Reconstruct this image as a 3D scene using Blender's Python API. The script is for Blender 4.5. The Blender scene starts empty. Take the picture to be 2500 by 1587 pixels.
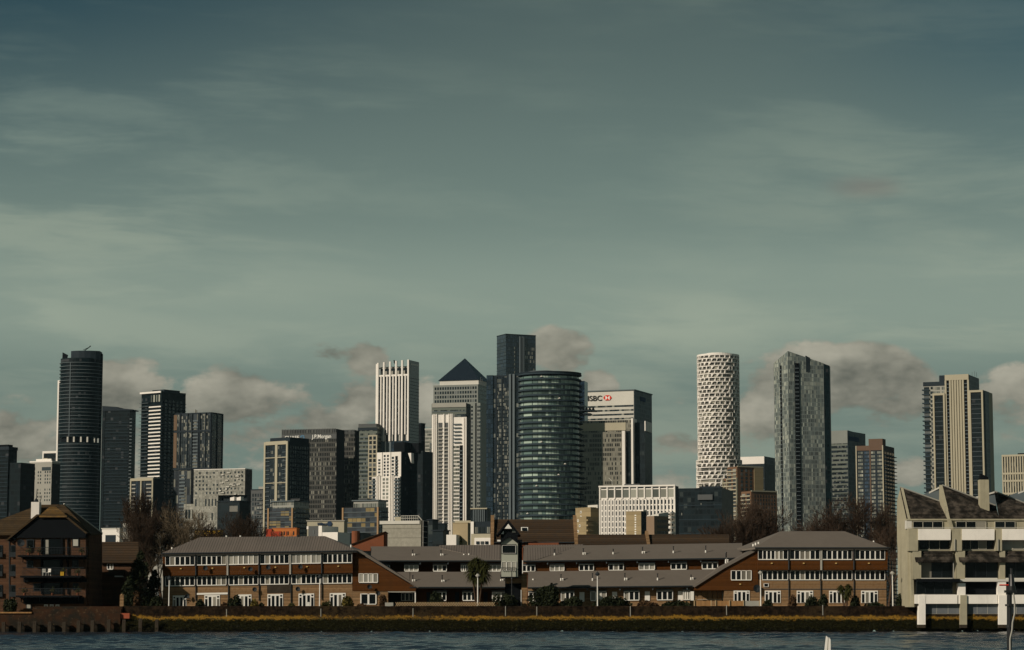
import bpy, bmesh, math, random
from mathutils import Vector, Matrix
random.seed(7)
R = math.radians
S = bpy.context.scene
COL = S.collection
# ---------------------------------------------------------------- camera
FPX, CX, CY, HZ, ZC = 5776.0, 1250.0, 793.5, 1487.0, 3.0     # focal length in photo pixels, centre, eye line, eye height
PITCH = math.atan((HZ - CY) / FPX)
CP, SP = math.cos(PITCH), math.sin(PITCH)
cd = bpy.data.cameras.new('camera'); cam = bpy.data.objects.new('camera', cd); COL.objects.link(cam)
cd.sensor_width = 36.0; cd.lens = 36.0 * FPX / 2500.0
cd.clip_start = 0.5; cd.clip_end = 20000.0
cam.location = (0, 0, ZC); cam.rotation_euler = (R(90) + PITCH, 0, 0)
S.camera = cam
# ---------------------------------------------------------------- light
SUN_AZ, SUN_EL = R(52), R(27)            # sun behind the viewer, to the left
sd = bpy.data.lights.new('sun', 'SUN'); sd.energy = 4.9; sd.angle = R(0.5); sd.color = (1.0, 0.88, 0.73)
so = bpy.data.objects.new('sun', sd); COL.objects.link(so)
tosun = Vector((-math.sin(SUN_AZ) * math.cos(SUN_EL), -math.cos(SUN_AZ) * math.cos(SUN_EL), math.sin(SUN_EL)))
so.rotation_euler = tosun.to_track_quat('Z', 'Y').to_euler()
S.view_settings.view_transform = 'Standard'; S.view_settings.look = 'None'
S.view_settings.exposure = -0.45; S.view_settings.gamma = 1.0
world = bpy.data.worlds.new('World'); S.world = world; world.use_nodes = True
class NT:
    """small node-tree helper"""
    def __init__(s, tree): s.t = tree; s.n = tree.nodes; s.l = tree.links
    def node(s, typ, **kw):
        n = s.n.new(typ)
        for k, v in kw.items():
            if k.startswith('i_'): s.inp(n, k[2:].replace('_', ' '), v)
            else: setattr(n, k, v)
        return n
    def inp(s, n, key, v):
        sock = n.inputs[key] if not isinstance(key, str) or key in n.inputs else n.inputs[int(key)]
        if isinstance(v, bpy.types.NodeSocket): s.l.new(v, sock)
        else: sock.default_value = v
    def math(s, op, a, b=0.0, c=None, clamp=False):
        n = s.n.new('ShaderNodeMath'); n.operation = op; n.use_clamp = clamp
        s.inp(n, 0, a); s.inp(n, 1, b)
        if c is not None: s.inp(n, 2, c)
        return n.outputs[0]
    def vmath(s, op, a, b=(0, 0, 0), scale=None):
        n = s.n.new('ShaderNodeVectorMath'); n.operation = op
        s.inp(n, 0, a); s.inp(n, 1, b)
        if scale is not None: s.inp(n, 3, scale)
        return n.outputs['Value'] if op in ('LENGTH', 'DOT_PRODUCT', 'DISTANCE') else n.outputs[0]
    def comb(s, x, y, z):
        n = s.n.new('ShaderNodeCombineXYZ'); s.inp(n, 0, x); s.inp(n, 1, y); s.inp(n, 2, z); return n.outputs[0]
    def sep(s, v):
        n = s.n.new('ShaderNodeSeparateXYZ'); s.inp(n, 0, v); return n.outputs
    def noise(s, vec, scale, detail=4, rough=0.55, col=False, dist=0.0):
        n = s.n.new('ShaderNodeTexNoise'); s.inp(n, 'Vector', vec); s.inp(n, 'Scale', scale)
        s.inp(n, 'Detail', detail); s.inp(n, 'Roughness', rough); s.inp(n, 'Distortion', dist)
        return n.outputs[1 if col else 0]
    def ramp(s, f, a, b, o0=0.0, o1=1.0, smooth=True):
        n = s.n.new('ShaderNodeMapRange'); n.interpolation_type = 'SMOOTHSTEP' if smooth else 'LINEAR'
        for i, v in enumerate((f, a, b, o0, o1)): s.inp(n, i, v)
        return n.outputs[0]
    def mix(s, f, a, b, mode='MIX'):
        n = s.n.new('ShaderNodeMix'); n.data_type = 'RGBA'; n.blend_type = mode
        s.inp(n, 0, f); s.inp(n, 6, a); s.inp(n, 7, b); return n.outputs[2]
W = NT(world.node_tree); W.n.clear()
world.cycles.sampling_method = 'MANUAL'; world.cycles.sample_map_resolution = 256
sky = W.node('ShaderNodeTexSky', sky_type='NISHITA', sun_disc=False, sun_elevation=SUN_EL,
             sun_rotation=R(180) + SUN_AZ, altitude=0.0, air_density=1.0, dust_density=0.8, ozone_density=1.0)
geo = W.node('ShaderNodeTexCoord').outputs['Generated']
gx, gy, gz = W.sep(geo)[0:3]
AZ = W.math('ARCTAN2', gx, gy); EL = W.math('ARCSINE', gz)
def az_(px): return (px - CX) / FPX
def el_(py): return (HZ - py) / FPX
# wind-drawn high cloud (cirrus): two layers of streaks, thicker towards the horizon
cv = W.comb(W.math('ADD', AZ, W.math('MULTIPLY', EL, 0.9)), W.math('MULTIPLY', EL, 4.2), 0.0)
wv = W.vmath('ADD', cv, W.vmath('SCALE', W.noise(cv, 7.0, 3, 0.5, col=True), scale=0.09))
c1 = W.noise(wv, 9.0, 6, 0.50)
c2 = W.noise(W.vmath('ADD', cv, (3.1, 7.7, 0)), 3.2, 3, 0.5)
c3 = W.noise(W.vmath('MULTIPLY', wv, (1.0, 1.7, 1.0)), 34.0, 5, 0.6)
cirr = W.math('MULTIPLY', W.ramp(W.math('ADD', c1, W.math('MULTIPLY', W.math('SUBTRACT', c3, 0.5), 0.30)), 0.40, 0.68), W.ramp(c2, 0.22, 0.70))
def blob(px, py, rx, ry, k=1.0, az=None, el=None):
    v = W.comb(W.math('MULTIPLY', W.math('SUBTRACT', AZ, az_(px)), FPX / rx),
               W.math('MULTIPLY', W.math('SUBTRACT', EL, el_(py)), FPX / ry), 0.0)
    return W.math('MULTIPLY', W.ramp(W.vmath('LENGTH', v), 0.0, 1.0, 1.0, 0.0), k)
def total(lst):
    t = lst[0]
    for b in lst[1:]: t = W.math('MAXIMUM', t, b)
    return t
skytint = W.mix(1.0, sky.outputs[0], (0.29, 0.42, 0.36, 1), 'MULTIPLY')
grey = W.node('ShaderNodeRGBToBW'); W.inp(grey, 0, W.mix(1.0, sky.outputs[0], (0.56, 0.76, 0.76, 1), 'MULTIPLY'))
gv = W.math('MINIMUM', grey.outputs[0], 2.3)
veil = W.mix(1.0, W.comb(gv, gv, gv), (0.99, 1.30, 1.12, 1), 'MULTIPLY')
upper = total([blob(-200, -200, 1700, 900, 0.68), blob(2650, -150, 1000, 800, 0.62)])
veil_amt = W.math('SUBTRACT', W.math('ADD', W.ramp(EL, 0.34, 0.11, 0.30, 0.92), W.math('MULTIPLY', cirr, 0.30)), upper, clamp=True)
warm = W.math('ADD', W.math('MULTIPLY', cirr, W.ramp(EL, 0.22, 0.14, 0.0, 0.60)), W.math('MULTIPLY', W.ramp(EL, 0.175, 0.130), W.ramp(EL, 0.090, 0.120, 0.0, 0.42)), clamp=True)
veil = W.mix(warm, veil, W.mix(1.0, veil, (1.22, 1.06, 0.96, 1), 'MULTIPLY'))
col = W.mix(veil_amt, skytint, veil)
col = W.mix(1.0, col, W.comb(*(W.math('MULTIPLY', W.math('MULTIPLY', W.math('ADD', W.ramp(EL, 0.125, 0.095, 1.0, 0.84), W.math('MULTIPLY', W.ramp(EL, 0.170, 0.135, 0.0, 0.17), W.ramp(EL, 0.085, 0.115))), W.ramp(EL, 0.27, 0.120, 0.86, 1.38)), W.math('ADD', 0.92, W.math('MULTIPLY', W.math('MULTIPLY', cirr, W.ramp(EL, 0.25, 0.14, 0.40, 1.0)), 0.24))),) * 3), 'MULTIPLY')
# low cumulus, fixed in the sky by azimuth and elevation
bv = W.comb(AZ, W.math('MULTIPLY', EL, 1.7), 0.0)
def cn(off, sc, det, ro=0.58): return W.noise(W.vmath('ADD', bv, off), sc, det, ro)
n1 = cn((4.0, 1.0, 0), 19.0, 8, 0.60); n1b = cn((4.0 - 0.007, 1.0 + 0.013, 0), 19.0, 4, 0.60); n2 = cn((9.0, 2.0, 0), 75.0, 5, 0.6)
dens = total([blob(330, 960, 230, 110, 1.0), blob(560, 985, 330, 130, 1.0), blob(760, 1050, 260, 100, 0.9), blob(500, 1080, 420, 120, 0.85), blob(20, 1080, 230, 150, 1.0), blob(120, 1180, 200, 80, 0.7),
              blob(830, 866, 170, 50, 0.52), blob(900, 880, 120, 85, 0.85), blob(870, 990, 130, 100, 0.75), blob(850, 1100, 300, 60, 0.6),
              blob(1040, 970, 110, 140, 0.95), blob(1360, 880, 150, 120, 1.0), blob(1440, 950, 110, 90, 0.85), blob(1660, 950, 120, 80, 0.50), blob(1660, 1090, 140, 60, 0.5),
              blob(1860, 990, 140, 190, 0.75), blob(1960, 900, 160, 110, 1.0), blob(2090, 950, 270, 150, 1.1), blob(2180, 1010, 260, 100, 0.95),
              blob(2470, 1000, 170, 140, 1.05), blob(1640, 1170, 170, 80, 0.85), blob(2230, 1150, 200, 70, 0.65), blob(350, 1150, 130, 70, 0.7)])
dm = W.math('MINIMUM', dens, 0.95)
cov = W.math('ADD', dm, W.math('MULTIPLY', W.math('MULTIPLY', W.math('SUBTRACT', n1, 0.49), 3.7), W.ramp(dens, 0.02, 0.35)))
cm = W.math('MULTIPLY', W.ramp(cov, 0.30, 0.66), 0.78)
light = W.math('ADD', W.math('MULTIPLY', W.math('SUBTRACT', n1, n1b), 3.4), W.math('MULTIPLY', W.math('SUBTRACT', n2, 0.5), 0.42))
lit = total([blob(390, 925, 300, 85, 1.0), blob(2480, 960, 190, 100, 1.0), blob(1050, 950, 100, 120, 0.9), blob(1340, 870, 130, 90, 0.55), blob(1990, 865, 200, 60, 0.6),
             blob(1640, 1150, 160, 80, 0.7), blob(330, 1140, 170, 70, 0.8), blob(640, 950, 120, 50, 0.5)])
shade = total([blob(60, 1100, 260, 110, 1.0), blob(640, 1060, 330, 80, 0.8), blob(2170, 1040, 330, 80, 0.9), blob(780, 875, 120, 50, 0.7), blob(1400, 950, 140, 60, 0.6), blob(2440, 1060, 160, 60, 0.8)])
bright = W.math('ADD', light, W.math('ADD', 0.98, W.math('SUBTRACT', W.math('MULTIPLY', W.math('MULTIPLY', lit, W.ramp(cov, 1.5, 0.7, 0.55, 1.0)), 0.80), W.math('MULTIPLY', shade, 0.15))))
ccol = W.mix(1.0, W.comb(bright, bright, bright), (3.62, 3.32, 2.64, 1), 'MULTIPLY')
col = W.mix(cm, col, ccol)
col = W.mix(W.math('MULTIPLY', W.ramp(W.math('ADD', blob(2130, 470, 190, 60), W.math('MULTIPLY', W.math('SUBTRACT', n1, 0.5), 1.6)), 0.2, 1.2), W.math('MULTIPLY', blob(2130, 470, 190, 70), 0.55)), col, (3.0, 2.75, 2.35, 1))
bg = W.node('ShaderNodeBackground'); W.inp(bg, 'Color', col); W.inp(bg, 'Strength', 0.093)
wo = W.node('ShaderNodeOutputWorld'); W.l.new(bg.outputs[0], wo.inputs[0])
# ---------------------------------------------------------------- mesh and object helpers
def ray(px, py):
    u = (px - CX) / FPX; v = (CY - py) / FPX; k = CP - v * SP
    return u / k, (SP + v * CP) / k
def P(px, py, D):
    a, b = ray(px, py); return Vector((a * D, D, ZC + b * D))
def zat(py, D): return ZC + ray(CX, py)[1] * D
class MB:
    def __init__(s): s.v = []; s.f = []
    def poly(s, pts):
        i = len(s.v); s.v += [tuple(p) for p in pts]; s.f.append(tuple(range(i, i + len(pts)))); return s
    def box(s, x0, x1, y0, y1, z0, z1):
        if x0 > x1: x0, x1 = x1, x0
        if y0 > y1: y0, y1 = y1, y0
        i = len(s.v)
        s.v += [(x0, y0, z0), (x1, y0, z0), (x1, y1, z0), (x0, y1, z0), (x0, y0, z1), (x1, y0, z1), (x1, y1, z1), (x0, y1, z1)]
        s.f += [(i, i + 3, i + 2, i + 1), (i + 4, i + 5, i + 6, i + 7), (i, i + 1, i + 5, i + 4), (i + 1, i + 2, i + 6, i + 5), (i + 2, i + 3, i + 7, i + 6), (i + 3, i, i + 4, i + 7)]
        return s
    def prism(s, base, tops, z0):
        """plan polygon (anticlockwise) from z0 up to a height for each corner"""
        n = len(base); i = len(s.v)
        if not hasattr(tops, '__len__'): tops = [tops] * n
        if not hasattr(z0, '__len__'): z0 = [z0] * n
        s.v += [(p[0], p[1], z) for p, z in zip(base, z0)] + [(p[0], p[1], z) for p, z in zip(base, tops)]
        s.f += [tuple(i + k for k in reversed(range(n))), tuple(i + n + k for k in range(n))]
        s.f += [(i + k, i + (k + 1) % n, i + n + (k + 1) % n, i + n + k) for k in range(n)]
        return s
    def extr(s, pts, y0, y1):
        """outline in x,z extruded from y0 to y1 (front y0)"""
        n = len(pts); i = len(s.v)
        s.v += [(p[0], y0, p[1]) for p in pts] + [(p[0], y1, p[1]) for p in pts]
        s.f += [tuple(i + k for k in range(n)), tuple(i + n + k for k in reversed(range(n)))]
        s.f += [(i + (k + 1) % n, i + k, i + n + k, i + n + (k + 1) % n) for k in range(n)]
        return s
    def drum(s, cx, cy, rx, ry, z0, z1, n=40, rx1=None, ry1=None):
        rx1 = rx if rx1 is None else rx1; ry1 = ry if ry1 is None else ry1
        i = len(s.v); an = [2 * math.pi * k / n for k in range(n)]
        s.v += [(cx + rx * math.cos(a), cy + ry * math.sin(a), z0) for a in an] + [(cx + rx1 * math.cos(a), cy + ry1 * math.sin(a), z1) for a in an]
        s.f += [tuple(i + k for k in reversed(range(n))), tuple(i + n + k for k in range(n))]
        s.f += [(i + k, i + (k + 1) % n, i + n + (k + 1) % n, i + n + k) for k in range(n)]
        return s
    def bar(s, a, b, r, r2=None, n=4):
        a = Vector(a); b = Vector(b); d = b - a
        if d.length < 1e-6: return s
        d.normalize(); r2 = r if r2 is None else r2
        e = Vector((0, 0, 1)) if abs(d.z) < 0.9 else Vector((1, 0, 0))
        p = d.cross(e).normalized(); q = d.cross(p)
        i = len(s.v)
        for c, rr in ((a, r), (b, r2)):
            s.v += [tuple(c + (p * math.cos(2 * math.pi * k / n) + q * math.sin(2 * math.pi * k / n)) * rr) for k in range(n)]
        s.f += [(i + k, i + n + k, i + n + (k + 1) % n, i + (k + 1) % n) for k in range(n)]
        s.f += [tuple(i + k for k in range(n)), tuple(i + n + k for k in reversed(range(n)))]
        return s
    def mesh(s, name, m, off=(0, 0, 0)):
        me = bpy.data.meshes.new(name)
        ox, oy, oz = off
        me.from_pydata([(x - ox, y - oy, z - oz) for x, y, z in s.v], [], s.f); me.materials.append(m); me.update()
        return me
def link(name, me, parent=None, loc=None):
    o = bpy.data.objects.new(name, me); COL.objects.link(o)
    if parent is not None: o.parent = parent
    if loc is not None: o.location = loc
    return o
def tag(o, label=None, cat=None, group=None, kind=None):
    for k, v in (('label', label), ('category', cat), ('group', group), ('kind', kind)):
        if v: o[k] = v
    return o
def thing(name, label, cat, loc=(0, 0, 0), rz=0.0, group=None):
    o = bpy.data.objects.new(name, None); COL.objects.link(o); o.location = loc; o.rotation_euler = (0, 0, rz)
    o.empty_display_size = 0.5
    return tag(o, label, cat, group)
def structure(name, mb, m):
    return tag(link(name, mb.mesh(name, m)), kind='structure')
class Site:
    """a thing whose parts are given in world coordinates"""
    def __init__(s, name, label, cat, loc, group=None):
        s.loc = Vector(loc); s.root = thing(name, label, cat, loc, 0, group)
    def part(s, name, mb, m, parent=None, label=None):
        o = link(name, mb.mesh(name, m, s.loc), parent or s.root)
        if label: o['label'] = label
        return o
# ---------------------------------------------------------------- materials
def base_mat(name):
    m = bpy.data.materials.new(name); m.use_nodes = True; t = NT(m.node_tree)
    return m, t, t.n['Principled BSDF']
def c4(c, k=1.0): return (c[0] * k, c[1] * k, c[2] * k, 1)
def wall(name, rgb, var=0.16, scale=0.06, rough=0.85, fine=1.2, spec=0.08, metal=0.0, streak=0.0):
    m, t, b = base_mat(name)
    pos = t.node('ShaderNodeNewGeometry').outputs['Position']
    n = t.noise(pos, scale, 4, 0.6); f = t.noise(pos, fine, 3, 0.6)
    k = t.math('ADD', t.math('MULTIPLY', t.math('SUBTRACT', n, 0.5), var * 2.4), t.math('MULTIPLY', t.math('SUBTRACT', f, 0.5), var * 1.4))
    if streak:
        st = t.noise(t.vmath('MULTIPLY', pos, (0.9, 0.9, 0.10)), 1.0, 4, 0.65)
        k = t.math('SUBTRACT', k, t.math('MULTIPLY', t.ramp(st, 0.50, 0.78), streak))
    k = t.math('ADD', k, 1.0)
    t.inp(b, 'Base Color', t.mix(1.0, c4(rgb), t.comb(k, k, k), 'MULTIPLY'))
    b.inputs['Roughness'].default_value = rough; b.inputs['Metallic'].default_value = metal
    b.inputs['Specular IOR Level'].default_value = spec
    return m
def rnd(t):
    g = t.node('ShaderNodeNewGeometry').outputs['Random Per Island']; o = t.node('ShaderNodeObjectInfo').outputs['Random']
    return t.math('FRACT', t.math('ADD', t.math('MULTIPLY', g, 7.31), t.math('MULTIPLY', o, 3.17)))
def glass(name, rgb=(0.02, 0.03, 0.035), blind=(0.30, 0.29, 0.25), p=0.3, rough=0.12, spec=0.5, var=0.5, wob=0.0):
    """window panes: dark glass, some with a blind drawn behind"""
    m, t, b = base_mat(name)
    r = rnd(t); r2 = t.math('FRACT', t.math('MULTIPLY', r, 13.7))
    dark = t.mix(1.0, c4(rgb), t.comb(*(t.math('ADD', 1 - var, t.math('MULTIPLY', r2, 2 * var)),) * 3), 'MULTIPLY')
    bl = t.mix(r2, c4(blind, 0.45), c4(blind))
    t.inp(b, 'Base Color', t.mix(t.math('LESS_THAN', r, p), dark, bl))
    b.inputs['Roughness'].default_value = rough; b.inputs['Specular IOR Level'].default_value = spec
    return m
def curtain(name, cw, ch, g, mull, lw=0.12, lh=0.2, p=0.15, blind=(0.3, 0.3, 0.27), rough=0.2, spec=0.5, metal=0.0, var=0.5, floorvar=0.0):
    """glazed cladding: panes cw x ch metres between mullions and spandrels"""
    m, t, b = base_mat(name)
    co = t.node('ShaderNodeTexCoord').outputs['Object']; x, y, z = t.sep(co)[0:3]
    u = t.math('DIVIDE', t.math('ADD', x, y), cw); v = t.math('DIVIDE', z, ch)
    cell = t.comb(t.math('FLOOR', u), t.math('FLOOR', v), 0.0)
    wn = t.node('ShaderNodeTexWhiteNoise', noise_dimensions='2D'); t.inp(wn, 0, cell); r = wn.outputs['Value']
    cl = t.noise(cell, 0.23, 2, 0.5)
    r2 = t.math('FRACT', t.math('MULTIPLY', r, 17.3))
    gcol = t.mix(1.0, c4(g), t.comb(*(t.math('ADD', 1 - var, t.math('MULTIPLY', r2, 2 * var)),) * 3), 'MULTIPLY')
    pp = t.math('MULTIPLY', t.ramp(cl, 0.3, 0.7), 2.0 * p)
    gcol = t.mix(t.math('LESS_THAN', r, pp), gcol, t.mix(r2, c4(blind, 0.5), c4(blind)))
    fu = t.math('LESS_THAN', t.math('FRACT', u), lw); fv = t.math('LESS_THAN', t.math('FRACT', v), lh)
    t.inp(b, 'Base Color', t.mix(t.math('MAXIMUM', fu, fv), gcol, c4(mull)))
    b.inputs['Roughness'].default_value = rough; b.inputs['Specular IOR Level'].default_value = spec; b.inputs['Metallic'].default_value = metal
    return m
def lined(name, rgb, axis, pitch, w, dark=0.45, var=0.2, rough=0.6, nscale=0.5, rgb2=None, jitter=0.0, spec=0.08):
    """boards, ribs or tile courses: joints every `pitch` metres along an axis, with board to board variation"""
    m, t, b = base_mat(name)
    pos = t.node('ShaderNodeNewGeometry').outputs['Position']
    a = t.math('DIVIDE', t.sep(pos)[axis], pitch)
    ln = t.math('LESS_THAN', t.math('FRACT', a), w)
    wn = t.node('ShaderNodeTexWhiteNoise', noise_dimensions='1D'); t.inp(wn, 1, t.math('FLOOR', a))
    n = t.noise(pos, nscale, 5, 0.65)
    k = t.math('ADD', 1.0, t.math('ADD', t.math('MULTIPLY', t.math('SUBTRACT', wn.outputs['Value'], 0.5), var), t.math('MULTIPLY', t.math('SUBTRACT', n, 0.5), var * 3)))
    c = t.mix(t.ramp(n, 0.4, 0.65), c4(rgb), c4(rgb2 or rgb))
    c = t.mix(1.0, c, t.comb(k, k, k), 'MULTIPLY')
    t.inp(b, 'Base Color', t.mix(ln, c, t.mix(1.0, c, (dark, dark, dark, 1), 'MULTIPLY')))
    b.inputs['Roughness'].default_value = rough; b.inputs['Specular IOR Level'].default_value = spec
    return m
def leafy(name, a, b_, rough=0.8):
    m, t, b = base_mat(name)
    g = t.node('ShaderNodeNewGeometry'); n = t.noise(g.outputs['Position'], 1.1, 3)
    f = t.math('ADD', t.math('MULTIPLY', g.outputs['Random Per Island'], 0.6), t.math('MULTIPLY', n, 0.4))
    t.inp(b, 'Base Color', t.mix(f, c4(a), c4(b_))); b.inputs['Roughness'].default_value = rough
    b.inputs['Specular IOR Level'].default_value = 0.06
    return m
M = {}
M['white'] = wall('white_render', (0.78, 0.74, 0.68), 0.10)
M['cream'] = wall('cream_render', (0.40, 0.365, 0.27), 0.10)
M['stone'] = wall('pale_stone', (0.34, 0.33, 0.29), 0.12)
M['steel'] = wall('ribbed_steel', (0.21, 0.225, 0.205), 0.10, rough=0.5)
M['grey'] = wall('grey_panel', (0.10, 0.105, 0.105), 0.14)
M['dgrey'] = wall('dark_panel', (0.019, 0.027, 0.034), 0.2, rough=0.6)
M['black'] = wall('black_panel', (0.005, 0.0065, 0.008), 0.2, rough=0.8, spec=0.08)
M['slab'] = wall('slab_edge', (0.12, 0.145, 0.155), 0.12)
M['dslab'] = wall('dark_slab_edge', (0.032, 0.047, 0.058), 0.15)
M['lslab'] = wall('light_slab_edge', (0.58, 0.56, 0.50), 0.1)
M['conc'] = wall('weathered_concrete', (0.36, 0.33, 0.235), 0.15, 0.3, streak=0.35)
M['brick'] = lined('brown_brick', (0.29, 0.185, 0.098), 2, 0.225, 0.25, 0.70, 0.45, 0.9, 2.6, (0.185, 0.108, 0.052))
M['tbrick'] = lined('tower_brick', (0.17, 0.098, 0.058), 2, 3.1, 0.12, 0.8, 0.10, 0.9, 0.05)
M['rbrick'] = wall('red_brick', (0.20, 0.072, 0.036), 0.2, 0.5, fine=4)
M['buff'] = lined('buff_panels', (0.30, 0.235, 0.135), 2, 2.8, 0.05, 0.7, 0.16, 0.9, 0.05)
M['wood'] = lined('brown_cladding', (0.098, 0.036, 0.0085), 2, 0.16, 0.20, 0.55, 0.35, 0.6, 0.8, (0.068, 0.026, 0.0065))
M['roof'] = lined('ribbed_metal_roof', (0.170, 0.145, 0.125), 0, 0.36, 0.30, 0.58, 0.10, 0.6, 0.15, (0.140, 0.122, 0.106))
M['roof2'] = wall('plain_metal_roof', (0.150, 0.130, 0.110), 0.12, 0.15, rough=0.55)
M['tile'] = lined('old_roof_tiles', (0.070, 0.045, 0.026), 2, 0.36, 0.3, 0.55, 0.50, 0.9, 1.2, (0.042, 0.031, 0.022))
M['upvc'] = wall('white_frame', (0.78, 0.76, 0.70), 0.04, rough=0.4)
M['trim'] = wall('dark_trim', (0.028, 0.034, 0.038), 0.15, rough=0.5)
M['pane'] = glass('window_pane', (0.005, 0.007, 0.008), (0.30, 0.28, 0.23), 0.13, 0.10, spec=0.18)
M['panec'] = glass('curtained_pane', (0.30, 0.29, 0.25), (0.42, 0.40, 0.34), 0.7, 0.3)
M['tpane'] = glass('tower_pane', (0.03, 0.038, 0.042), (0.30, 0.30, 0.26), 0.28, 0.12)
M['dpane'] = glass('dark_tower_pane', (0.012, 0.017, 0.022), (0.14, 0.15, 0.15), 0.22, 0.12)
M['lpane'] = glass('light_tower_pane', (0.13, 0.14, 0.12), (0.38, 0.38, 0.32), 0.35, 0.2)
M['gpane'] = glass('green_curved_pane', (0.045, 0.075, 0.070), (0.12, 0.17, 0.15), 0.3, 0.10, 0.9)
M['bpane'] = glass('blue_pane', (0.035, 0.055, 0.085), (0.09, 0.11, 0.13), 0.25, 0.12, 0.6)
M['bark'] = wall('bark', (0.075, 0.045, 0.028), 0.3, 1.0)
M['twig'] = wall('winter_twigs', (0.042, 0.029, 0.020), 0.3, 0.3)
M['twigp'] = wall('pale_twigs', (0.11, 0.085, 0.055), 0.3, 0.3)
M['twigr'] = wall('reddish_twigs', (0.058, 0.039, 0.027), 0.3, 0.3)
M['timber'] = wall('wet_timber', (0.045, 0.036, 0.026), 0.35, 1.5, fine=5)
M['black_metal'] = wall('black_metal', (0.012, 0.012, 0.013), 0.2, rough=0.35, spec=0.5)
# ---------------------------------------------------------------- towers
Z0 = 2.4
class Tower:
    """a building given by the photo columns of its left end, nearest corner and right end, its distance and its turn;
    the plan is solved to true size: front face along local -x..0, side face along local 0..y"""
    def __init__(s, name, label, cat, D, xa, xb, xc, ytop, th=20, ym=None, group=None, L=None, z0=Z0):
        s.th = R(th); s.c = math.cos(s.th); s.s = math.sin(s.th); s.D = D; s.ym = ym or ytop; s.z0 = z0
        k, _ = ray(xb, s.ym); s.B = Vector((k * D, D))
        s.W = -s.fx(xa); s.L = L or s.rx(xc); s.H = zat(ytop, D) - z0
        s.root = thing(name, label, cat, (s.B.x, s.B.y, z0), -s.th, group); s.n = {}
    def fx(s, px, py=None, y=0.0):
        k, _ = ray(px, py or s.ym); return (k * (s.B.y + y * s.c) - s.B.x - y * s.s) / (s.c + k * s.s)
    def rx(s, px, py=None):
        k, _ = ray(px, py or s.ym); return (k * s.B.y - s.B.x) / (s.s - k * s.c)
    def z(s, py): return zat(py, s.D) - s.z0
    def zd(s, py, x, y): return zat(py, s.B.y - x * s.s + y * s.c) - s.z0
    def nf(s, p, z0, z1): return max(1, round((z1 - z0) / (p * s.D / FPX)))
    def part(s, name, mb, m, parent=None, label=None, loc=None):
        o = link(name, mb.mesh(name, m), parent or s.root, loc)
        if label: o['label'] = label
        return o
    def body(s, m, x0=None, x1=0.0, y0=0.0, y1=None, z0=0.0, z1=None, name='wall'):
        return s.part(name, MB().box(-s.W if x0 is None else x0, x1, y0, s.L if y1 is None else y1, z0, s.H if z1 is None else z1), m)
    def place(s, name, me, locs, limit=100):
        """the same part at many places: each an object, past the limit the rest as one"""
        for l in locs[:limit]: link(name, me, s.root, l)
        rest = locs[limit:]
        if rest:
            mb = MB()
            vs = [tuple(v.co) for v in me.vertices]; fs = [tuple(p.vertices) for p in me.polygons]
            for l in rest:
                i = len(mb.v); mb.v += [(v[0] + l[0], v[1] + l[1], v[2] + l[2]) for v in vs]; mb.f += [tuple(i + k for k in f) for f in fs]
            o = link(name, mb.mesh(name, me.materials[0]), s.root); o['kind'] = 'stuff'
    def slot(s, face, mb, u0, u1, z0, z1, d0, d1):
        if face == 'F': mb.box(u0, u1, -d1, -d0, z0, z1)
        elif face == 'R': mb.box(d0, d1, u0, u1, z0, z1)
        elif face == 'L': mb.box(-s.W - d1, -s.W - d0, u0, u1, z0, z1)
    def floors(s, face, u0, u1, z0, z1, nf, nb, m, fh=0.6, fw=0.85, d=0.08, name='window_strip', zoff=0.25, skip=()):
        """a strip of panes on every floor"""
        h = (z1 - z0) / nf; w = (u1 - u0) / nb; mb = MB()
        for i in range(nb): s.slot(face, mb, u0 + w * (i + (1 - fw) / 2), u0 + w * (i + (1 + fw) / 2), h * zoff, h * (zoff + fh), -0.3, d)
        me = mb.mesh(name, m)
        s.place(name, me, [(0, 0, z0 + h * j) for j in range(nf) if j not in skip])
    def grid(s, face, u0, u1, z0, z1, nz, nu, m, fh=0.6, fw=0.6, d=0.08, name='window', skip=lambda i, j: False, limit=100, zoff=None):
        h = (z1 - z0) / nz; w = (u1 - u0) / nu; mb = MB(); zo = (1 - fh) / 2 if zoff is None else zoff
        s.slot(face, mb, w * (1 - fw) / 2, w * (1 + fw) / 2, h * zo, h * (zo + fh), -0.3, d)
        me = mb.mesh(name, m); L = []
        for j in reversed(range(nz)):
            for i in range(nu):
                if not skip(i, j): L.append(((u0 + w * i) if face == 'F' else 0, (u0 + w * i) if face != 'F' else 0, z0 + h * j))
        s.place(name, me, L, limit)
    def slabs(s, face, u0, u1, z0, z1, nf, m, t=0.3, d=1.2, name='balcony', back=-0.2):
        h = (z1 - z0) / nf; mb = MB(); s.slot(face, mb, u0, u1, 0, t, back, d)
        s.place(name, mb.mesh(name, m), [(0, 0, z0 + h * j) for j in range(nf)])
    def balconies(s, face, u0, u1, z0, z1, nf, m, mr, d=1.4, t=0.22, rail=1.0, name='balcony'):
        """slab and parapet front"""
        h = (z1 - z0) / nf; mb = MB(); s.slot(face, mb, u0, u1, 0, t, -0.2, d); s.slot(face, mb, u0, u1, t, t + rail, d - 0.12, d + 0.02)
        s.place(name, mb.mesh(name, mr), [(0, 0, z0 + h * j) for j in range(nf)])
    def cols(s, face, us, z0, z1, w, d, m, name='pilaster'):
        for u in us:
            mb = MB(); s.slot(face, mb, u - w / 2, u + w / 2, z0, z1, -0.2, d); s.part(name, mb, m)
    def panel(s, face, u0, u1, z0, z1, d, m, name='panel', label=None, d0=-0.3):
        mb = MB(); s.slot(face, mb, u0, u1, z0, z1, d0, d); return s.part(name, mb, m, label=label)
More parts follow.
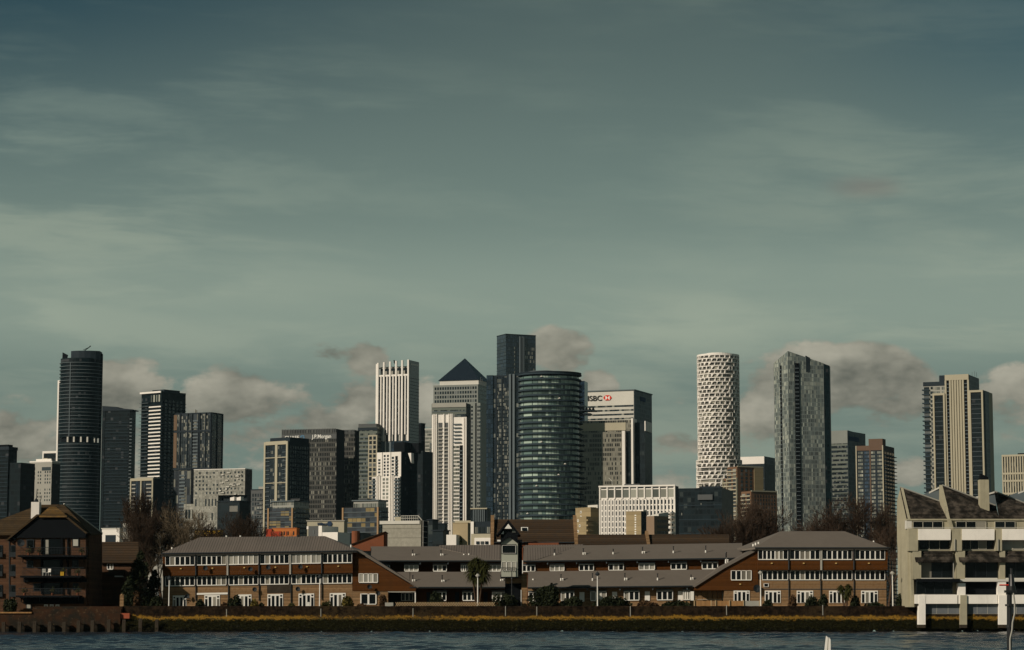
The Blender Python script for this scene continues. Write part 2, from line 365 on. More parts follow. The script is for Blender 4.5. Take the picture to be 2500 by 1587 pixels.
    def top(s, m, h=1.2, out=0.3, name='parapet', x0=None, x1=0.0, y0=0.0, y1=None, z=None):
        x0 = -s.W if x0 is None else x0; y1 = s.L if y1 is None else y1; z = s.H if z is None else z
        return s.part(name, MB().box(x0 - out, x1 + out, y0 - out, y1 + out, z, z + h), m)
def lin(a, b, n): return [a + (b - a) * i / (n - 1) for i in range(n)]
def text_mesh(txt, h, m, depth=0.15, name='letter', squeeze=1.0, spacing=1.0):
    """lettering as a mesh standing in the xz plane, facing -y, cap height h; returns mesh and width"""
    cu = bpy.data.curves.new(name, 'FONT'); cu.body = txt; cu.size = h / 0.70; cu.extrude = depth; cu.offset = 0.022 * h; cu.space_character = spacing
    ob = bpy.data.objects.new(name, cu); COL.objects.link(ob)
    bpy.context.view_layer.update()
    me = bpy.data.meshes.new_from_object(ob.evaluated_get(bpy.context.evaluated_depsgraph_get()))
    bpy.data.objects.remove(ob); bpy.data.curves.remove(cu)
    me.transform(Matrix(((squeeze, 0, 0, 0), (0, 0, -1, 0), (0, 1, 0, 0), (0, 0, 0, 1))))
    me.materials.clear(); me.materials.append(m); me.name = name
    xs = [v.co.x for v in me.vertices]
    return me, (max(xs) - min(xs) if xs else 0), (min(xs) if xs else 0)
# ================================================================ the far towers (left to right)
CT = {
 'dark': curtain('dark_glazing', 2.6, 3.4, (0.0020, 0.0065, 0.0085), (0.0045, 0.011, 0.013), 0.14, 0.30, 0.06, (0.05, 0.055, 0.06), spec=0.10, rough=0.45),
 'navy': curtain('navy_glazing', 1.9, 3.4, (0.014, 0.026, 0.042), (0.008, 0.014, 0.022), 0.14, 0.22, 0.08, (0.04, 0.055, 0.07), rough=0.12, spec=0.6),
 'navylit': curtain('blue_tower_glazing', 2.1, 3.5, (0.009, 0.013, 0.018), (0.010, 0.017, 0.026), 0.16, 0.26, 0.34, (0.17, 0.18, 0.16), rough=0.15, spec=0.4),
 'jpm': curtain('fretted_office_glazing', 1.5, 3.9, (0.010, 0.011, 0.011), (0.075, 0.073, 0.066), 0.36, 0.34, 0.26, (0.22, 0.215, 0.18), var=0.7, spec=0.3),
 'bluegrey': curtain('blue_grey_shaded_side', 3.0, 3.9, (0.034, 0.050, 0.060), (0.058, 0.076, 0.084), 0.10, 0.25, 0.05, (0.07, 0.08, 0.08), spec=0.10, rough=0.45),  # shade of the right faces is put into this darker blue-grey
 'teal': curtain('teal_glazing', 2.4, 3.6, (0.007, 0.013, 0.016), (0.012, 0.019, 0.022), 0.12, 0.25, 0.06, (0.05, 0.065, 0.065), spec=0.10, rough=0.45),
 'silver': curtain('silver_glazing', 1.6, 3.15, (0.125, 0.150, 0.142), (0.23, 0.265, 0.245), 0.16, 0.20, 0.36, (0.50, 0.54, 0.46), rough=0.25, spec=0.7),
 'banded': curtain('banded_glazing', 1.5, 3.8, (0.018, 0.025, 0.024), (0.135, 0.150, 0.128), 0.06, 0.52, 0.30, (0.17, 0.18, 0.155), spec=0.4),
 'lightgrid': curtain('pale_gridded_glazing', 1.4, 3.3, (0.12, 0.13, 0.115), (0.32, 0.315, 0.28), 0.14, 0.30, 0.3, (0.36, 0.35, 0.30)),
 'officegrid': curtain('grid_office_glazing', 1.45, 3.9, (0.016, 0.017, 0.015), (0.20, 0.19, 0.155), 0.30, 0.36, 0.42, (0.26, 0.25, 0.20), var=0.7, spec=0.3),
 'mixed': curtain('mixed_panel_cladding', 2.6, 6.2, (0.030, 0.036, 0.042), (0.045, 0.048, 0.050), 0.10, 0.05, 0.35, (0.24, 0.24, 0.20), var=0.6, spec=0.3),
 'colour': curtain('colourful_cladding', 3.0, 3.0, (0.035, 0.042, 0.050), (0.05, 0.05, 0.05), 0.08, 0.14, 0.30, (0.34, 0.26, 0.12), spec=0.3),
 'chequer': curtain('chequered_panels', 1.15, 1.15, (0.27, 0.265, 0.225), (0.22, 0.215, 0.185), 0.10, 0.10, 0.25, (0.40, 0.39, 0.34), rough=0.8, spec=0.2, var=0.32),
}
# dark glass tower at the left edge
t = Tower('dark_tower', 'dark glass tower cut by the left edge of the view', 'tower', 1500, -40, 21, 42, 1098, 25)
t.body(CT['dark'], z1=t.z(1098)); t.part('wing', MB().box(0.0, t.rx(42) + 0, 1, 16, 0, t.z(1130)), CT['dark'])
t.top(M['dgrey'], 2); t.slabs('F', -t.W, 0, 4, t.H - 2, 40, M['dslab'], 0.35, 0.5, 'floor_band')
t.part('plant_room', MB().box(-t.W + 2, -2, 2, t.L - 2, t.H, t.H + 3.5), M['black'])
# white punched-window tower
t = Tower('white_tower', 'narrow white tower with scattered small dark windows beside the tallest curved dark tower', 'tower', 1750, 73, 127, 147, 1128, 22)
t.body(M['stone']); t.grid('F', -t.W + 0.5, -0.5, 4, t.H - 6, 38, 9, M['tpane'], 0.55, 0.45, skip=lambda i, j: (i * 7 + j * 5 + i * j) % 5 == 0 or i == 2)
t.grid('F', -t.W + 0.6, -t.W + 5, t.H - 13.5, t.H - 3, 3, 1, M['dpane'], 0.62, 0.9, 0.14, 'wide_window'); t.panel('F', -t.W * 0.45, -0.8, t.H - 6.2, t.H - 3.6, 0.1, M['tpane'], 'clerestory')
t.panel('R', 0, t.L, 0, t.H - 1.2, 0.12, CT['dark'], 'shaded_side_face'); t.top(M['white'], 1.0, 0.2)  # unlit right face shown by dark cladding over the pale stone
t.part('roof_crane_shed', MB().box(-10, -6, 3, 7, t.H + 1, t.H + 3.2), M['cream'])
t.part('rooftop_frame', MB().box(-t.W + 4, -2, 2, 3, t.H + 1.0, t.H + 2.6), M['white'])
# white-framed dark slab behind the curved tower
t = Tower('framed_slab_tower', 'thin dark tower edged by a white frame, half hidden behind the curved dark tower', 'tower', 2450, 142, 200, 235, 928, 20)
t.body(CT['dark']); t.cols('F', [-t.W + 0.8], 0, t.H, 1.8, 0.8, M['white'], 'frame_upright'); t.panel('F', -t.W, 0, t.H - 2, t.H + 0.6, 0.82, M['white'], 'frame_head')
xw = t.fx(104, 1101); zw = t.z(1101)
t.part('wing', MB().box(xw, -t.W, 0.2, 20, 0, zw), CT['dark']); t.part('wing_frame', MB().box(xw, -t.W, -0.4, 0.2, zw - 1.6, zw + 0.7).box(xw, xw + 1.6, -0.4, 0.2, 0, zw - 1.6), M['white'])
# tall curved dark tower
t = Tower('curved_dark_tower', 'tallest dark tower on the left, curved, with thin floor bands and a white-columned sky garden', 'tower', 2150, 145, 246, 256, 873, 0, ym=1000, L=30)
cy = 15.0; a_, b_ = t.fx(144.5, y=cy), t.fx(246.5, y=cy); cx = (a_ + b_) / 2; rx = (b_ - a_) / 2; ry = rx * 0.8; zg0, zg1 = t.z(1079), t.z(1066)
t.part('glazing', MB().drum(cx, cy, rx, ry, 0, zg0, 48), CT['dark']); t.part('glazing', MB().drum(cx, cy, rx - 0.6, ry - 0.4, zg1, t.H, 48), CT['dark'])
t.part('sky_garden', MB().drum(cx, cy, rx - 3, ry - 3, zg0, zg1, 32), M['black'])
for px in (165, 181, 198, 213, 228):
    x = t.fx(px, 1072, 2.0); a = (x - cx) / rx; y = cy - ry * math.sqrt(max(0, 1 - a * a)) + 0.4
    t.part('column', MB().box(x - 0.7, x + 0.7, y, y + 1.2, zg0, zg1), M['lslab'])
me = MB().drum(cx, cy, rx + 0.45, ry + 0.45, 0, 0.42, 48).mesh('floor_band', M['slab'])
fl = [(0, 0, z) for z in [3.25 * k for k in range(1, 70)] if z < t.H and not (zg0 - 0.5 < z < zg1 + 0.5)]
t.place('floor_band', me, fl)
qa, qb = t.fx(173.5, 870, 8), t.fx(244, 870, 8); ar = [math.radians(v) for v in (-150, -130, -110, -90, -70, -50, -30)]; t.part('crown', MB().prism([((qa + qb) / 2 + (qb - qa) / 2 * math.cos(v) / 0.866, 12 + 9 * math.sin(v)) for v in ar] + [(qb, 20), (qa, 20)], t.z(855), t.H - 1), M['dgrey'])
t.part('fin', MB().extr([(t.fx(149, y=cy), t.H - 12), (t.fx(152, y=cy), t.H - 12), (t.fx(162, y=cy), t.z(862)), (t.fx(150, y=cy), t.z(856))], cy - 1, cy + 3), M['black'])
t.part('side_fin', MB().box(t.fx(243.5, y=cy), t.fx(247.5, y=cy), cy - 2, cy + 3, 0, t.z(860)), M['black'])
t.part('lit_column', MB().box(t.fx(172, 950, 5), t.fx(174, 950, 5), cy - ry * 0.90 - 0.9, cy - ry * 0.90, zg1, t.H - 4), M['slab'])
cr = MB(); a = Vector((t.fx(193), cy, t.z(854))); b = Vector((t.fx(208), cy, t.z(843))); cr.bar(a, b, 0.35); cr.bar(a + Vector((0, 0, 1.5)), b, 0.25); cr.bar(b, b + Vector((1, 0, 1.2)), 0.5); t.part('maintenance_crane', cr, M['black'])
# balconied dark slab
t = Tower('dark_slab_tower', 'dark slab with thin balcony lines attached to the right of the curved dark tower', 'tower', 2100, 248, 315, 330, 1002, 12, ym=1100)
t.body(CT['dark'], z1=t.H); t.panel('F', -t.W, t.fx(255), 0, t.H + 1.5, 0.4, CT['dark'], 'glazed_bay')
t.slabs('F', t.fx(256), t.fx(313), 6, t.H - 8, 54, M['dslab'], 0.4, 0.7, 'balcony')
t.slabs('R', 0, 4, 6, t.H - 5, 54, M['slab'], 0.8, 2.2, 'end_balcony')
t.part('roof', MB().extr([(-t.W, t.H), (2.6, t.H), (2.6, t.H + 0.9), (t.fx(285), t.z(996)), (t.fx(284), t.z(993)), (-t.W, t.z(990))], -0.5, t.L), M['dgrey'])
# white balconied tower
t = Tower('striped_balcony_tower', 'dark tower with a stack of bright white balcony slabs down its lit face', 'tower', 2050, 345, 394, 453, 957, 38, ym=1000)
t.body(CT['dark'])
xb_ = t.fx(365)
t.balconies('F', xb_, 0, 6, t.z(985), 54, M['white'], M['white'], 0.9, 0.4, 0.7); t.slabs('F', -t.W - 1.2, xb_, 6, t.H - 6, 57, M['slab'], 0.3, 1.8, 'glass_balcony')
t.slabs('R', 0, t.L, 6, t.H - 6, 57, M['dslab'], 0.45, 0.9, 'side_balcony'); t.grid('R', 3, t.L - 3, 6, t.H - 6, 57, 5, M['dpane'], 0.6, 0.5, 0.1)
t.grid('F', xb_ + 1, -1, t.H - 9, t.H - 1.5, 1, 4, M['lpane'], 0.8, 0.5, 0.3, 'penthouse_window')
t.panel('F', -t.W - 1, 0, t.H - 0.6, t.H + 0.9, 1.2, M['white'], 'roof_edge'); t.top(M['dgrey'], 0.8, 0.1)
t.part('plant_room', MB().box(t.fx(365), 0, 3, t.L * 0.75, t.H + 0.8, t.z(950)), M['dgrey'])
M['taupe'] = wall('taupe_panel', (0.15, 0.10, 0.065), 0.1)
# mixed-clad tower
t = Tower('panelled_tower', 'grey tower of mixed vertical panels, stepped in three bands, right of the striped tower', 'tower', 1800, 426, 515, 543, 1010, 24, ym=1080)
zb, zc = t.z(1051), t.z(1143)
t.body(CT['mixed'], z0=zc); t.body(CT['mixed'], z1=zc, x1=t.fx(474, 1200)); t.panel('F', -t.W - 0.6, t.fx(432), zc + 1, zb - 0.5, 0.5, M['taupe'], 'brown_panel'); t.panel('F', -t.W - 0.6, t.fx(432), zb + 1, t.H, 0.5, M['taupe'], 'brown_panel')
for z_ in (zb, zc): t.panel('F', -t.W - 0.4, 0.4, z_ - 0.8, z_ + 0.6, 0.7, M['dgrey'], 'string_course')
t.cols('F', [t.fx(p) for p in (440, 458, 469, 484.5, 488, 502, 514)], zc, t.H + 1, 0.7, 0.8, M['dgrey'])
t.cols('F', [t.fx(470.5, 1200)], 0, zc, 2.5, 0.9, M['black'])
t.slabs('F', t.fx(471), t.fx(484), zc, t.H - 3, 15, M['slab'], 1.0, 0.5, 'balcony'); t.slabs('F', t.fx(438, 1200), t.fx(452, 1200), 3, zc - 3, 38, M['slab'], 1.2, 0.5, 'balcony')
t.grid('F', t.fx(431), t.fx(469), zc, t.H - 1, 15, 7, M['tpane'], 0.8, 0.55, 0.25); t.grid('F', t.fx(489), -1, zc, t.H - 1, 15, 5, M['tpane'], 0.8, 0.5, 0.25)
t.grid('R', 1, t.L - 1, zc, t.H - 1, 15, 6, M['dpane'], 0.7, 0.6, 0.1); t.cols('R', [0.4, t.L * 0.5, t.L - 0.4], zc, t.H + 1, 0.9, 0.6, M['dgrey'])
t.top(M['dgrey'], 1.2, 0.0); t.part('rooftop_mast', MB().box(t.fx(471), t.fx(472), 2, 3, t.H + 1, t.H + 4).box(t.fx(474), t.fx(475), 2, 3, t.H + 1, t.H + 3.4), M['stone'])
# white chequered block
t = Tower('chequered_block', 'pale block chequered with small square windows in front of the panelled tower', 'apartment block', 1700, 473, 598, 615, 1145, 20, ym=1180)
zr, zl = t.z(1208), t.z(1228)
xr = t.fx(532, 1240)
t.body(CT['chequer'], z0=zr, name='upper_wall'); t.body(CT['chequer'], x1=xr, z1=zr, name='lower_wall'); t.part('side_wing', MB().box(t.fx(447, 1240), -t.W, 1, t.L, 0, zl), CT['chequer'])
r_ = random.Random(3)
blk = set((i, j) for i in range(40) for j in range(40) if r_.random() < 0.14)
t.grid('F', -t.W + 0.6, -0.8, zr + 0.3, t.H - 0.8, 6, 14, M['tpane'], 0.50, 0.42, 0.1, skip=lambda i, j: (i, j) in blk)
t.grid('F', -t.W + 0.6, xr - 0.5, 1, zr, 8, 7, M['tpane'], 0.50, 0.42, 0.1, skip=lambda i, j: (i, j + 9) in blk, name='lower_window')
t.grid('F', t.fx(450, 1240), -t.W - 0.5, 1, zl - 1, 6, 3, M['tpane'], 0.5, 0.5, -0.9, name='wing_window')
for k in range(34):
    a_ = r_.uniform(-t.W, xr - 3) if k % 2 else r_.uniform(-t.W * 0.5, -3); z_ = r_.uniform(1, zr) if k % 2 else r_.uniform(zr, t.H - 2)
    t.panel('F', a_, a_ + r_.uniform(1.5, 3), z_, z_ + r_.uniform(0.4, 0.8), 0.9, M['lslab'], 'balcony_front')
t.panel('R', 0.2, t.L, zr, t.H - 0.5, 0.15, CT['dark'], 'shaded_side_face'); t.top(M['white'], 0.5, 0.1)  # dark sheet carries the shade on the right face
t.part('dark_wing', MB().box(xr, 0, 4, t.L, 0, zr), CT['teal'])
# dark building with two white vents
t = Tower('dark_block', 'low dark glass block with two white roof vents in front of the chequered block', 'building', 1300, 531, 585, 612, 1224, 25)
t.body(CT['teal']); t.grid('F', -t.W + 8, -1, t.H - 6, t.H - 2, 1, 9, M['lslab'], 0.8, 0.25, 0.3, 'fin')
for px in (557, 573): t.part('roof_vent', MB().prism([(t.fx(px), 2), (t.fx(px + 10), 2), (t.fx(px + 10), 5), (t.fx(px), 5)], [t.z(1214), t.z(1212), t.z(1212), t.z(1214)], t.H), M['white'])
t.top(M['dgrey'], 0.5)
# slim grey block
t = Tower('slim_grey_block', 'slim grey block between the chequered block and the cream-framed tower', 'apartment block', 1620, 613, 642, 654, 1196, 25)
t.body(M['grey']); t.grid('F', -t.W + 0.6, -0.6, 1, t.H - 2, 26, 4, M['tpane'], 0.7, 0.6); t.slabs('F', -t.W * 0.5, 0, 1, t.H - 4, 25, M['slab'], 0.4, 1.0)
t.top(M['dgrey'], 0.6); t.part('plant_room', MB().box(-t.W * 0.5, -1, 2, 8, t.H, t.H + 2.4), M['stone'])
# cream-framed tower
t = Tower('cream_framed_tower', 'tower with a cream cross-shaped frame on its lit face and a dark right face', 'tower', 1600, 646, 704, 756, 1079, 38, ym=1120)
t.body(M['dgrey']); W_ = t.W
for u in (-W_ + 0.7, -0.7): t.cols('F', [u], 0, t.H + 0.6, 1.5, 0.9, M['cream'], 'frame_upright')
t.cols('F', [t.fx(676)], 0, t.H - 0.4, 2.2, 0.8, M['cream'], 'frame_upright')
for y_, h_ in ((1078, 1.8), (1115, 0.5), (1177, 0.5)): t.panel('F', -W_ + 1.45, -1.45, t.z(y_) - h_, t.z(y_) + (0.6 if y_ == 1078 else 0), 0.85, M['cream'], 'frame_bar')
for a_, b_ in ((-W_ + 1.6, t.fx(660)), (t.fx(690), -1.6)): t.slabs('F', a_, b_, 3, t.H - 4, 36, M['slab'], 0.35, 0.8); t.grid('F', a_, b_, 3, t.H - 2, 36, 2, M['dpane'], 0.62, 0.8, 0.1)
t.grid('F', t.fx(661), t.fx(673), 3, t.H - 2, 36, 4, M['tpane'], 0.7, 0.6, 0.2); t.grid('F', t.fx(679), t.fx(689), 3, t.H - 2, 36, 3, M['tpane'], 0.7, 0.6, 0.2)
t.grid('R', 1, t.L - 1, 3, t.H - 2, 36, 8, M['dpane'], 0.6, 0.5, 0.15); t.slabs('R', t.L * 0.36, t.L * 0.56, 3, t.H - 4, 36, M['dslab'], 0.5, 1.0, 'side_balcony')
t.part('plant_room', MB().box(t.fx(656), 0.0, 1.2, t.L - 1, t.H + 0.6, t.z(1067)), M['dgrey']); t.top(M['dgrey'], 0.6, 0.0)
# bank office slab with lettering
t = Tower('bank_office_slab', 'broad grey office slab carrying a white bank name high on its fretted face', 'office building', 1950, 687, 821, 840, 1047, 17, ym=1150)
t.body(CT['jpm']); t.panel('R', 0.3, t.L, 0, t.H, 0.15, M['black'], 'shaded_side_wall')  # right face painted black for its shade
zt = t.z(1058)
for k in range(34): t.panel('F', -t.W + t.W * k / 34, -t.W + t.W * (k + 0.45) / 34, zt, t.H + 0.5, 0.3, M['grey'], 'crown_fin')
t.panel('F', -t.W, 0, t.z(1071), zt - 0.2, 0.35, M['grey'], 'sign_band')
def sign(t, face, txt, px, py0, py1, pxe, m, d=0.5, name='sign', lab=None, yref=None):
    h = t.z(py0) - t.z(py1); me, w, x0 = text_mesh(txt, h, m, 0.12, name)
    a = t.fx(px, py0); b = t.fx(pxe, py0); k = (b - a) / w
    me.transform(Matrix.Diagonal((k, 1, 1, 1)))
    o = link(name, me, t.root, (a - x0 * k, -d, t.z(py1))); o['label'] = lab or 'white lettering'; return o
M['signw'] = wall('sign_white', (0.80, 0.79, 0.74), 0.02); M['signk'] = wall('sign_black', (0.03, 0.03, 0.03), 0.02)
M['signr'] = wall('sign_red', (0.62, 0.05, 0.03), 0.02); M['signb'] = wall('sign_blue', (0.10, 0.22, 0.34), 0.02); M['signn'] = wall('sign_navy', (0.03, 0.05, 0.09), 0.02)
sign(t, 'F', 'J.P.Morgan', 762, 1060, 1069, 809, M['signw'], 0.6, lab='white bank name lettering')
sign(t, 'F', 'CHASE', 696, 1062, 1069.5, 731, M['signw'], 0.6, lab='white bank name lettering beside the octagonal emblem')
oc = MB(); cxo, czo, ro = t.fx(739, 1066), t.z(1066), 2.2
for k in range(4):
    a0 = R(22.5 + 90 * k); pts = [(cxo + ro * 0.45 * math.cos(a0 + R(0)), czo + ro * 0.45 * math.sin(a0)), (cxo + ro * math.cos(a0), czo + ro * math.sin(a0)), (cxo + ro * math.cos(a0 + R(62)), czo + ro * math.sin(a0 + R(62))), (cxo + ro * 0.45 * math.cos(a0 + R(75)), czo + ro * 0.45 * math.sin(a0 + R(75)))]
    oc.extr([(p[0], p[1]) for p in reversed(pts)], -0.7, -0.4)
t.part('emblem', oc, M['signb'])
# second, narrower slab of the same office
t = Tower('office_slab', 'narrow fretted grey office slab directly right of the bank name slab', 'office building', 2000, 838, 866, 876, 1050, 17, ym=1150)
t.body(CT['jpm']); t.panel('R', 0.3, t.L, 0, t.H, 0.15, M['black'], 'shaded_side_wall')  # black panel gives this slab's right face its shade
for k in range(8): t.panel('F', -t.W + t.W * k / 8, -t.W + t.W * (k + 0.45) / 8, t.z(1060), t.H + 0.5, 0.3, M['grey'], 'crown_fin')
# grey-green office with gridded cream bay
t = Tower('gridded_office', 'grey-green banded office with a cream gridded bay, left of the ribbed white tower', 'office building', 2150, 874, 921, 960, 1042, 17)
t.body(CT['banded']); t.part('roof_screen', MB().box(-t.W + 0.3, -1, 0.4, t.L - 1, t.H, t.z(1034)), M['grey'])
t.panel('F', t.fx(900), 0.3, 0, t.z(1062), 1.0, M['cream'], 'gridded_bay'); t.grid('F', t.fx(901), -0.2, 2, t.z(1064), 38, 2, M['dpane'], 0.72, 0.66, 1.12)
t.slabs('F', -t.W, t.fx(899.5), 2, t.H - 6, 42, M['slab'], 0.6, 0.35, 'floor_band'); t.panel('F', -t.W, 0, t.z(1050), t.z(1043), 0.3, M['dgrey'], 'louvre')
# ribbed white tower
t = Tower('ribbed_white_tower', 'tall tower with bright white vertical ribs, an open crown and a blue glass side', 'tower', 2150, 918.5, 1000, 1023, 915, 22, ym=915)
zt, zm, zb = t.z(915), t.z(1060), t.z(1076)
t.body(CT['navy'], z1=zt); rt = [t.z(883), t.z(878)]
us = lin(t.fx(923.5), t.fx(997.5), 11)
t.panel('F', -t.W, 0, zt - 0.8, zt + 0.8, 0.6, M['white'], 'string_course')
mbr = M['white']
for k, u in enumerate(us):
    big = k in (0, 2, 4, 6, 8, 10) ; z1_ = rt[0] + (rt[1] - rt[0]) * k / 10
    t.cols('F', [u], zm if not big else zm - 6, z1_ if big else zt, 1.55 if big else 1.15, 1.3 if big else 0.9, mbr, 'rib')
    if k < 10 and k % 2 == 0 and k < 9: pass
for k in range(0, 10): t.grid('F', us[k] + 0.7, us[k + 1] - 0.7, zm, zt - 1, 18, 1, M['dpane'], 0.72, 0.9, 0.10, 'window') if k in (0, 4, 8) else t.floors('F', us[k] + 0.7, us[k + 1] - 0.7, zm, zt - 1, 18, 1, M['dpane'], 0.7, 0.9, 0.12, 'window')
t.cols('F', [-t.W + 0.5], zb, rt[0] - 1, 1.2, 0.7, mbr, 'rib')
t.part('crown_wall', MB().box(-t.W + 2, -0.5, 5, 6, zt, t.z(892)).box(-0.6, 0, 0.5, t.L, zt, t.z(879)), CT['navy'])
t.part('crown_ring', MB().box(-t.W, 0, 2.5, 3.2, t.z(897), t.z(894)).box(-t.W + 3, -6, 3.2, 4.8, zt, t.z(903)), M['stone'])
t.part('crown_window', MB().box(-0.05, 0.2, 2.4, t.L - 2.0, t.z(890), t.z(886)), M['lslab'])
mm = MB(); mm.bar((t.fx(957), 4, rt[0] + 1), (t.fx(962), 4, rt[0] - 2), 0.5); mm.bar((t.fx(957), 4, rt[0] + 2.4), (t.fx(960), 4, rt[0]), 0.6); t.part('maintenance_crane', mm, M['black'])
t.panel('F', -t.W, 0, zb, zm, 0.15, CT['teal'], 'sky_lobby'); t.grid('F', -t.W + 1, -1, zb, zm, 1, 9, M['lslab'], 0.9, 0.22, 0.5, 'lobby_column')
t.panel('F', -t.W + 1.2, t.fx(956), t.z(1110), zb - 0.5, 0.4, M['slab'], 'grey_bay'); t.cols('F', [-t.W + 0.6, t.fx(943)], 0, zb, 0.9, 0.8, mbr, 'rib')
t.slabs('R', 0, t.L, zb, zt, 20, M['dslab'], 0.3, 0.25, 'floor_band')
# dark tower behind it
t = Tower('shadowed_tower', 'unlit dark tower showing as a strip right of the ribbed white tower', 'tower', 2350, 1000, 1028, 1038, 1035, 30)
t.body(M['black']); t.slabs('R', 0, t.L, 4, t.H - 8, 40, M['dslab'], 0.4, 0.5); t.top(M['dgrey'], 1)
# stepped white tower
t = Tower('stepped_white_tower', 'stepped white tower with broad piers and a deep shadowed right side, below the ribbed tower', 'tower', 1850, 920, 979, 1010, 1103, 28, ym=1150)
t.body(M['white'], z0=t.z(1163)); xs = t.fx(910, 1200)
t.part('lower_wall', MB().box(xs, t.fx(978), -1.0, t.L, 0, t.z(1163)), M['white'])
t.grid('F', t.fx(935), t.fx(951), t.z(1163), t.z(1108), 7, 2, M['dpane'], 0.66, 0.55, 0.1); t.grid('F', t.fx(922), t.fx(930), t.z(1163), t.z(1118), 6, 1, M['tpane'], 0.66, 0.7, 0.1)
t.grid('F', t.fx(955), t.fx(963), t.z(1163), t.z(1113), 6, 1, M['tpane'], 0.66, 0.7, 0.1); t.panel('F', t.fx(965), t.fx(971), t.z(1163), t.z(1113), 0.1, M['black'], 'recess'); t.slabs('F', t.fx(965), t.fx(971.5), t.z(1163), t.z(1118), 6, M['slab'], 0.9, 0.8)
t.cols('F', [t.fx(932.5), t.fx(953)], t.z(1163), t.H, 0.9, 0.6, M['white'])
zz = t.z(1165)
t.grid('F', t.fx(934, 1230), t.fx(951, 1230), 1, zz, 36, 2, M['lpane'], 0.66, 0.62, 1.15); t.cols('F', [t.fx(p, 1230) for p in (921, 925, 929.5, 954, 958, 962)], 0, zz + 1.6, 0.75, 1.7, M['white'])
t.slabs('F', xs, t.fx(918.5, 1230), 1, zz, 36, M['slab'], 0.9, 2.0); t.grid('F', xs, t.fx(918.5, 1230), 1, zz, 36, 1, M['dpane'], 0.7, 0.8, 1.1); t.slabs('F', t.fx(965, 1230), t.fx(978, 1230), 1, zz, 36, M['slab'], 0.9, 2.4); t.grid('F', t.fx(965, 1230), t.fx(978, 1230), 1, zz, 36, 2, M['dpane'], 0.7, 0.8, 1.1)
t.panel('R', 0.2, t.L, 0, t.H, 0.3, CT['dark'], 'shaded_side_wall'); t.part('dark_crown', MB().box(t.fx(958), t.fx(984), 2, t.L + 6, t.H, t.z(1079)), M['black']); t.part('dark_crown', MB().box(t.fx(984), t.fx(1003), 12, 22, t.H, t.z(1080)), M['black'])  # deep shade on the right side is put into dark cladding
t.part('rear_wing', MB().box(0.5, t.fx(1010, 1150) , 14, 30, 0, t.z(1100)), CT['dark'])
t.part('lit_pier', MB().extr([(t.fx(998, 1100), t.z(1107)), (t.fx(1005.5, 1110), t.z(1107)), (t.fx(1006, 1110), t.z(1132))][::-1], -1.2, 3), M['white'])
# pale glazed tower
t = Tower('pale_glazed_tower', 'pale gridded glass tower partly hidden behind the cream balconied tower', 'tower', 2100, 1038, 1075, 1085, 1048, 15)
t.body(CT['lightgrid']); t.floors('F', -t.W + 0.4, t.fx(1055), 3, t.H - 3, 46, 4, M['lpane'], 0.5, 0.85); t.slabs('F', -t.W, 0, 3, t.H - 3, 46, M['lslab'], 0.5, 0.3, 'floor_band'); t.slabs('F', t.fx(1050), t.fx(1057), 3, t.H - 10, 45, M['slab'], 0.9, 1.6)
t.top(M['lslab'], 0.8)
# pyramid tower
t = Tower('pyramid_tower', 'steel-clad skyscraper crowned by a dark pyramid roof', 'skyscraper', 2300, 1058, 1167, 1188, 938, 17, ym=940)
L_ = t.W
t.L = L_ * 0.95
zs = t.z(984)
t.part('upper_wall', MB().box(-t.W, 0, 0, t.L, zs, t.H), M['steel']); x0_, x1_ = t.fx(1055, 990), t.fx(1183, 990)
x1_ = 3.0
t.part('lower_wall', MB().box(x0_, x1_, -2, t.L + 1, 0, zs), M['steel'])
t.grid('F', -t.W + 1, -1, t.z(983), t.z(941), 4, 17, M['dpane'], 0.62, 0.66, 0.1); t.grid('R', 1, t.L - 1, t.z(983), t.z(941), 4, 16, M['dpane'], 0.62, 0.66, 0.1)
t.part('setback', MB().box(t.fx(1071), t.fx(1166), 3, t.L - 3, t.H, t.z(926)), M['lslab'])
xa_, xc_ = t.fx(1070), t.fx(1166); zp = t.z(926.5); ap = ((xa_ + xc_) / 2, t.L / 2, t.z(875) + 3); py = MB()
q = [(xa_ - 1, 2, zp), (xc_ + 1, 2, zp), (xc_ + 1, t.L - 2, zp), (xa_ - 1, t.L - 2, zp)]
for k in range(4): py.poly([q[k], q[(k + 1) % 4], ap])
py.poly(q[::-1]); M['pyr'] = wall('pyramid_roof', (0.008, 0.015, 0.024), 0.1, rough=0.4, spec=0.3); t.part('pyramid_roof', py, M['pyr'])
for a_, b_ in ((1149, 1155), (1178, 1184)):
    pass
t.grid('F', t.fx(1151), t.fx(1157), 3, zs - 2, 52, 1, M['dpane'], 0.55, 0.7, 2.12); t.panel('F', t.fx(1162), t.fx(1165), 0, zs, 2.3, M['black'], 'recess'); t.grid('F', t.fx(1166.5), t.fx(1175), 3, zs - 2, 52, 2, M['dpane'], 0.55, 0.7, 2.12)
t.grid('F', x0_ + 1, t.fx(1148), zs - 24, zs - 1, 5, 15, M['tpane'], 0.6, 0.6, 2.1)
t.part('rooftop_mast', MB().bar((t.fx(1172), 2, t.z(938)), (t.fx(1172), 2, t.z(920)), 0.35).bar((t.fx(1176), 2, t.z(938)), (t.fx(1176), 2, t.z(925)), 0.3), M['grey'])
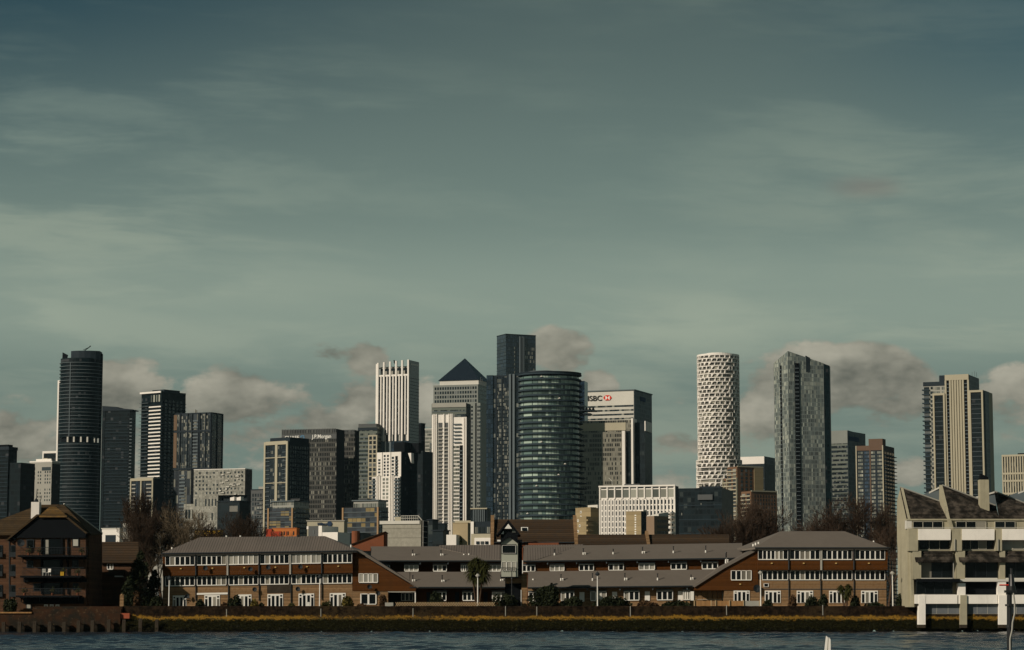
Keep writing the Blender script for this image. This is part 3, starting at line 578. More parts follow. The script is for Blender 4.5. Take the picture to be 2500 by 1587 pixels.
# lit grey office in front of it
t = Tower('lit_grey_office', 'plain lit grey office slab standing before the pyramid skyscraper', 'office building', 2120, 1055, 1138, 1149, 984, 14, ym=1000)
t.body(CT['banded']); t.panel('R', 0.2, t.L, 0, t.H, 0.2, M['dgrey'], 'shaded_side_wall'); t.slabs('F', -t.W, 0, 3, t.H - 4, 48, M['slab'], 0.7, 0.3, 'floor_band'); t.panel('F', -t.W, 0, t.H - 3.5, t.H + 0.4, 0.5, M['stone'], 'parapet')  # right side darkened by colour, as it turns from the sun
# cream balconied tower
t = Tower('cream_balcony_tower', 'bright cream residential tower with stacks of small balconies before the pyramid skyscraper', 'apartment tower', 1950, 1054, 1139, 1149, 1011, 15, ym=1140)
t.body(M['white'], z1=t.z(1018)); t.part('upper_step', MB().box(-t.W, t.fx(1108), 0, t.L, t.z(1018), t.H), M['white'])
zz = t.z(1022); us_ = lambda *p: [t.fx(q_) for q_ in p]
t.cols('F', us_(1058, 1062, 1066, 1084, 1096, 1100, 1104), 0, t.H + 0.5, 0.8, 1.1, M['white'])
for a_, b_ in ((1070, 1080), (1086, 1094)):
    t.panel('F', t.fx(a_), t.fx(b_), 0, zz - 3, 0.1, M['grey'], 'recess'); t.balconies('F', t.fx(a_) - 0.2, t.fx(b_) + 0.2, 2, zz - 5, 49, M['slab'], M['stone'], 1.1, 0.3, 0.7)
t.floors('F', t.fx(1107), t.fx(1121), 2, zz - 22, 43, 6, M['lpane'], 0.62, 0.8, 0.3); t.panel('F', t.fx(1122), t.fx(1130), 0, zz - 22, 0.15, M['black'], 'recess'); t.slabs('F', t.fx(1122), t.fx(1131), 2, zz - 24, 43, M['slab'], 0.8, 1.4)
t.slabs('F', t.fx(1108), t.fx(1126), zz - 20, zz - 2, 6, M['slab'], 0.9, 1.3); t.cols('F', us_(1133, 1138), 0, zz + 1, 1.1, 1.2, M['white']); t.panel('F', t.fx(1134.2), t.fx(1136.8), 0, zz, 0.3, M['tbrick'], 'brick_panel')
t.panel('R', 0.1, t.L, 0, t.z(1018), 0.2, CT['dark'], 'shaded_side_wall'); t.part('plant_room', MB().box(t.fx(1122), t.fx(1134), 3, 10, t.z(1018), t.z(1011)), M['dgrey'])  # dark cladding stands in for the shaded white side
# tall blue tower
t = Tower('tall_blue_tower', 'tallest blue glass tower at centre with a pale vertical stripe', 'skyscraper', 1900, 1213, 1235, 1308, 817, 65, ym=850)
t.body(CT['navy']); W_ = t.W
t.slabs('F', -W_, 0, 20, t.H - 3, 70, M['dslab'], 0.25, 0.3, 'floor_band')
t.cols('R', [t.rx(1270), t.rx(1277)], 0, t.H - 1, 1.6, 0.9, M['slab']); t.panel('R', t.rx(1271.5), t.rx(1275.5), 0, t.H - 2, 0.3, M['black'], 'recess')
t.grid('R', t.rx(1281), t.L - 1, t.H - 60, t.H - 9, 15, 6, M['tpane'], 0.7, 0.6, 0.12); t.grid('R', t.rx(1255), t.rx(1257.5), t.H - 100, t.H - 9, 28, 1, M['lpane'], 0.6, 0.7, 0.12); t.top(M['dgrey'], 0.8, 0.15)
# dark gridded tower in front
t = Tower('gridded_blue_tower', 'dark blue tower of gridded windows with twin grey piers beside the round balcony tower', 'tower', 1650, 1188, 1266, 1300, 918, 15, ym=1050)
t.body(CT['navylit']); t.cols('F', [t.fx(1246), t.fx(1255)], 0, t.H + 1.4, 1.5, 1.4, M['slab']); t.panel('F', t.fx(1248), t.fx(1253), 0, t.H, 0.8, M['black'], 'recess')
for a_, b_, n_ in ((1214, 1224, 2), (1228, 1242, 4)): t.floors('F', t.fx(a_), t.fx(b_), 3, t.H - 8, 57, n_ * 2, M['tpane'], 0.66, 0.85, 0.35)
t.floors('F', t.fx(1192), t.fx(1200), 3, t.H - 8, 57, 3, M['dpane'], 0.66, 0.85, 0.35); t.cols('F', [t.fx(1201), t.fx(1212), t.fx(1226)], 0, t.H, 0.8, 0.6, M['dgrey']); t.part('shoulder', MB().box(-t.W + 0.1, t.fx(1204), -0.8, 5, 0, t.H + 1), CT['navy'])
t.top(M['dgrey'], 0.9, 0.0)
# round balcony tower
t = Tower('round_balcony_tower', 'rounded green glass tower ringed by dark balcony bands', 'tower', 1330, 1266, 1418, 1424, 905, 0, ym=1000, L=30)
cy, ry = 16, 15.0; a_, b_ = t.fx(1265.5, y=cy), t.fx(1419, y=cy); cx = (a_ + b_) / 2; rx = (b_ - a_) / 2
t.part('glazing', MB().drum(cx, cy, rx - 1.2, ry - 1.2, 0, t.H - 2.5, 56), curtain('curved_green_glazing', 1.6, 3.09, (0.085, 0.130, 0.115), (0.014, 0.024, 0.024), 0.12, 0.10, 0.50, (0.40, 0.50, 0.42), rough=0.16, spec=0.6, var=0.6))
nb = round(t.z(912) / 3.08); hh = t.z(912) / nb
bandm = MB(); bandm.drum(cx, cy, rx + 0.35, ry + 0.4, 0, 0.45, 56).drum(cx, cy, rx, ry, 0.45, 1.0, 56)
t.place('balcony_ring', bandm.mesh('floor_band', M['dslab']), [(0, 0, hh * k) for k in reversed(range(0, nb + 1))])
for k in range(1, nb):
    rr = random.Random(k); out = rr.uniform(1.2, 3.4) if k < 33 else (rr.uniform(0.8, 1.8) if k < 40 else 0.4)
    mb = MB(); n = 18; a0, a1 = R(-78), R(35)
    for j in range(n):
        p0 = a0 + (a1 - a0) * j / n; p1 = a0 + (a1 - a0) * (j + 1) / n
        f = lambda p, o, z: (cx + (rx + o) * math.cos(p), cy + (ry + o) * math.sin(p), z)
        w0 = out * math.sin(math.pi * j / n); w1 = out * math.sin(math.pi * (j + 1) / n)
        z = hh * k + 0.1
        mb.poly([f(p0, 0, z), f(p0, w0, z), f(p1, w1, z), f(p1, 0, z)]); mb.poly([f(p0, 0, z + .35), f(p1, 0, z + .35), f(p1, w1, z + .35), f(p0, w0, z + .35)]); mb.poly([f(p0, w0, z), f(p0, w0, z + .35), f(p1, w1, z + .35), f(p1, w1, z)])
    t.part('balcony', mb, M['dslab'])
t.part('roof', MB().drum(cx, cy, rx - 2, ry - 1.5, t.H - 2.5, t.H - 0.6, 56).drum(cx, cy, rx + 0.2, ry + 0.2, t.H - 0.6, t.H, 56), M['dgrey']); t.part('roof_ring', MB().drum(cx - 4, cy, rx - 9, ry - 4, t.H, t.H + 0.7, 40), M['slab'])
for px, z_ in ((1322, 1090), (1364, 1160), (1288, 1258), (1398, 1218), (1366, 985), (1322, 925), (1380, 1140), (1310, 1190)):
    a_ = (t.fx(px, z_) - cx) / rx; y = cy - (ry - 0.4) * math.sqrt(1 - a_ * a_); z0_ = hh * round(t.z(z_) / hh) + 0.8
    t.part('parasol', MB().drum(t.fx(px, z_), y, 0.9, 0.9, z0_ + 0.6, z0_ + 1.3, 8, 0.15, 0.15), M['lslab'])
# blue slab behind, with projecting decks
t = Tower('decked_blue_tower', 'blue tower behind the round balcony tower with a projecting dark deck', 'tower', 2050, 1372, 1427, 1435, 930, 12)
t.body(CT['navy']); t.part('sky_deck', MB().box(-14, 9, -3, 12, t.z(1004), t.z(1001)).box(-12, 5, -2, 11, t.z(1012), t.z(1009)).box(-12, 0, -2, 11, t.z(993), t.z(990)), M['dgrey'])
for k in range(7): t.part('deck_planting', MB().drum(-10 + 3 * k, -2.4, 1.3, 1.2, t.z(1001), t.z(1001) + 2.2, 7, 0.5, 0.5), M['black'])
# bank headquarters with hexagon emblem
t = Tower('bank_headquarters', 'silver bank headquarters tower with a red and white hexagon emblem at its top', 'skyscraper', 2200, 1395, 1548, 1591, 953, 21, ym=1000)
t.body(M['lslab']); t.panel('R', 0, t.L, 0, t.H, 0.25, CT['bluegrey'], 'shaded_side_face')  # white tower's shadow side, its shade put into the panel colour
t.part('parapet', MB().box(-t.W - 0.6, 0.9, -0.9, t.L + 0.6, t.H, t.H + 1.0), M['slab'])
t.floors('F', -t.W + 0.5, -0.5, 3, t.z(985), 48, 26, M['tpane'], 0.45, 0.97, 0.12); t.slabs('F', -t.W, 0, 3, t.z(985), 48, M['lslab'], 0.5, 0.3, 'floor_band')
sign(t, 'F', 'HSBC', 1427, 963, 975.5, 1470, M['signk'], 0.5, lab='dark bank initials')
hx, hz, hw, hh_ = t.fx(1483.5, 969), t.z(969), (t.fx(1494) - t.fx(1473)) / 2, (t.z(962.5) - t.z(975.5)) / 2
t.part('emblem_ground', MB().box(hx - hw * 0.5, hx + hw * 0.5, -0.45, -0.2, hz - hh_, hz + hh_), M['signw'])
em = MB(); h2 = hw * 0.5
for pts in ([(hx - h2, hz + hh_), (hx + h2, hz + hh_), (hx, hz)], [(hx - h2, hz - hh_), (hx, hz), (hx + h2, hz - hh_)], [(hx - hw, hz), (hx - h2, hz + hh_), (hx - h2, hz - hh_)], [(hx + hw, hz), (hx + h2, hz - hh_), (hx + h2, hz + hh_)]): em.extr(pts[::-1], -0.6, -0.46)
t.part('emblem', em, M['signr'])
t.part('side_emblem', MB().box(0.3, 0.5, t.rx(1562, 965), t.rx(1575, 965), t.z(975), t.z(964)), M['signn'])
# gridded office in front of the headquarters
t = Tower('fretted_office', 'gridded grey office with white fin walls in front of the bank headquarters', 'office building', 1950, 1395, 1545, 1552, 1025, 17, ym=1080)
t.body(CT['officegrid']); t.panel('F', -t.W, t.fx(1528), t.z(1050), t.z(1031), 0.5, M['cream'], 'plain_band')
xr = t.fx(1521)
t.part('fin_wall', MB().box(xr, t.fx(1528), -3.4, 0, 0, t.z(1052)), M['white']); t.part('fin_wall', MB().box(t.fx(1543), 1.0, -3.0, t.L, 0, t.z(1022)), M['white'])
t.panel('F', t.fx(1528), t.fx(1543), 0, t.z(1052), 0.3, CT['dark'], 'shadowed_glazing'); t.part('front_bay', MB().box(-t.W, xr, -2.4, 0, 0, t.z(1054)), CT['officegrid'])
t.part('side_wing', MB().box(1.0, t.fx(1572, 1060), 3, 24, 0, t.z(1031)), CT['teal']); t.part('side_fin', MB().box(t.fx(1572, 1060), t.fx(1574.5, 1060), 2.2, 24, t.z(1052), t.z(1028)), M['white'])
# white hotel block
t = Tower('white_grid_block', 'long white block with a tall glazed top storey and slit windows below', 'building', 1250, 1463, 1648, 1656, 1186, 18, ym=1200)
t.body(M['white']); zt, z1_ = t.z(1216), t.z(1193)
n = 10; w_ = t.W / n
t.panel('R', 0.2, t.L, 0, t.H, 0.15, M['dgrey'], 'shaded_side_wall')  # shade on the white block's right end is a dark panel
t.grid('F', -t.W + 0.8, -0.5, zt + 0.6, z1_, 1, n, M['lpane'], 0.96, 0.84, 0.1, 'tall_window'); t.grid('F', -t.W + 0.8, -0.5, z1_ + 0.3, t.H - 0.2, 1, n, M['dpane'], 0.6, 0.8, 0.1, 'clerestory')
t.cols('F', lin(-t.W + 0.4, -0.2, n + 1), zt, t.H + 0.3, 0.7, 0.5, M['white'])
t.grid('F', -t.W + 0.8, -0.5, 0, zt - 0.4, 20, 21, M['dpane'], 0.74, 0.38, 0.1); t.cols('F', lin(-t.W + 0.2, -0.1, 22), 0, zt, 0.5, 0.3, M['white'], 'rib')
t.panel('F', -t.W - 0.2, 0.2, t.H - 0.2, t.H + 0.6, 0.7, M['white'], 'cornice'); t.part('plant_room', MB().box(t.fx(1518), t.fx(1556), 5, 12, t.H, t.H + 1.6), M['grey'])
pl = MB(); a = (t.fx(1490), 4, t.H); pl.bar(a, (a[0], 4, t.H + 3.2), 0.12).bar((a[0], 4, t.H + 3.2), (a[0] - 2, 4, t.H + 5), 0.15); t.part('rooftop_aerial', pl, M['lslab'])
for k in range(5):
    z_ = t.z(1303) + (t.z(1254) - t.z(1303)) * k / 4; t.part('curved_balcony', MB().drum(t.fx(1638, 1280), -1.5, (t.fx(1647) - t.fx(1629)) / 2, 2.6, z_, z_ + 0.9, 20), M['white'])
# dark teal office
t = Tower('dark_teal_office', 'low dark teal glass office between the long white block and the honeycomb cylinder', 'office building', 1450, 1640, 1762, 1790, 1191, 15)
t.body(CT['teal']); t.part('plant_room', MB().box(t.fx(1704), t.fx(1755), 4, 14, t.H, t.z(1186)), M['dgrey']); t.slabs('F', -t.W, 0, 3, t.H - 2, 8, M['dslab'], 0.4, 0.3, 'floor_band'); t.panel('F', t.fx(1704), t.fx(1740), t.z(1220), t.z(1207), 1.2, M['grey'], 'grey_screen')
t.grid('F', t.fx(1660), t.fx(1755), t.z(1260), t.z(1225), 3, 12, M['tpane'], 0.5, 0.2, 0.2, 'window', skip=lambda i, j: (i * 5 + j * 3) % 4)
# honeycomb cylinder
t = Tower('honeycomb_cylinder', 'round white honeycomb-like tower with staggered triangular balconies', 'tower', 1850, 1705, 1809, 1811, 865, 2, ym=1000, L=35)
cx, rx = -t.W / 2, t.W / 2; cy = rx; zlow = t.z(1122)
CT['honey'] = curtain('cylinder_glazing', 2.1, 3.04, (0.035, 0.034, 0.032), (0.30, 0.29, 0.25), 0.10, 0.08, 0.36, (0.36, 0.35, 0.29), var=0.8); t.part('glazing', MB().drum(cx, cy, rx - 1.2, rx - 1.2, 0, t.H - 1, 48), CT['honey']); n = 27; hh = (t.H - zlow) / n
def honey(rad, seed, h, cells=24):
    mb = MB(); rr = random.Random(seed); mb.drum(cx, cy, rad, rad, 0, 0.62, 48)
    f = lambda a, z, o=0.15: (cx + (rad + o) * math.cos(a), cy + (rad + o) * math.sin(a), z)
    st = 2 * math.pi / cells; ph = (seed % 2) * st * 0.5
    for k in range(cells):
        q = rr.random(); a0 = st * k + ph; w = st * rr.uniform(0.24, 0.52)
        if q < 0.20: continue
        if q < 0.72: pts = [(a0, 0.5, .15), (a0 + w * 0.12, 0.5, .15), (a0 + w, h + 0.1, .15), (a0, h + 0.1, .15)] if q < 0.52 else [(a0, 0.5, .15), (a0 + w, 0.5, .15), (a0 + w, h + 0.1, .15), (a0 + w * 0.85, h + 0.1, .15)]
        else: pts = [(a0, 0.5, .15), (a0 + w * 0.35, 0.5, .15), (a0 + w * 0.35, h + 0.1, .15), (a0, h + 0.1, .15)]
        P4 = [f(a, z) for a, z, o in pts]; i = len(mb.v); g = lambda p: (cx + (p[0] - cx) * (rad - 1.2) / (rad + 0.15), cy + (p[1] - cy) * (rad - 1.2) / (rad + 0.15), p[2])
        mb.v += P4 + [g(p) for p in P4]; mb.f += [(i, i + 1, i + 2, i + 3), (i + 1, i, i + 4, i + 5), (i + 2, i + 1, i + 5, i + 6), (i + 3, i + 2, i + 6, i + 7), (i, i + 3, i + 7, i + 4)]
    return mb
mes = [honey(rx, k, hh).mesh('balcony_ring', M['white']) for k in range(6)]
order = [0, 1, 2, 3, 4, 5, 2, 1, 4, 3, 0, 5]
for k in range(n): link('balcony_ring', mes[order[k % 12]], t.root, (0, 0, zlow + hh * k))
rx2 = rx * 1.085; t.part('lower_glazing', MB().drum(cx, cy, rx2 - 1.3, rx2 - 1.3, 0, zlow, 48), CT['honey'])
mes2 = [honey(rx2, k + 10, hh).mesh('balcony_ring', M['white']) for k in range(3)]; z_ = zlow - hh; k = 0
while z_ > 5: link('balcony_ring', mes2[k % 3], t.root, (0, 0, z_)); z_ -= hh; k += 1
t.part('cap', MB().drum(cx, cy, rx + 0.1, rx + 0.1, t.H - 0.5, t.H + 1, 48).drum(cx, cy, rx2, rx2, zlow - 0.3, zlow + 0.4, 48).drum(cx, cy, rx * 0.6, rx * 0.6, t.H + 1, t.H + 2.2, 24), M['white'])
# white-topped office
t = Tower('white_topped_office', 'office with a plain white top band over dark glass, right of the honeycomb cylinder', 'office building', 2100, 1800, 1866, 1905, 1114, 25)
t.body(CT['teal'], z1=t.z(1132)); t.body(M['white'], z0=t.z(1132), name='upper_wall'); t.panel('R', 0, t.L, t.z(1132), t.H, 0.2, CT['bluegrey'], 'shaded_side_face'); t.slabs('F', -t.W, 0, 3, t.z(1140), 12, M['slab'], 0.5, 0.3, 'floor_band')  # white band's right face is coloured darker for shade
# brick and cream tower
t = Tower('brick_balcony_tower', 'brick tower with a cream frame of stacked balconies below the honeycomb cylinder', 'apartment tower', 1700, 1776, 1800, 1863, 1139, 60, ym=1180)
t.body(M['tbrick']); t.part('side_wing', MB().box(-t.W - 5.0, -t.W, 0.3, 12, 0, t.z(1166)), M['tbrick'])
t.balconies('F', -t.W, -0.4, 1, t.H - 1, 38, M['cream'], M['cream'], 0.8, 0.35, 0.4); t.balconies('F', -t.W - 5, -t.W - 0.2, 1, t.z(1166) - 1, 35, M['cream'], M['cream'], 0.5, 0.4, 0.5)
t.grid('F', -t.W, -0.5, 1, t.H - 1, 38, 2, M['tpane'], 0.6, 0.7); t.grid('F', -t.W - 4.8, -t.W - 0.3, 1, t.z(1166) - 1, 35, 2, M['tpane'], 0.6, 0.7, -0.2 + 0.0)
t.cols('F', [-t.W, -t.W - 4.8, -0.2], 0, t.H if False else t.z(1166), 0.5, 0.9, M['cream'])
for px in (1811, 1822, 1833): t.grid('R', t.rx(px) - 0.9, t.rx(px) + 0.9, 1, t.H - 1.5, 38, 1, M['dpane'], 0.7, 0.9, 0.1)
t.panel('R', t.rx(1841), t.L, 0, t.H, 0.4, M['buff'], 'buff_panel'); t.panel('R', 0, t.L, t.H - 0.3, t.H + 0.5, 0.5, M['cream'], 'cornice')
# lower brick block
t = Tower('brick_block', 'lower brick block with pale cornice behind reddish bare trees', 'apartment block', 1600, 1810, 1834, 1897, 1199, 60, ym=1230)
t.body(M['tbrick']); t.balconies('F', -t.W, -0.4, 1, t.H - 1, 30, M['cream'], M['cream'], 0.7, 0.35, 0.4); t.grid('F', -t.W, -0.5, 1, t.H - 1, 30, 2, M['tpane'], 0.6, 0.7); t.grid('R', 2, t.L - 1, 1, t.H - 2, 30, 8, M['dpane'], 0.65, 0.3, 0.1); t.panel('R', 0, t.L, t.H - 0.3, t.H + 0.5, 0.5, M['cream'], 'cornice')
# silver chisel-topped tower
t = Tower('chisel_top_tower', 'tall silver-green tower with a peaked sloping roof and two dark balcony slots', 'skyscraper', 1800, 1889, 1924, 2011, 888, 74, ym=890)
zr = t.H
pts = [(-t.W, 0), (0, 0), (0, t.L), (-t.W, t.L)]
t.part('wall', MB().prism(pts, [t.zd(886, -t.W, 0), t.z(857), t.zd(887, 0, t.L), t.zd(887, -t.W, t.L)], 0), CT['silver'])
for u in lin(-t.W + 0.3, -0.3, 11):
    f_ = (u + t.W) / t.W; t.cols('F', [u], 0, t.zd(886, -t.W, 0) + (t.z(857) - t.zd(886, -t.W, 0)) * f_, 0.22, 0.10, M['grey'], 'fin')
for u in lin(0.3, t.L - 0.3, 27):
    f_ = u / t.L; t.cols('R', [u], 0, t.z(857) + (t.zd(887, 0, t.L) - t.z(857)) * f_, 0.22, 0.10, M['grey'], 'fin')
t.part('roof_screen', MB().prism([(-1, t.L * 0.5), (0.1, t.L * 0.5), (0.1, t.L * 0.62), (-1, t.L * 0.62)], [t.z(867), t.z(867), t.z(872), t.z(872)], t.H - 6), M['dgrey'])
sx = t.fx(1906.5); t.panel('F', sx - 1.3, sx + 1.3, 0, t.z(888), 0.45, M['black'], 'balcony_slot'); t.slabs('F', sx - 1.3, sx + 1.3, 4, t.z(890), 60, M['slab'], 0.6, 0.75)
sx = t.rx(1945.5); t.panel('R', sx - 2.0, sx + 2.0, 0, t.z(886), 0.45, M['black'], 'balcony_slot'); t.slabs('R', sx - 1.8, sx + 1.2, 4, t.z(890), 60, M['slab'], 0.6, 0.9)
t.part('end_wall', MB().prism([(-6, t.L), (0.4, t.L), (1.6, t.L + 4), (-6, t.L + 8)], [t.zd(888, 0, t.L)] * 2 + [t.zd(893, 0, t.L)] * 2, 0), CT['dark'])
# banded glass office
t = Tower('banded_office', 'pale green banded glass office right of the chisel-topped tower', 'office building', 2100, 1990, 2069, 2112, 1052, 30)
t.body(CT['banded']); t.panel('R', 0, t.L, 0, t.H, 0.2, CT['bluegrey'], 'shaded_side_face'); t.panel('F', -t.W, 0, t.z(1082), t.H, 0.4, M['steel'], 'louvred_top'); t.floors('F', -t.W, 0, 3, t.z(1084), 36, 22, M['dpane'], 0.4, 0.98, 0.15)
t.panel('R', 2, t.L * 0.62, t.z(1075), t.z(1064), 0.4, M['signn'], 'dark_panel'); t.part('roof', MB().prism([(-t.W, 0), (0, 0), (0, t.L), (-t.W, t.L)], [t.H + 0.6] * 2 + [t.H - 1] * 2, t.H - 2), M['steel'])
# brown panelled tower
t = Tower('brown_tower', 'mid-height brown tower with pale windows and balconies down its right side', 'apartment tower', 1750, 2089, 2157, 2183, 1087, 24)
t.body(M['dgrey']); t.floors('F', t.fx(2094), t.fx(2106), 3, t.H - 4, 41, 3, M['lpane'], 0.6, 0.9); t.floors('F', t.fx(2110), t.fx(2122), 3, t.H - 4, 41, 3, M['bpane'], 0.6, 0.9); t.floors('F', t.fx(2126), t.fx(2136), 3, t.H - 4, 41, 2, M['lpane'], 0.6, 0.9); t.floors('F', t.fx(2141), t.fx(2154), 3, t.H - 4, 41, 3, M['lpane'], 0.6, 0.9)
M['brown'] = wall('brown_panel', (0.13, 0.085, 0.06), 0.12); t.cols('F', [t.fx(2124), t.fx(2090.5)], 0, t.H, 0.9, 0.4, M['brown']); t.panel('F', -t.W, 0, t.H - 3.6, t.H, 0.35, M['brown'], 'top_band')
t.cols('F', [-t.W + 0.4, -0.6], 0, t.H, 0.8, 0.7, M['cream'], 'corner_pier'); t.slabs('R', 0.5, t.L + 1.5, 3, t.H - 5, 41, M['dslab'], 0.5, 1.5); t.grid('R', 1, t.L, 3, t.H - 4, 41, 4, M['dpane'], 0.6, 0.7)
t.part('plant_room', MB().box(t.fx(2118), t.fx(2152), 3, 12, t.H, t.z(1070)), M['brown'])
# ribbed cream tower group
t = Tower('ribbed_cream_tower', 'clustered tower with bright cream ribs on its central shaft, above the saw-tooth roofs', 'skyscraper', 1850, 2309, 2367, 2391, 915, 24, ym=1000)
zt = t.z(928)
t.body(M['black']); W_ = t.W; t.panel('F', -W_, 0, t.z(927), t.H + 0.5, 1.3, M['cream'], 'head_band')
t.cols('F', [-W_ + 0.5] + lin(-W_ + 4.0, -4.6, 6) + [-0.5], 0, t.z(927), 1.35, 1.2, M['cream'], 'rib'); t.panel('F', -W_ + 3.6, -4.2, 0, t.z(927), 0.4, M['cream'], 'rib_backing')
t.slabs('F', -W_ + 1.2, -W_ + 3.3, 3, zt, 62, M['slab'], 0.5, 0.8); t.slabs('F', -3.6, -1.2, 3, zt, 62, M['slab'], 0.5, 0.8)
t.panel('R', 0, t.L, 0, t.H, 0.3, CT['bluegrey'], 'shaded_side_face')
x0_, x1_ = t.fx(2254), t.fx(2309)
t.part('left_wing', MB().box(x0_, -W_, 3, t.L, 0, t.z(938)), CT['lightgrid']); t.part('wing_screen', MB().box(x0_ - 0.4, -W_, 2.6, t.L, t.z(938), t.z(928)), M['dgrey'])
h = t.z(938) / 50; t.place('balcony', MB().box(x0_ - 1.2, t.fx(2268), 1.6, 6, 0, 0.9).mesh('balcony', M['dslab']), [(0, 0, h * k) for k in range(1, 50)])
t.place('window_strip', MB().box(x0_ + 0.2, t.fx(2267), 2.8, 3.2, 0.9, 2.8).box(t.fx(2271), t.fx(2276), 2.8, 3.2, 0.9, 2.8).mesh('window_strip', M['dpane']), [(0, 0, h * k) for k in range(1, 50)])
for a_, b_, zt_, y0_ in ((2279, 2308.5, 958, -1.5), (2371, 2405, 955, 0.5)):
    u0, u1 = t.fx(a_), t.fx(b_); z1_ = t.z(zt_)
    if a_ == 2371: y0_ = -6 + (u0 * 0.0); 
    t.part('dark_wing', MB().box(u0 + 1.3, u1 - 1.3, y0_, t.L * 0.8, 0, z1_ - 1.6), CT['dark']); t.part('wing_frame', MB().box(u0, u0 + 1.3, y0_ - 0.8, t.L * 0.8, 0, z1_).box(u1 - 1.3, u1, y0_ - 0.8, t.L * 0.8, 0, z1_).box(u0 + 1.3, u1 - 1.3, y0_ - 0.8, t.L * 0.8, z1_ - 1.6, z1_), M['cream'])
    n_ = 46; h = z1_ / n_; t.place('floor_band', MB().box(u0 + 1.3, u1 - 1.3, y0_ - 0.3, y0_ + 0.1, 0, 0.25).mesh('floor_band', M['slab']), [(0, 0, h * k) for k in range(1, n_ - 1)])
u1 = t.fx(2405)
t.part('side_balconies', MB().box(u1, u1 + 1.0, -4, 10, 0, t.z(956)), CT['bluegrey']); t.part('plant_room', MB().box(t.fx(2290), t.fx(2325), 6, 18, t.z(928), t.z(912)), M['dgrey'])
t.part('rooftop_mast', MB().bar((-0.5, 14, t.H), (-0.5, 14, t.H + 3.5), 0.12).bar((1.0, 16, t.H), (1.0, 16, t.H + 4.2), 0.12).bar((2.0, 18, t.H), (2.0, 18, t.H + 3.6), 0.12), M['grey'])
# ribbed block at the right edge
t = Tower('ribbed_cream_block', 'pale ribbed block cut by the right edge of the view', 'building', 1500, 2446, 2530, 2560, 1110, 25)
t.body(M['grey']); t.cols('F', lin(-t.W + 0.4, -0.4, 14), 0, t.H, 0.8, 0.8, M['cream'], 'rib')
for y_ in (1110, 1154, 1172, 1203): t.panel('F', -t.W, 0, t.z(y_) - 0.8, t.z(y_) + 0.4, 0.95, M['cream'], 'string_course')
t.grid('F', -t.W + 0.4, -0.4, 1, t.H - 1, 30, 13, M['tpane'], 0.75, 0.6, 0.1); t.part('plant_room', MB().box(t.fx(2482), t.fx(2520), 3, 12, t.H, t.H + 1.4), M['black'])
# ================================================================ nearer, lower buildings beyond the terraces
t = Tower('cream_pier_tower', 'cream residential tower with two open balcony stacks behind the bare trees', 'apartment tower', 1800, 319, 374, 400, 1168, 28, ym=1200)
t.body(M['dgrey']); W_ = t.W; t.cols('F', [-W_ + 0.4, t.fx(345), -0.4], 0, t.H, 1.1, 0.8, M['cream']); t.panel('F', -W_, 0, t.H - 1.6, t.H + 0.4, 0.85, M['cream'], 'head_band')
t.cols('F', [t.fx(335), t.fx(354)], 0, t.H - 1.6, 0.5, 0.4, M['bpane'], 'blue_strip')
for a_, b_ in ((323, 332), (358, 371)): t.balconies('F', t.fx(a_), t.fx(b_), 0.5, t.H - 2, 33, M['slab'], M['stone'], 0.9, 0.3, 0.6)
t.part('plant_room', MB().box(-W_ + 3, -2, 3, 9, t.H, t.H + 1.5), M['stone'])
t = Tower('white_grid_house', 'low white-framed building with square openings behind the bare trees', 'building', 700, 300, 378, 392, 1277, 15)
t.body(M['stone'], z1=t.z(1277)); t.part('lower_wing', MB().box(t.fx(304), 4, -2, 4, 0, t.z(1298)), M['stone']); t.grid('F', -t.W, -0.4, 0.2, t.H, 3, 6, M['dpane'], 0.7, 0.75, 0.1, 'window'); t.grid('F', t.fx(306), 3.5, 0.2, t.z(1299), 2, 6, M['dpane'], 0.65, 0.75, 2.1, 'window')
t = Tower('white_shed', 'small pale flat-roofed shed beside the brick gabled warehouse', 'shed', 560, 249, 292, 300, 1291, 20)
t.body(M['white']); t.panel('F', -t.W + 1, -1.0, 0.5, t.z(1306), 0.1, M['dgrey'], 'doorway'); t.top(M['lslab'], 0.2, 0.15)
t = Tower('white_low_house', 'long low white building with small dark windows behind the bare trees', 'building', 620, 398, 474, 482, 1296, 15)
t.body(M['stone']); t.grid('F', -t.W, 0, 0.3, t.H, 3, 9, M['dpane'], 0.5, 0.55); t.top(M['slab'], 0.2)
t = Tower('yellow_building', 'yellow flat-roofed building glimpsed through bare branches', 'building', 560, 475, 536, 544, 1294, 15)
M['yellow'] = wall('yellow_cladding', (0.60, 0.36, 0.035), 0.12); M['orange'] = wall('orange_render', (0.45, 0.15, 0.045), 0.1); M['red'] = wall('red_render', (0.34, 0.05, 0.025), 0.1)
t.body(M['yellow']); t.top(M['grey'], 0.2); t.panel('F', -10 if t.W > 10 else -t.W * .5, -1, 0, t.z(1303), 0.1, M['brick'], 'brick_infill')
t = Tower('orange_building', 'bright orange flat-roofed building above the left grey roof', 'building', 600, 665, 724, 731, 1290, 15)
t.body(M['orange']); t.part('red_wing', MB().box(-t.W - 1.5, -t.W, -0.5, 5, 0, t.z(1291)).box(-t.W, -t.W + 2.5, -0.4, 0.2, 0, t.z(1297)), M['red']); t.panel('F', -t.W + 0.8, t.fx(686), t.z(1307), t.z(1298), 0.1, M['dpane'], 'window')
for px in (692.5, 702, 715.5): t.panel('F', t.fx(px), t.fx(px + 2.6), t.z(1306), t.z(1297), 0.1, M['dpane'], 'window')
t.panel('F', t.fx(698), t.fx(700), t.z(1307), t.z(1297), 0.1, M['red'], 'door'); t.top(M['orange'], 0.15, 0.1)
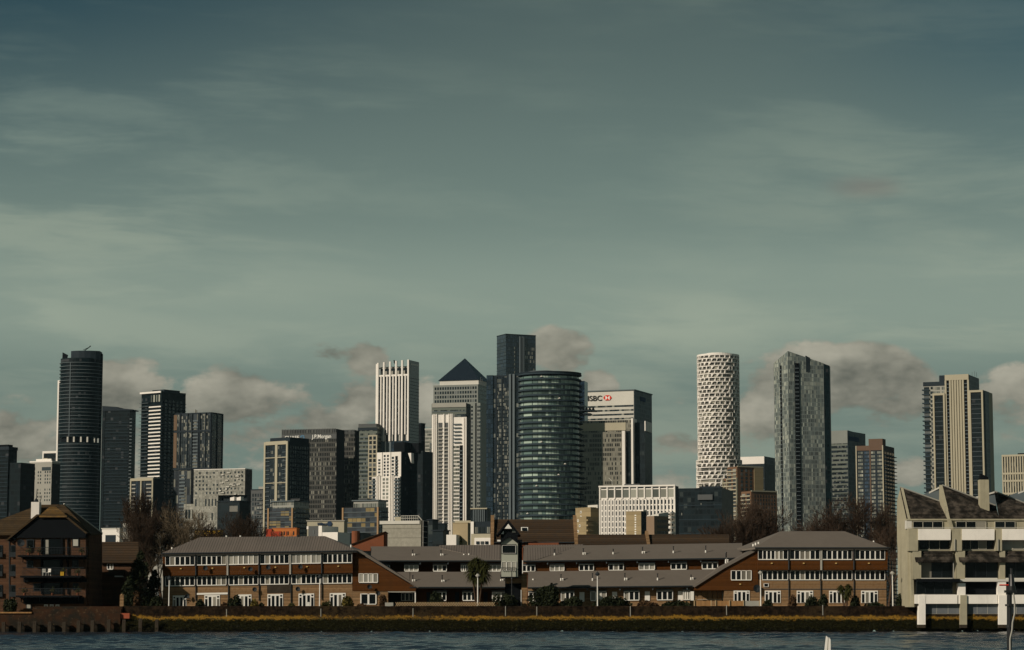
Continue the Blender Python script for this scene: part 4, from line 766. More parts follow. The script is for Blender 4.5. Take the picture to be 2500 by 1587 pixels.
def colourblock(xa, xb, xc, y0, y1, yc0, xca, xcb, lab, D, xk):
    t = Tower('balconied_block', lab, 'apartment block', D, xa, xb, xc, y1, 25)
    t.body(CT['colour']); t.part('top_storey', MB().box(t.fx(xca), t.fx(xcb), 0.6, t.L - 1, t.H, t.z(y0) - 0.3), CT['lightgrid']); t.part('roof', MB().box(t.fx(xca) - 0.8, t.fx(xcb) + 0.8, -0.4, t.L - 1, t.z(y0) - 0.3, t.z(y0) + 0.3), M['slab'])
    t.part('rooftop_room', MB().box(t.fx(xk), t.fx(xk + 18), 3, 8, t.z(y0) + 0.3, t.z(yc0)).box(t.fx(xk) - 0.8, t.fx(xk + 20), 2.5, 8.5, t.z(yc0), t.z(yc0) + 0.4), M['grey'])
    n = max(3, int(t.H / 3)); t.slabs('F', -t.W, 0, 1, t.H, n, M['slab'], 0.35, 0.4, 'floor_band'); t.slabs('R', 0, t.L * 0.8, 1, t.H, n, M['dslab'], 0.5, 1.6, 'side_balcony')
    bx, by = -t.W * 0.45, -1.0; t.part('glass_bay', MB().drum(bx, by + 2, t.W * 0.30, 5, 0, t.H * 0.72, 28), CT['teal'])
    t.place('bay_balcony', MB().drum(bx, by + 2, t.W * 0.30 + 0.5, 5.5, 0, 0.5, 28).mesh('bay_balcony', M['dslab']), [(0, 0, t.H * 0.72 * k / n) for k in range(1, n + 1)])
    t.cols('F', [-t.W + 0.5, -0.5], 0, t.H, 1.0, 0.6, wall('peach_pier', (0.34, 0.22, 0.12), 0.1), 'corner_pier'); t.panel('F', -t.W * 0.3, -t.W * 0.12, t.H * 0.45, t.H * 0.62, 0.3, M['red'], 'red_panel'); t.grid('R', 1, t.L - 1, 1, t.H, n, 5, M['dpane'], 0.6, 0.7)
colourblock(654, 716, 756, 1223, 1240, 1219, 664, 716, 'yellow and grey block with rounded glass bays below the cream-framed tower', 1450, 715 - 8)
colourblock(836, 925, 948, 1221, 1238, 1217, 862, 922, 'yellow and grey block with rounded glass bays left of the stepped white tower', 1400, 872)
t = Tower('hotel', 'pale low hotel frontage with dark lettering', 'hotel', 820, 750, 840, 848, 1272, 10)
t.body(M['cream']); t.top(M['stone'], 0.3); sign(t, 'F', 'Hilton', 776, 1275, 1282, 799, M['signn'], 0.3, lab='dark hotel name lettering')
t.part('emblem', MB().extr([(t.fx(805) + 0.9 * math.cos(a), t.z(1278.5) + 0.9 * math.sin(a)) for a in lin(0, 5.6, 9)], -0.3, -0.05), M['signn'])
t = Tower('grey_white_house', 'grey and white modern house with a small dark window above the left grey roof', 'house', 600, 753, 780, 803, 1284, 25)
t.body(M['grey']); t.part('white_wall', MB().box(0.0, 1.0, -0.5, 8, 0, t.z(1284)).box(1.0, 5.5, -0.4, 6, 0, t.z(1300)), M['white']); t.panel('F', t.fx(765), t.fx(768), t.z(1303), t.z(1294), 0.1, M['dpane'], 'window'); t.part('white_block', MB().box(t.fx(744), -t.W, 1, 6, t.z(1291), t.z(1284)), M['white'])
t = Tower('dark_flats', 'low dark block of flats with a brick stair tower beside the red gable', 'apartment block', 640, 800, 880, 905, 1300, 15)
t.body(CT['dark']); t.slabs('F', -t.W, 0, 1, t.H, 3, M['dslab'], 0.4, 1.0); t.part('stair_tower', MB().drum(t.fx(873), -1.5, 1.1, 1.1, 0, t.z(1297), 14), M['rbrick'])
s = Site('red_gable_house', 'house with a terracotta red sloping gable wall', 'house', (-30, 420, Z0)); D = 420
f = lambda px, py, D=D: (P(px, py, D).x, P(px, py, D).z)
s.part('wall', MB().extr([f(860, 1345), f(937, 1345), f(937, 1299), f(860, 1328)][::1], D, D + 0.4).box(P(937, 1300, D).x, P(940, 1300, D).x, D + 0.4, D + 9, Z0, zat(1300, D)), M['rbrick'])
s.part('roof', MB().extr([f(857, 1330), f(941, 1298.5), f(941, 1297), f(857, 1328)], D - 0.3, D + 10), M['tile'])
t = Tower('wrapped_building', 'building wrapped in pale grey scaffold sheeting with bare scaffold poles on top', 'building under repair', 520, 934, 1028, 1045, 1271, 14)
M['sheet'] = lined('scaffold_sheeting', (0.30, 0.285, 0.235), 2, 2.05, 0.06, 0.6, 0.3, 0.9, 1.3)
t.body(M['sheet']); t.panel('F', -t.W - 0.6, t.fx(1025), t.z(1279), t.H, 0.25, M['lslab'], 'top_sheet'); t.panel('R', 0.4, t.L, 0, t.H, 0.1, M['black'], 'shaded_sheet_side')  # black panel puts shade on the sheeting's right face
sc = MB()
for k in range(9): x = t.fx(978 + 5.2 * k); sc.bar((x, 0.3, t.H), (x, 0.3, t.z(1258)), 0.05)
sc.bar((t.fx(978), 0.3, t.z(1259)), (t.fx(1020), 0.3, t.z(1259)), 0.06).bar((t.fx(978), 0.3, t.z(1265)), (t.fx(1020), 0.3, t.z(1265)), 0.06).bar((t.fx(1020), 0.3, t.z(1259)), (t.fx(1029), 0.3, t.z(1270)), 0.10)
for k in range(7): sc.bar((0.3, 0.3, t.H - 1.2 * k), (0.3, 4, t.H - 1.2 * k), 0.05); 
sc.bar((0.4, 0.2, 0), (0.4, 0.2, t.H), 0.06).bar((0.9, 2.5, 0), (0.9, 2.5, t.H), 0.06); t.part('scaffold', sc, M['lslab']); t.part('hoist_box', MB().box(t.fx(961), t.fx(975), 1, 3, t.H, t.z(1261)), M['cream'])
for k, (xa, xb, xc, y, D, m, lab) in enumerate(((1045, 1056, 1070, 1270, 700, 'teal', 'dark narrow building right of the wrapped building'), (1056, 1082, 1096, 1296, 640, 'teal', 'low dark blue building above the terrace roofs'), (1064, 1086, 1092, 1279, 900, 'dark', 'small dark rooftop block behind the low dark blue building'))):
    t = Tower('dark_building', lab, 'building', D, xa, xb, xc, y, 20); t.body(CT[m]); t.top(M['dgrey'], 0.3); t.slabs('F', -t.W, 0, 1, t.H, 4, M['dslab'], 0.3, 0.3, 'floor_band')
t = Tower('beige_block', 'plain windowless beige block left of the tiled roofs', 'building', 640, 1105, 1142, 1150, 1277, 16)
M['beige'] = wall('beige_render', (0.36, 0.29, 0.18), 0.10); t.body(M['beige']); t.top(M['beige'], 0.15, 0.1); t.panel('F', -t.W + 0.5, -t.W + 5, t.H, t.H + 0.7, -0.4, M['cream'], 'roof_upstand', d0=-3)
t.part('white_annex', MB().box(t.fx(1098), t.fx(1122), -3, -0.2, 0, t.z(1306)), M['white'])
t = Tower('glass_pavilion', 'dark glass building with a white cornice below the pyramid skyscraper', 'building', 760, 1149, 1190, 1198, 1240, 14)
t.body(CT['teal']); t.panel('F', -t.W, 0, t.z(1243), t.H, 0.5, M['cream'], 'cornice'); t.cols('F', lin(-t.W + 1, -1, 7), 0, t.z(1243), 0.3, 0.3, M['slab'])
t = Tower('white_edged_office', 'dark windowed building with a curved white edge left of the tiled roof', 'building', 600, 1150, 1200, 1206, 1273, 14)
t.body(M['dgrey'], z1=t.z(1273)); t.panel('F', -t.W, -t.W + 0.8, 0, t.H, 0.4, M['white'], 'white_edge'); t.grid('F', -t.W + 1, 0, t.z(1302), t.z(1286), 1, 11, M['tpane'], 0.95, 0.7, 0.1)
t = Tower('cream_annex', 'cream and white annex with small paned windows beside the tiled roof', 'building', 480, 1150, 1198, 1204, 1303, 14)
t.body(M['cream']); t.panel('F', t.fx(1159), 0, 0, t.z(1313), 0.25, M['white'], 'white_wall'); t.grid('F', t.fx(1162), -0.3, t.z(1329), t.z(1321), 1, 3, M['dpane'], 0.9, 0.7, 0.4)
# tiled roofs
D = 400; s = Site('tiled_roof_building', 'long building with a steep dark tiled roof, brick end walls and a skylight', 'building', (P(1300, 1400, D).x, D, Z0))
f = lambda px, py, D=D: P(px, py, D)
a, b, c, d = f(1206, 1325), f(1402, 1325), f(1402, 1268, D + 9), f(1206, 1268, D + 9)
s.part('roof', MB().poly([a, b, c, d]).poly([d, c, (c.x, D + 18, a.z), (d.x, D + 18, a.z)]), M['tile']); s.part('wall', MB().box(a.x + 0.1, b.x - 0.1, D + 0.5, D + 17.5, Z0, a.z - 0.1), M['rbrick'])
for x0, x1 in ((1197, 1205.5), (1402.5, 1411)):
    p, q = f(x0, 1330), f(x1, 1330); e = 1.0; pr = MB(); i = 0
    z_e, z_r = zat(1322, D), zat(1258, D + 9)
    pr.v += [(x, y, z) for x in (p.x, q.x) for y, z in ((D - 0.3, Z0), (D + 18.3, Z0), (D + 18.3, z_e), (D + 9, z_r), (D - 0.3, z_e))]; pr.f += [(0, 4, 3, 2, 1), (5, 6, 7, 8, 9)] + [(k, (k + 1) % 5, 5 + (k + 1) % 5, 5 + k) for k in range(5)]
    s.part('end_wall', pr, M['brick'])
g0, g1 = f(1272, 1298, D + 4.4), f(1289, 1287, D + 5.8); sk = s.part('skylight', MB().poly([(g0.x, g0.y - .12, g0.z), (g1.x, g0.y - .12, g0.z), (g1.x, g1.y - .12, g1.z), (g0.x, g1.y - .12, g1.z)]), M['upvc'])
s.part('pane', MB().poly([(g0.x + .15, g0.y - .1, g0.z + .17), (g1.x - .15, g0.y - .1, g0.z + .17), (g1.x - .15, g1.y - .3, g1.z - .1), (g0.x + .15, g1.y - .3, g1.z - .1)]), M['pane'], sk)
s.part('gutter', MB().bar(a + Vector((0, -.3, 0)), b + Vector((0, -.3, 0)), 0.12), M['trim'])
D = 425; s = Site('low_tiled_roof_building', 'lower tiled roof split by a brick party wall, right of the steep tiled roof', 'building', (P(1560, 1400, D).x, D, Z0))
a, b, c, d = P(1411, 1332, D), P(1780, 1332, D), P(1780, 1305, D + 6), P(1411, 1305, D + 6)
s.part('roof', MB().poly([a, b, c, d]).poly([d, c, (c.x, D + 12, a.z), (d.x, D + 12, a.z)]), M['tile']); s.part('wall', MB().box(a.x + 0.1, b.x - 0.1, D + 0.5, D + 11.5, Z0, a.z - 0.1), M['rbrick'])
p, q = P(1580, 1330, D), P(1587, 1330, D); pr = MB(); pr.v += [(x, y, z) for x in (p.x, q.x) for y, z in ((D - 0.3, Z0), (D + 12.3, Z0), (D + 12.3, a.z), (D + 6, zat(1296, D + 6)), (D - 0.3, a.z + 0.3))]; pr.f += [(0, 4, 3, 2, 1), (5, 6, 7, 8, 9)] + [(k, (k + 1) % 5, 5 + (k + 1) % 5, 5 + k) for k in range(5)]
s.part('party_wall', pr, M['brick'])
# buff council blocks
t = Tower('buff_block', 'stepped buff concrete block with five small white-framed windows, leftmost of the buff blocks', 'apartment block', 1300, 1405, 1442, 1503, 1240, 55)
t.body(M['buff']); zz = t.z(1262)
t.part('front_wing', MB().box(1.0 - t.W * 0.3, 4.0, -6, 12, 0, zz), M['buff'])
def wins(t, face, pts, D, off, w=1.3, h=1.3):
    for px, py in pts:
        u = t.fx(px, py); z = t.z(py); mb = MB(); t.slot(face, mb, u - w / 2, u + w / 2, z - h / 2, z + h / 2, off - 0.2, off); fr = t.part('window', mb, M['upvc'])
        mb = MB(); t.slot(face, mb, u - w / 2 + 0.3, u + w / 2 - 0.3, z - h / 2 + 0.3, z + h / 2 - 0.3, off, off + 0.04); t.part('pane', mb, M['pane'], fr)
wins(t, 'F', [(1418.5, y) for y in (1249, 1261, 1272.5, 1285, 1297)], 950, 0.12)
wins(t, 'F', [(1433, 1271.5), (1437, 1284), (1433, 1297)], 950, 6.15)
t.slabs('R', 8, t.L, 1, t.H, 19, M['dslab'], 0.4, 0.5, 'access_deck'); t.grid('R', 10, t.L - 2, 1, t.H - 1, 19, 14, M['dpane'], 0.5, 0.5)
t.place('balcony', MB().box(4.0, 5.4, -6, -2, 0, 0.9).mesh('balcony', M['buff']), [(0, 0, zz * k / 18 + 0.3) for k in range(18)]); t.part('tank_room', MB().box(-8 if t.W > 8 else -t.W * 0.6, 1.0, 4, 10, t.H, t.z(1232)), M['lslab']); t.top(M['buff'], 0.4, 0.05)
t = Tower('buff_tower_block', 'narrow buff block with one vertical row of windows, middle of the buff blocks', 'apartment block', 1200, 1528, 1565, 1579, 1249, 35)
t.body(M['buff']); wins(t, 'F', [(1551.5, y) for y in (1258, 1264, 1269, 1275, 1281, 1286, 1292, 1298, 1303)], 850, 0.12, 0.9, 0.6)
t.panel('R', 0.1, t.L, 0, t.H, 0.1, M['dgrey'], 'shaded_side_wall'); t.place('balcony', MB().box(-t.W - 1.1, -t.W, 0.3, 3, 0, 1.0).mesh('balcony', M['white']), [(0, 0, t.H * k / 17 + 0.2) for k in range(17)]); t.part('tank_room', MB().box(-3, -0.5, 3, 6, t.H, t.z(1244)), M['white']); t.top(M['buff'], 0.3, 0.05)  # buff right side darkened by a panel to look shaded
t = Tower('brown_block', 'brown-grey block end with a pale sloping rooftop, rightmost of the buff blocks', 'apartment block', 1150, 1578, 1597, 1632, 1260, 50)
t.body(wall('taupe_render', (0.24, 0.17, 0.115), 0.1)); t.grid('R', 2, t.L - 1, 1, t.H - 1, 16, 9, M['dpane'], 0.5, 0.5); t.part('rooftop', MB().prism([(-t.W + 1, 3), (0, 3), (0, t.L), (-t.W + 1, t.L)], [t.z(1256), t.z(1254), t.z(1249), t.z(1249)], t.H), M['lslab']); t.top(M['stone'], 0.15, 0.05)
# timber gabled hoist behind the watch tower
D = 385; s = Site('timber_gable_hoist', 'black timber gable with white infill behind the riverside lookout tower', 'gable', (P(1241, 1400, D).x, D, Z0)); f = lambda px, py, D=D: (P(px, py, D).x, P(px, py, D).z)
s.part('wall', MB().extr([f(1222, 1400), f(1264, 1400), f(1264, 1297), f(1241, 1272), f(1222, 1297)], D, D + 12), M['black']); s.part('gable_panel', MB().extr([f(1232, 1291), f(1250, 1291), f(1241, 1279)], D - 0.65, D - 0.2), M['upvc'])
s.part('roof', MB().extr([f(1212, 1306), f(1216, 1306), f(1241, 1275), f(1264, 1306), f(1271, 1306), f(1241, 1269)], D - 0.6, D + 12), M['black']); s.part('window', MB().extr([f(1250, 1300), f(1260, 1300), f(1260, 1292), f(1255, 1288), f(1250, 1292)], D - 0.1, D), M['lpane'])
s.part('white_panel', MB().extr([f(1223, 1304), f(1230, 1304), f(1230, 1296)], D - 0.15, D), M['upvc'])
# ================================================================ riverside houses
class Front:
    """places pieces of a facade measured on the photo at a given distance; py slopes with px by `sl` as the bank does"""
    def __init__(s, site, D, sl=0.0, p0=0.0): s.s = site; s.D = D; s.sl = sl; s.p0 = p0
    def q(s, px, py, D=None):
        D = D or s.D; v = P(px, py + s.sl * (px - s.p0), D); return v
    def bx(s, mb, x0, x1, y0, y1, d0, d1, D=None):
        """slab between columns x0..x1, its top edge at y0 and bottom at y1, sloping with the terrace"""
        D = D or s.D
        a, b, c, d = s.q(x0, y1, D), s.q(x1, y1, D), s.q(x1, y0, D), s.q(x0, y0, D)
        mb.extr([(a.x, a.z), (b.x, b.z), (c.x, c.z), (d.x, d.z)], D - d1, D - d0); return mb
    def wall(s, name, m, x0, x1, y0, y1, d0=-0.3, d1=0.0, D=None, parent=None, label=None):
        return s.s.part(name, s.bx(MB(), x0, x1, y0, y1, d0, d1, D), m, parent, label)
    def poly(s, name, m, pts, d0=-0.3, d1=0.0, D=None, parent=None):
        D = D or s.D; v = [s.q(x, y, D) for x, y in pts]; return s.s.part(name, MB().extr([(p.x, p.z) for p in v], D - d1, D - d0), m, parent)
    def roof(s, name, m, pts):
        """one plane, corners as (px, py, distance)"""
        v = [s.q(x, y, d) for x, y, d in pts]; u = [p - Vector((0, 0, 0.22)) for p in v]; n = len(v); mb = MB()
        mb.poly(v); mb.poly(u[::-1])
        for k in range(n): mb.poly([v[(k + 1) % n], v[k], u[k], u[(k + 1) % n]])
        return s.s.part(name, mb, m)
    def window(s, x0, x1, y0, y1, lights, side=0.0, D=None, off=0.0, m=None, thick=1.1, sill=True, name='window'):
        D = (D or s.D) - off; fr = MB(); b = thick
        s.bx(fr, x0, x1, y1 - b, y1 + (1.0 if sill else 0), -0.05, 0.14, D)
        c0, c1 = x0 + side, x1 - side
        s.bx(fr, c0, c1, y0, y0 + b, -0.05, 0.10, D)
        w = (c1 - c0) / lights
        for k in range(lights + 1):
            x = c0 + w * k; hw = b * (1.25 if 0 < k < lights else 0.75); s.bx(fr, x - hw, x + hw, y0, y1 - b, -0.05, 0.10, D)
        if side:
            for x in (x0, x1): s.bx(fr, x - 0.4, x + 0.4, y0, y1 - b, -0.05, 0.07, D)
        o = s.s.part(name, fr, M['upvc']); pm = MB(); n = lights + (2 if side else 0)
        xs = ([x0] if side else []) + [c0 + w * k for k in range(lights + 1)] + ([x1] if side else [])
        for k in range(len(xs) - 1): s.bx(pm, xs[k], xs[k + 1], y0 + 0.2, y1 - 0.6, -0.05, 0.03, D)
        s.s.part('pane', pm, m or M['pane'], o); return o
    def french(s, x0, x1, y0, y1, D=None, m=None):
        D = D or s.D; w = x1 - x0; fr = MB(); s.bx(fr, x0, x1, y0, y1, -0.05, 0.07, D); o = s.s.part('french_window', fr, M['upvc']); pm = MB()
        for a, b, t, u in ((0.05, 0.19, 0.28, 0.97), (0.28, 0.44, 0.13, 0.97), (0.56, 0.72, 0.13, 0.97), (0.81, 0.95, 0.28, 0.97), (0.06, 0.18, 0.08, 0.19), (0.82, 0.94, 0.08, 0.19)):
            s.bx(pm, x0 + w * a, x0 + w * b, y0 + (y1 - y0) * t, y0 + (y1 - y0) * u, 0.0, 0.10, D)
        s.s.part('pane', pm, m or M['pane'], o); return o
    def dish(s, px, py, r=0.36, D=None):
        v = s.q(px, py, (D or s.D) - 0.5); mb = MB(); n = 14; nn = Vector((0.25, -0.95, 0.15)).normalized(); e = nn.cross(Vector((0, 0, 1))).normalized(); g = nn.cross(e)
        rim = [v + nn * 0.1 + (e * math.cos(2 * math.pi * k / n) + g * math.sin(2 * math.pi * k / n)) * r for k in range(n)]; back = v - nn * 0.05
        for k in range(n): mb.poly([rim[k], rim[(k + 1) % n], back]); mb.poly([rim[(k + 1) % n] - nn * .03, rim[k] - nn * .03, back - nn * .03])
        o = s.s.part('satellite_dish', mb, M['trim']); a = MB(); a.bar(back, v + Vector((0, 0.5, -0.15)), 0.03).bar(v - Vector((0, 0, r)), v + nn * 0.4, 0.015); s.s.part('bracket', a, M['grey'], o)
    def pipe(s, px, y0, y1, D=None, r=0.07, m=None):
        D = D or s.D; return s.s.part('downpipe', MB().bar(s.q(px, y0, D - 0.12), s.q(px, y1, D - 0.12), r, n=6), m or M['trim'])
    def vent(s, px, y0, y1, D, cap=True):
        a = s.q(px, y1, D); b = s.q(px, y0, D); mid = s.q(px, y1 - 4.5, D)
        o = s.s.part('vent_pipe', MB().bar(mid, b, 0.085, n=6).bar(b, b + Vector((0, 0, 0.06)), 0.14, n=6), M['black_metal'])
        s.s.part('flashing', MB().bar(a - Vector((0, 0, 0.3)), mid, 0.13, 0.10, n=6), M['upvc'], o)
        if cap: c = s.q(px + 5, y1 - 2, D); s.s.part('roof_cowl', MB().bar(c - Vector((0, 0, 0.3)), c, 0.07, n=6).drum(c.x, c.y, 0.13, 0.13, c.z, c.z + 0.12, 8), M['upvc'], o)
M['sidelamp'] = wall('bulkhead_lamp', (0.60, 0.42, 0.16), 0.05); M['soffit'] = wall('dark_soffit', (0.06, 0.055, 0.05), 0.1)  # dark grey-brown used for the string courses
def lamp_box(f, px, py, D=None): f.s.part('wall_lamp', f.bx(MB(), px - 2, px + 2, py - 1, py + 1.2, 0, 0.15, D), M['sidelamp'])
# ---- left three-storey block
s = Site('riverside_block', 'long three-storey brick and timber block with grey hipped roof, left riverside end', 'apartment block', (P(630, 1487, 325).x, 325, Z0))
f = Front(s, 325.0, -0.0158, 400.0); U = 324.3
f.wall('brick_wall', M['brick'], 398, 860, 1430, 1492, -9, 0.0); f.wall('band_wall', M['trim'], 398, 860, 1405.5, 1430, -9, -0.05)
f.wall('upper_wall', M['wood'], 397, 861, 1355, 1406, -10, 0.0, U); f.wall('fascia', M['trim'], 396, 868, 1350.5, 1355, -10, 0.18, U)
f.wall('soffit_board', M['stone'], 397, 861, 1355, 1358.5, 0, 0.03, U)
f.roof('roof', M['roof'], [(393, 1351, U - 0.4), (872, 1352, U - 0.4), (793, 1315, 330.5), (488, 1313, 330.5)])
f.roof('roof_hip', M['roof2'], [(872, 1352, U - 0.4), (888, 1352.5, 334.5), (793, 1315, 330.5)]); f.roof('roof_hip', M['roof2'], [(393, 1351, U - 0.4), (488, 1313, 330.5), (410, 1351, 334.5)])
bays = [(404, 475), (481.5, 552), (559, 630), (636, 705), (712, 783), (789, 859)]
for k, (a, b) in enumerate(bays):
    f.window(a, b, 1359, 1380.8, 4, 11, U, 0.0, M['panec'] if k in (2, 4) else M['pane'])
    f.window(a, b, 1408, 1430.5, 6, 0, 325, 0.0, M['pane'], 0.9)
    lamp_box(f, (a + b) / 2 + 2, 1389, U)
for px in (478, 632.5, 785.5): f.pipe(px, 1352, 1406, U, 0.10); f.pipe(px, 1406, 1470 if px > 480 else 1468, 325)
for px in (555.5, 708.5): f.wall('white_batten', M['stone'], px - 2, px + 2, 1358, 1407, 0.03, 0.16, U); f.pipe(px + 2, 1430, 1480, 325)
for px, py, D in ((501, 1389, U), (611, 1393, U), (654.5, 1389.5, U), (733, 1389.5, U), (621.5, 1443, 325), (727, 1443.5, 325), (457, 1457, 325)): f.dish(px, py, 0.32, D)
for k, (a, b) in enumerate(((422, 455), (499, 537), (578, 614), (653, 691), (729, 767), (805, 844))): f.french(a, b, 1454.5, 1489 + (2 if k == 0 else 0))
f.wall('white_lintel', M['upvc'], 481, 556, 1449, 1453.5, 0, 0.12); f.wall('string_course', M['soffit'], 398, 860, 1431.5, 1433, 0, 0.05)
f.wall('trellis_board', M['timber'], 652, 709, 1433, 1452, 0, 0.06); f.part = s.part
g = Front(s, 325.0, 0, 0)
g.poly('gable_wall', M['wood'], [(860.5, 1347), (876, 1351), (1016, 1435), (1014, 1444), (860.5, 1442)][::-1], -9, 0.1)
g.poly('gable_roof', M['roof2'], [(862, 1345), (878, 1350), (1020, 1435), (1023, 1433), (884, 1345), (866, 1341)][::1], -9.4, 0.4)
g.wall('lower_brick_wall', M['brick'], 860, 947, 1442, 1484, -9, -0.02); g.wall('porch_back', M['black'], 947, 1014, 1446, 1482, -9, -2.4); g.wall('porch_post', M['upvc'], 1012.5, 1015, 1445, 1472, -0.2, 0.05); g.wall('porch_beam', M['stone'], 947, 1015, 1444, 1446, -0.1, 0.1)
g.window(876.5, 922, 1400, 1422, 4, 0, 325, 0.12, M['panec']); g.window(881, 918, 1449, 1476, 2, 0, 325, 0.0, M['pane'], 1.8, False, 'french_window')
g.dish(902, 1433, 0.33, 324.8); g.dish(923, 1449, 0.30, 325); g.window(980, 1008, 1448, 1466, 3, 0, 327.2, 0.0, M['pane'], 0.5, False)
for px, y in ((420, 1336), (553, 1307.5), (587, 1307.5), (857, 1330)): v = g.q(px, y, 331 if px > 500 and px < 800 else 327); s.part('roof_vent', MB().bar(v - Vector((0, 0, 0.9)), v, 0.12, n=6), M['upvc'])
v = g.q(727, 1306, 330.3); s.part('roof_vent', MB().bar(v - Vector((0, 0, 1.0)), v, 0.16, n=6), M['black_metal'])
g.part = s.part
ed = MB(); ed.bar(f.q(393, 1351.5, U - 0.45), f.q(872, 1352.5, U - 0.45), 0.10, n=6); s.part('gutter', ed, M['trim'])
# ---- middle terraces
def terrace(name, lab, x0, x1, ridge, eave, ridge2, Dw, De, Dr, bays, wall_y, recess, base_y, sl, p0, lights=3, wm='wood', vents=(), bay_y=(1378, 1395), hip=None, light_m=None, roofm='roof2', pipes=()):
    s = Site(name, lab, 'terrace', (P((x0 + x1) / 2, 1487, Dw).x, Dw, Z0)); f = Front(s, Dw, sl, p0)
    f.roof('roof', M[roofm], [(x0, eave, De), (x1, eave, De), (x1 if hip is None else hip, ridge, Dr), (x0 + 2, ridge, Dr)])
    f.roof('rear_roof', M['roof2'], [(x1, ridge + 0.5, Dr), (x1, eave + 3, Dr + 6), (x0, eave + 3, Dr + 6), (x0, ridge + 0.5, Dr)][::-1])
    f.wall('wall', M[wm], x0 + 1, x1 - 1, wall_y, base_y, -(Dr + 5 - Dw), -recess)
    s.part('gutter', MB().bar(f.q(x0, eave + 1, De - 0.1), f.q(x1, eave + 1, De - 0.1), 0.10, n=6), M['trim'])
    f.wall('fascia', M['slab'], x0, x1, eave + 1.5, eave + 3.6, -0.2, 0.0, De + 0.3)
    for k, (a, b) in enumerate(bays):
        y0, y1 = bay_y
        f.wall('bay', M[wm], a - 0.5, b + 0.5, y0 - 1.5, base_y, -recess - 0.2, -0.15); f.wall('bay_roof', M['slab'], a - 2, b + 2, y0 - 3.2, y0 - 1.5, -recess - 0.1, 0.12)
        f.window(a, b, y0, y1, lights, 0, Dw, -0.12, M['panec'] if (k * 7 + int(x0)) % 3 == 0 else M['pane'], 1.1)
    for px, ya, yb, D in vents: f.vent(px, ya, yb, D, cap=(int(px) % 3 != 0))
    for px in pipes: f.pipe(px, eave + 2, eave + 9, De + 0.3, 0.08, M['slab'])
    return s, f
def vt(lst, De, Dr, ye, yr):   # distance on the roof plane for each pipe foot
    return [(px, a, b, De + (Dr - De) * (ye - b) / (ye - yr) ) for px, a, b in lst]
s, f = terrace('rear_terrace', 'rear row of terraced houses with dark recesses, left of the lookout tower', 905, 1223, 1334, 1368.5, None, 332, 331, 339, [(937, 951), (988, 1021), (1058, 1090), (1126, 1142), (1193, 1222)], 1371, 2.3, 1400, 0, 0,
    vents=vt([(1007.5, 1343, 1356), (1076.5, 1344, 1356)], 331, 339, 1368.5, 1334), bay_y=(1379, 1394.5), pipes=(1026, 1094))
f.roof('raised_roof', M['roof'], [(1076, 1338, 337.6), (1190, 1363, 332.2), (1222, 1366, 331.4), (1222, 1330, 339.6), (1072, 1331, 339.6)])
v = f.q(1140, 1354, 334.2); s.part('roof_cowl', MB().bar(v - Vector((0.4, 0, .3)), v + Vector((-.4, 0, 0.1)), 0.12).bar(v - Vector((-.3, 0, .3)), v + Vector((.3, 0, 0.15)), 0.12), M['upvc'])
s, f = terrace('front_terrace', 'lower front row of terraced houses behind the lattice fence and the cordyline palm', 1000, 1234, 1396, 1433, None, 326, 325, 331, [(1060, 1089), (1130, 1161), (1202, 1234)], 1436, 2.3, 1484, 0, 0,
    vents=vt([(1007.7, 1405, 1419), (1079.4, 1405, 1420), (1223, 1404, 1418)], 325, 331, 1433, 1396), bay_y=(1445, 1466))
f.roof('side_roof', M['roof2'], [(955, 1396.5, 331), (1000, 1396.2, 331), (1000, 1433, 325)][::-1])
for px in (1040, 1110, 1180): f.wall('door', M['dgrey'], px, px + 10, 1446, 1482, -2.3, -2.15)
SL = -0.0146
s, f = terrace('rear_terrace', 'rear row of terraced houses with brown boarded walls, right of the lookout tower', 1277, 1812, 1333.5, 1369.5, None, 332, 331.3, 339, [(1275, 1306), (1343, 1377), (1414, 1449), (1486, 1522), (1560, 1598), (1638, 1676), (1714, 1752)], 1371, 0.25, 1400, SL, 1277,
    vents=[(px, a - SL * (px - 1277), b - SL * (px - 1277), 331 + 8 * (1369.5 - (b - SL * (px - 1277))) / 36) for px, a, b in ((1353.8, 1341.5, 1354.5), (1424, 1339.5, 1353), (1497, 1341, 1352), (1568.6, 1336, 1350), (1644, 1334.6, 1349), (1722.8, 1333, 1348), (1773, 1349, 1366))], bay_y=(1380, 1395.5), pipes=(1337, 1408, 1481, 1556, 1632, 1711))
f.roof('raised_roof', M['roof'], [(1285, 1368, 331.3), (1312, 1366, 331.8), (1424, 1333, 339.2), (1424, 1331, 339.6), (1281, 1331, 339.6)])
f.wall('red_ridge', M['rbrick'], 1290, 1364, 1326, 1332, -1, 0, 340)
s, f = terrace('front_terrace', 'lower front row of terraced houses above the dark shrubs, right of the lookout tower', 1288, 1764, 1395, 1434, None, 326, 325.3, 331, [(1291, 1322), (1370, 1401), (1442, 1480), (1524, 1560), (1604, 1642), (1668, 1684)], 1436, 0.6, 1484, -0.0102, 1280,
    wm='brick', vents=[(px, a + 0.0102 * (px - 1280), b + 0.0102 * (px - 1280), 325 + 6 * (1434 - (b + 0.0102 * (px - 1280))) / 39) for px, a, b in ((1369.5, 1403, 1416), (1446.6, 1400, 1416), (1525.5, 1400, 1415), (1605.4, 1401, 1415), (1687, 1404, 1414))], bay_y=(1446, 1468), pipes=(1434, 1514, 1594, 1678))
for px in (1415, 1495, 1575, 1656): f.wall('door', M['upvc'], px, px + 12, 1447, 1470, -0.7, -0.5)
v = f.q(1302, 1416, 328); s.part('roof_cowl', MB().drum(v.x, v.y, .15, .15, v.z - .2, v.z + .15, 8), M['upvc'])
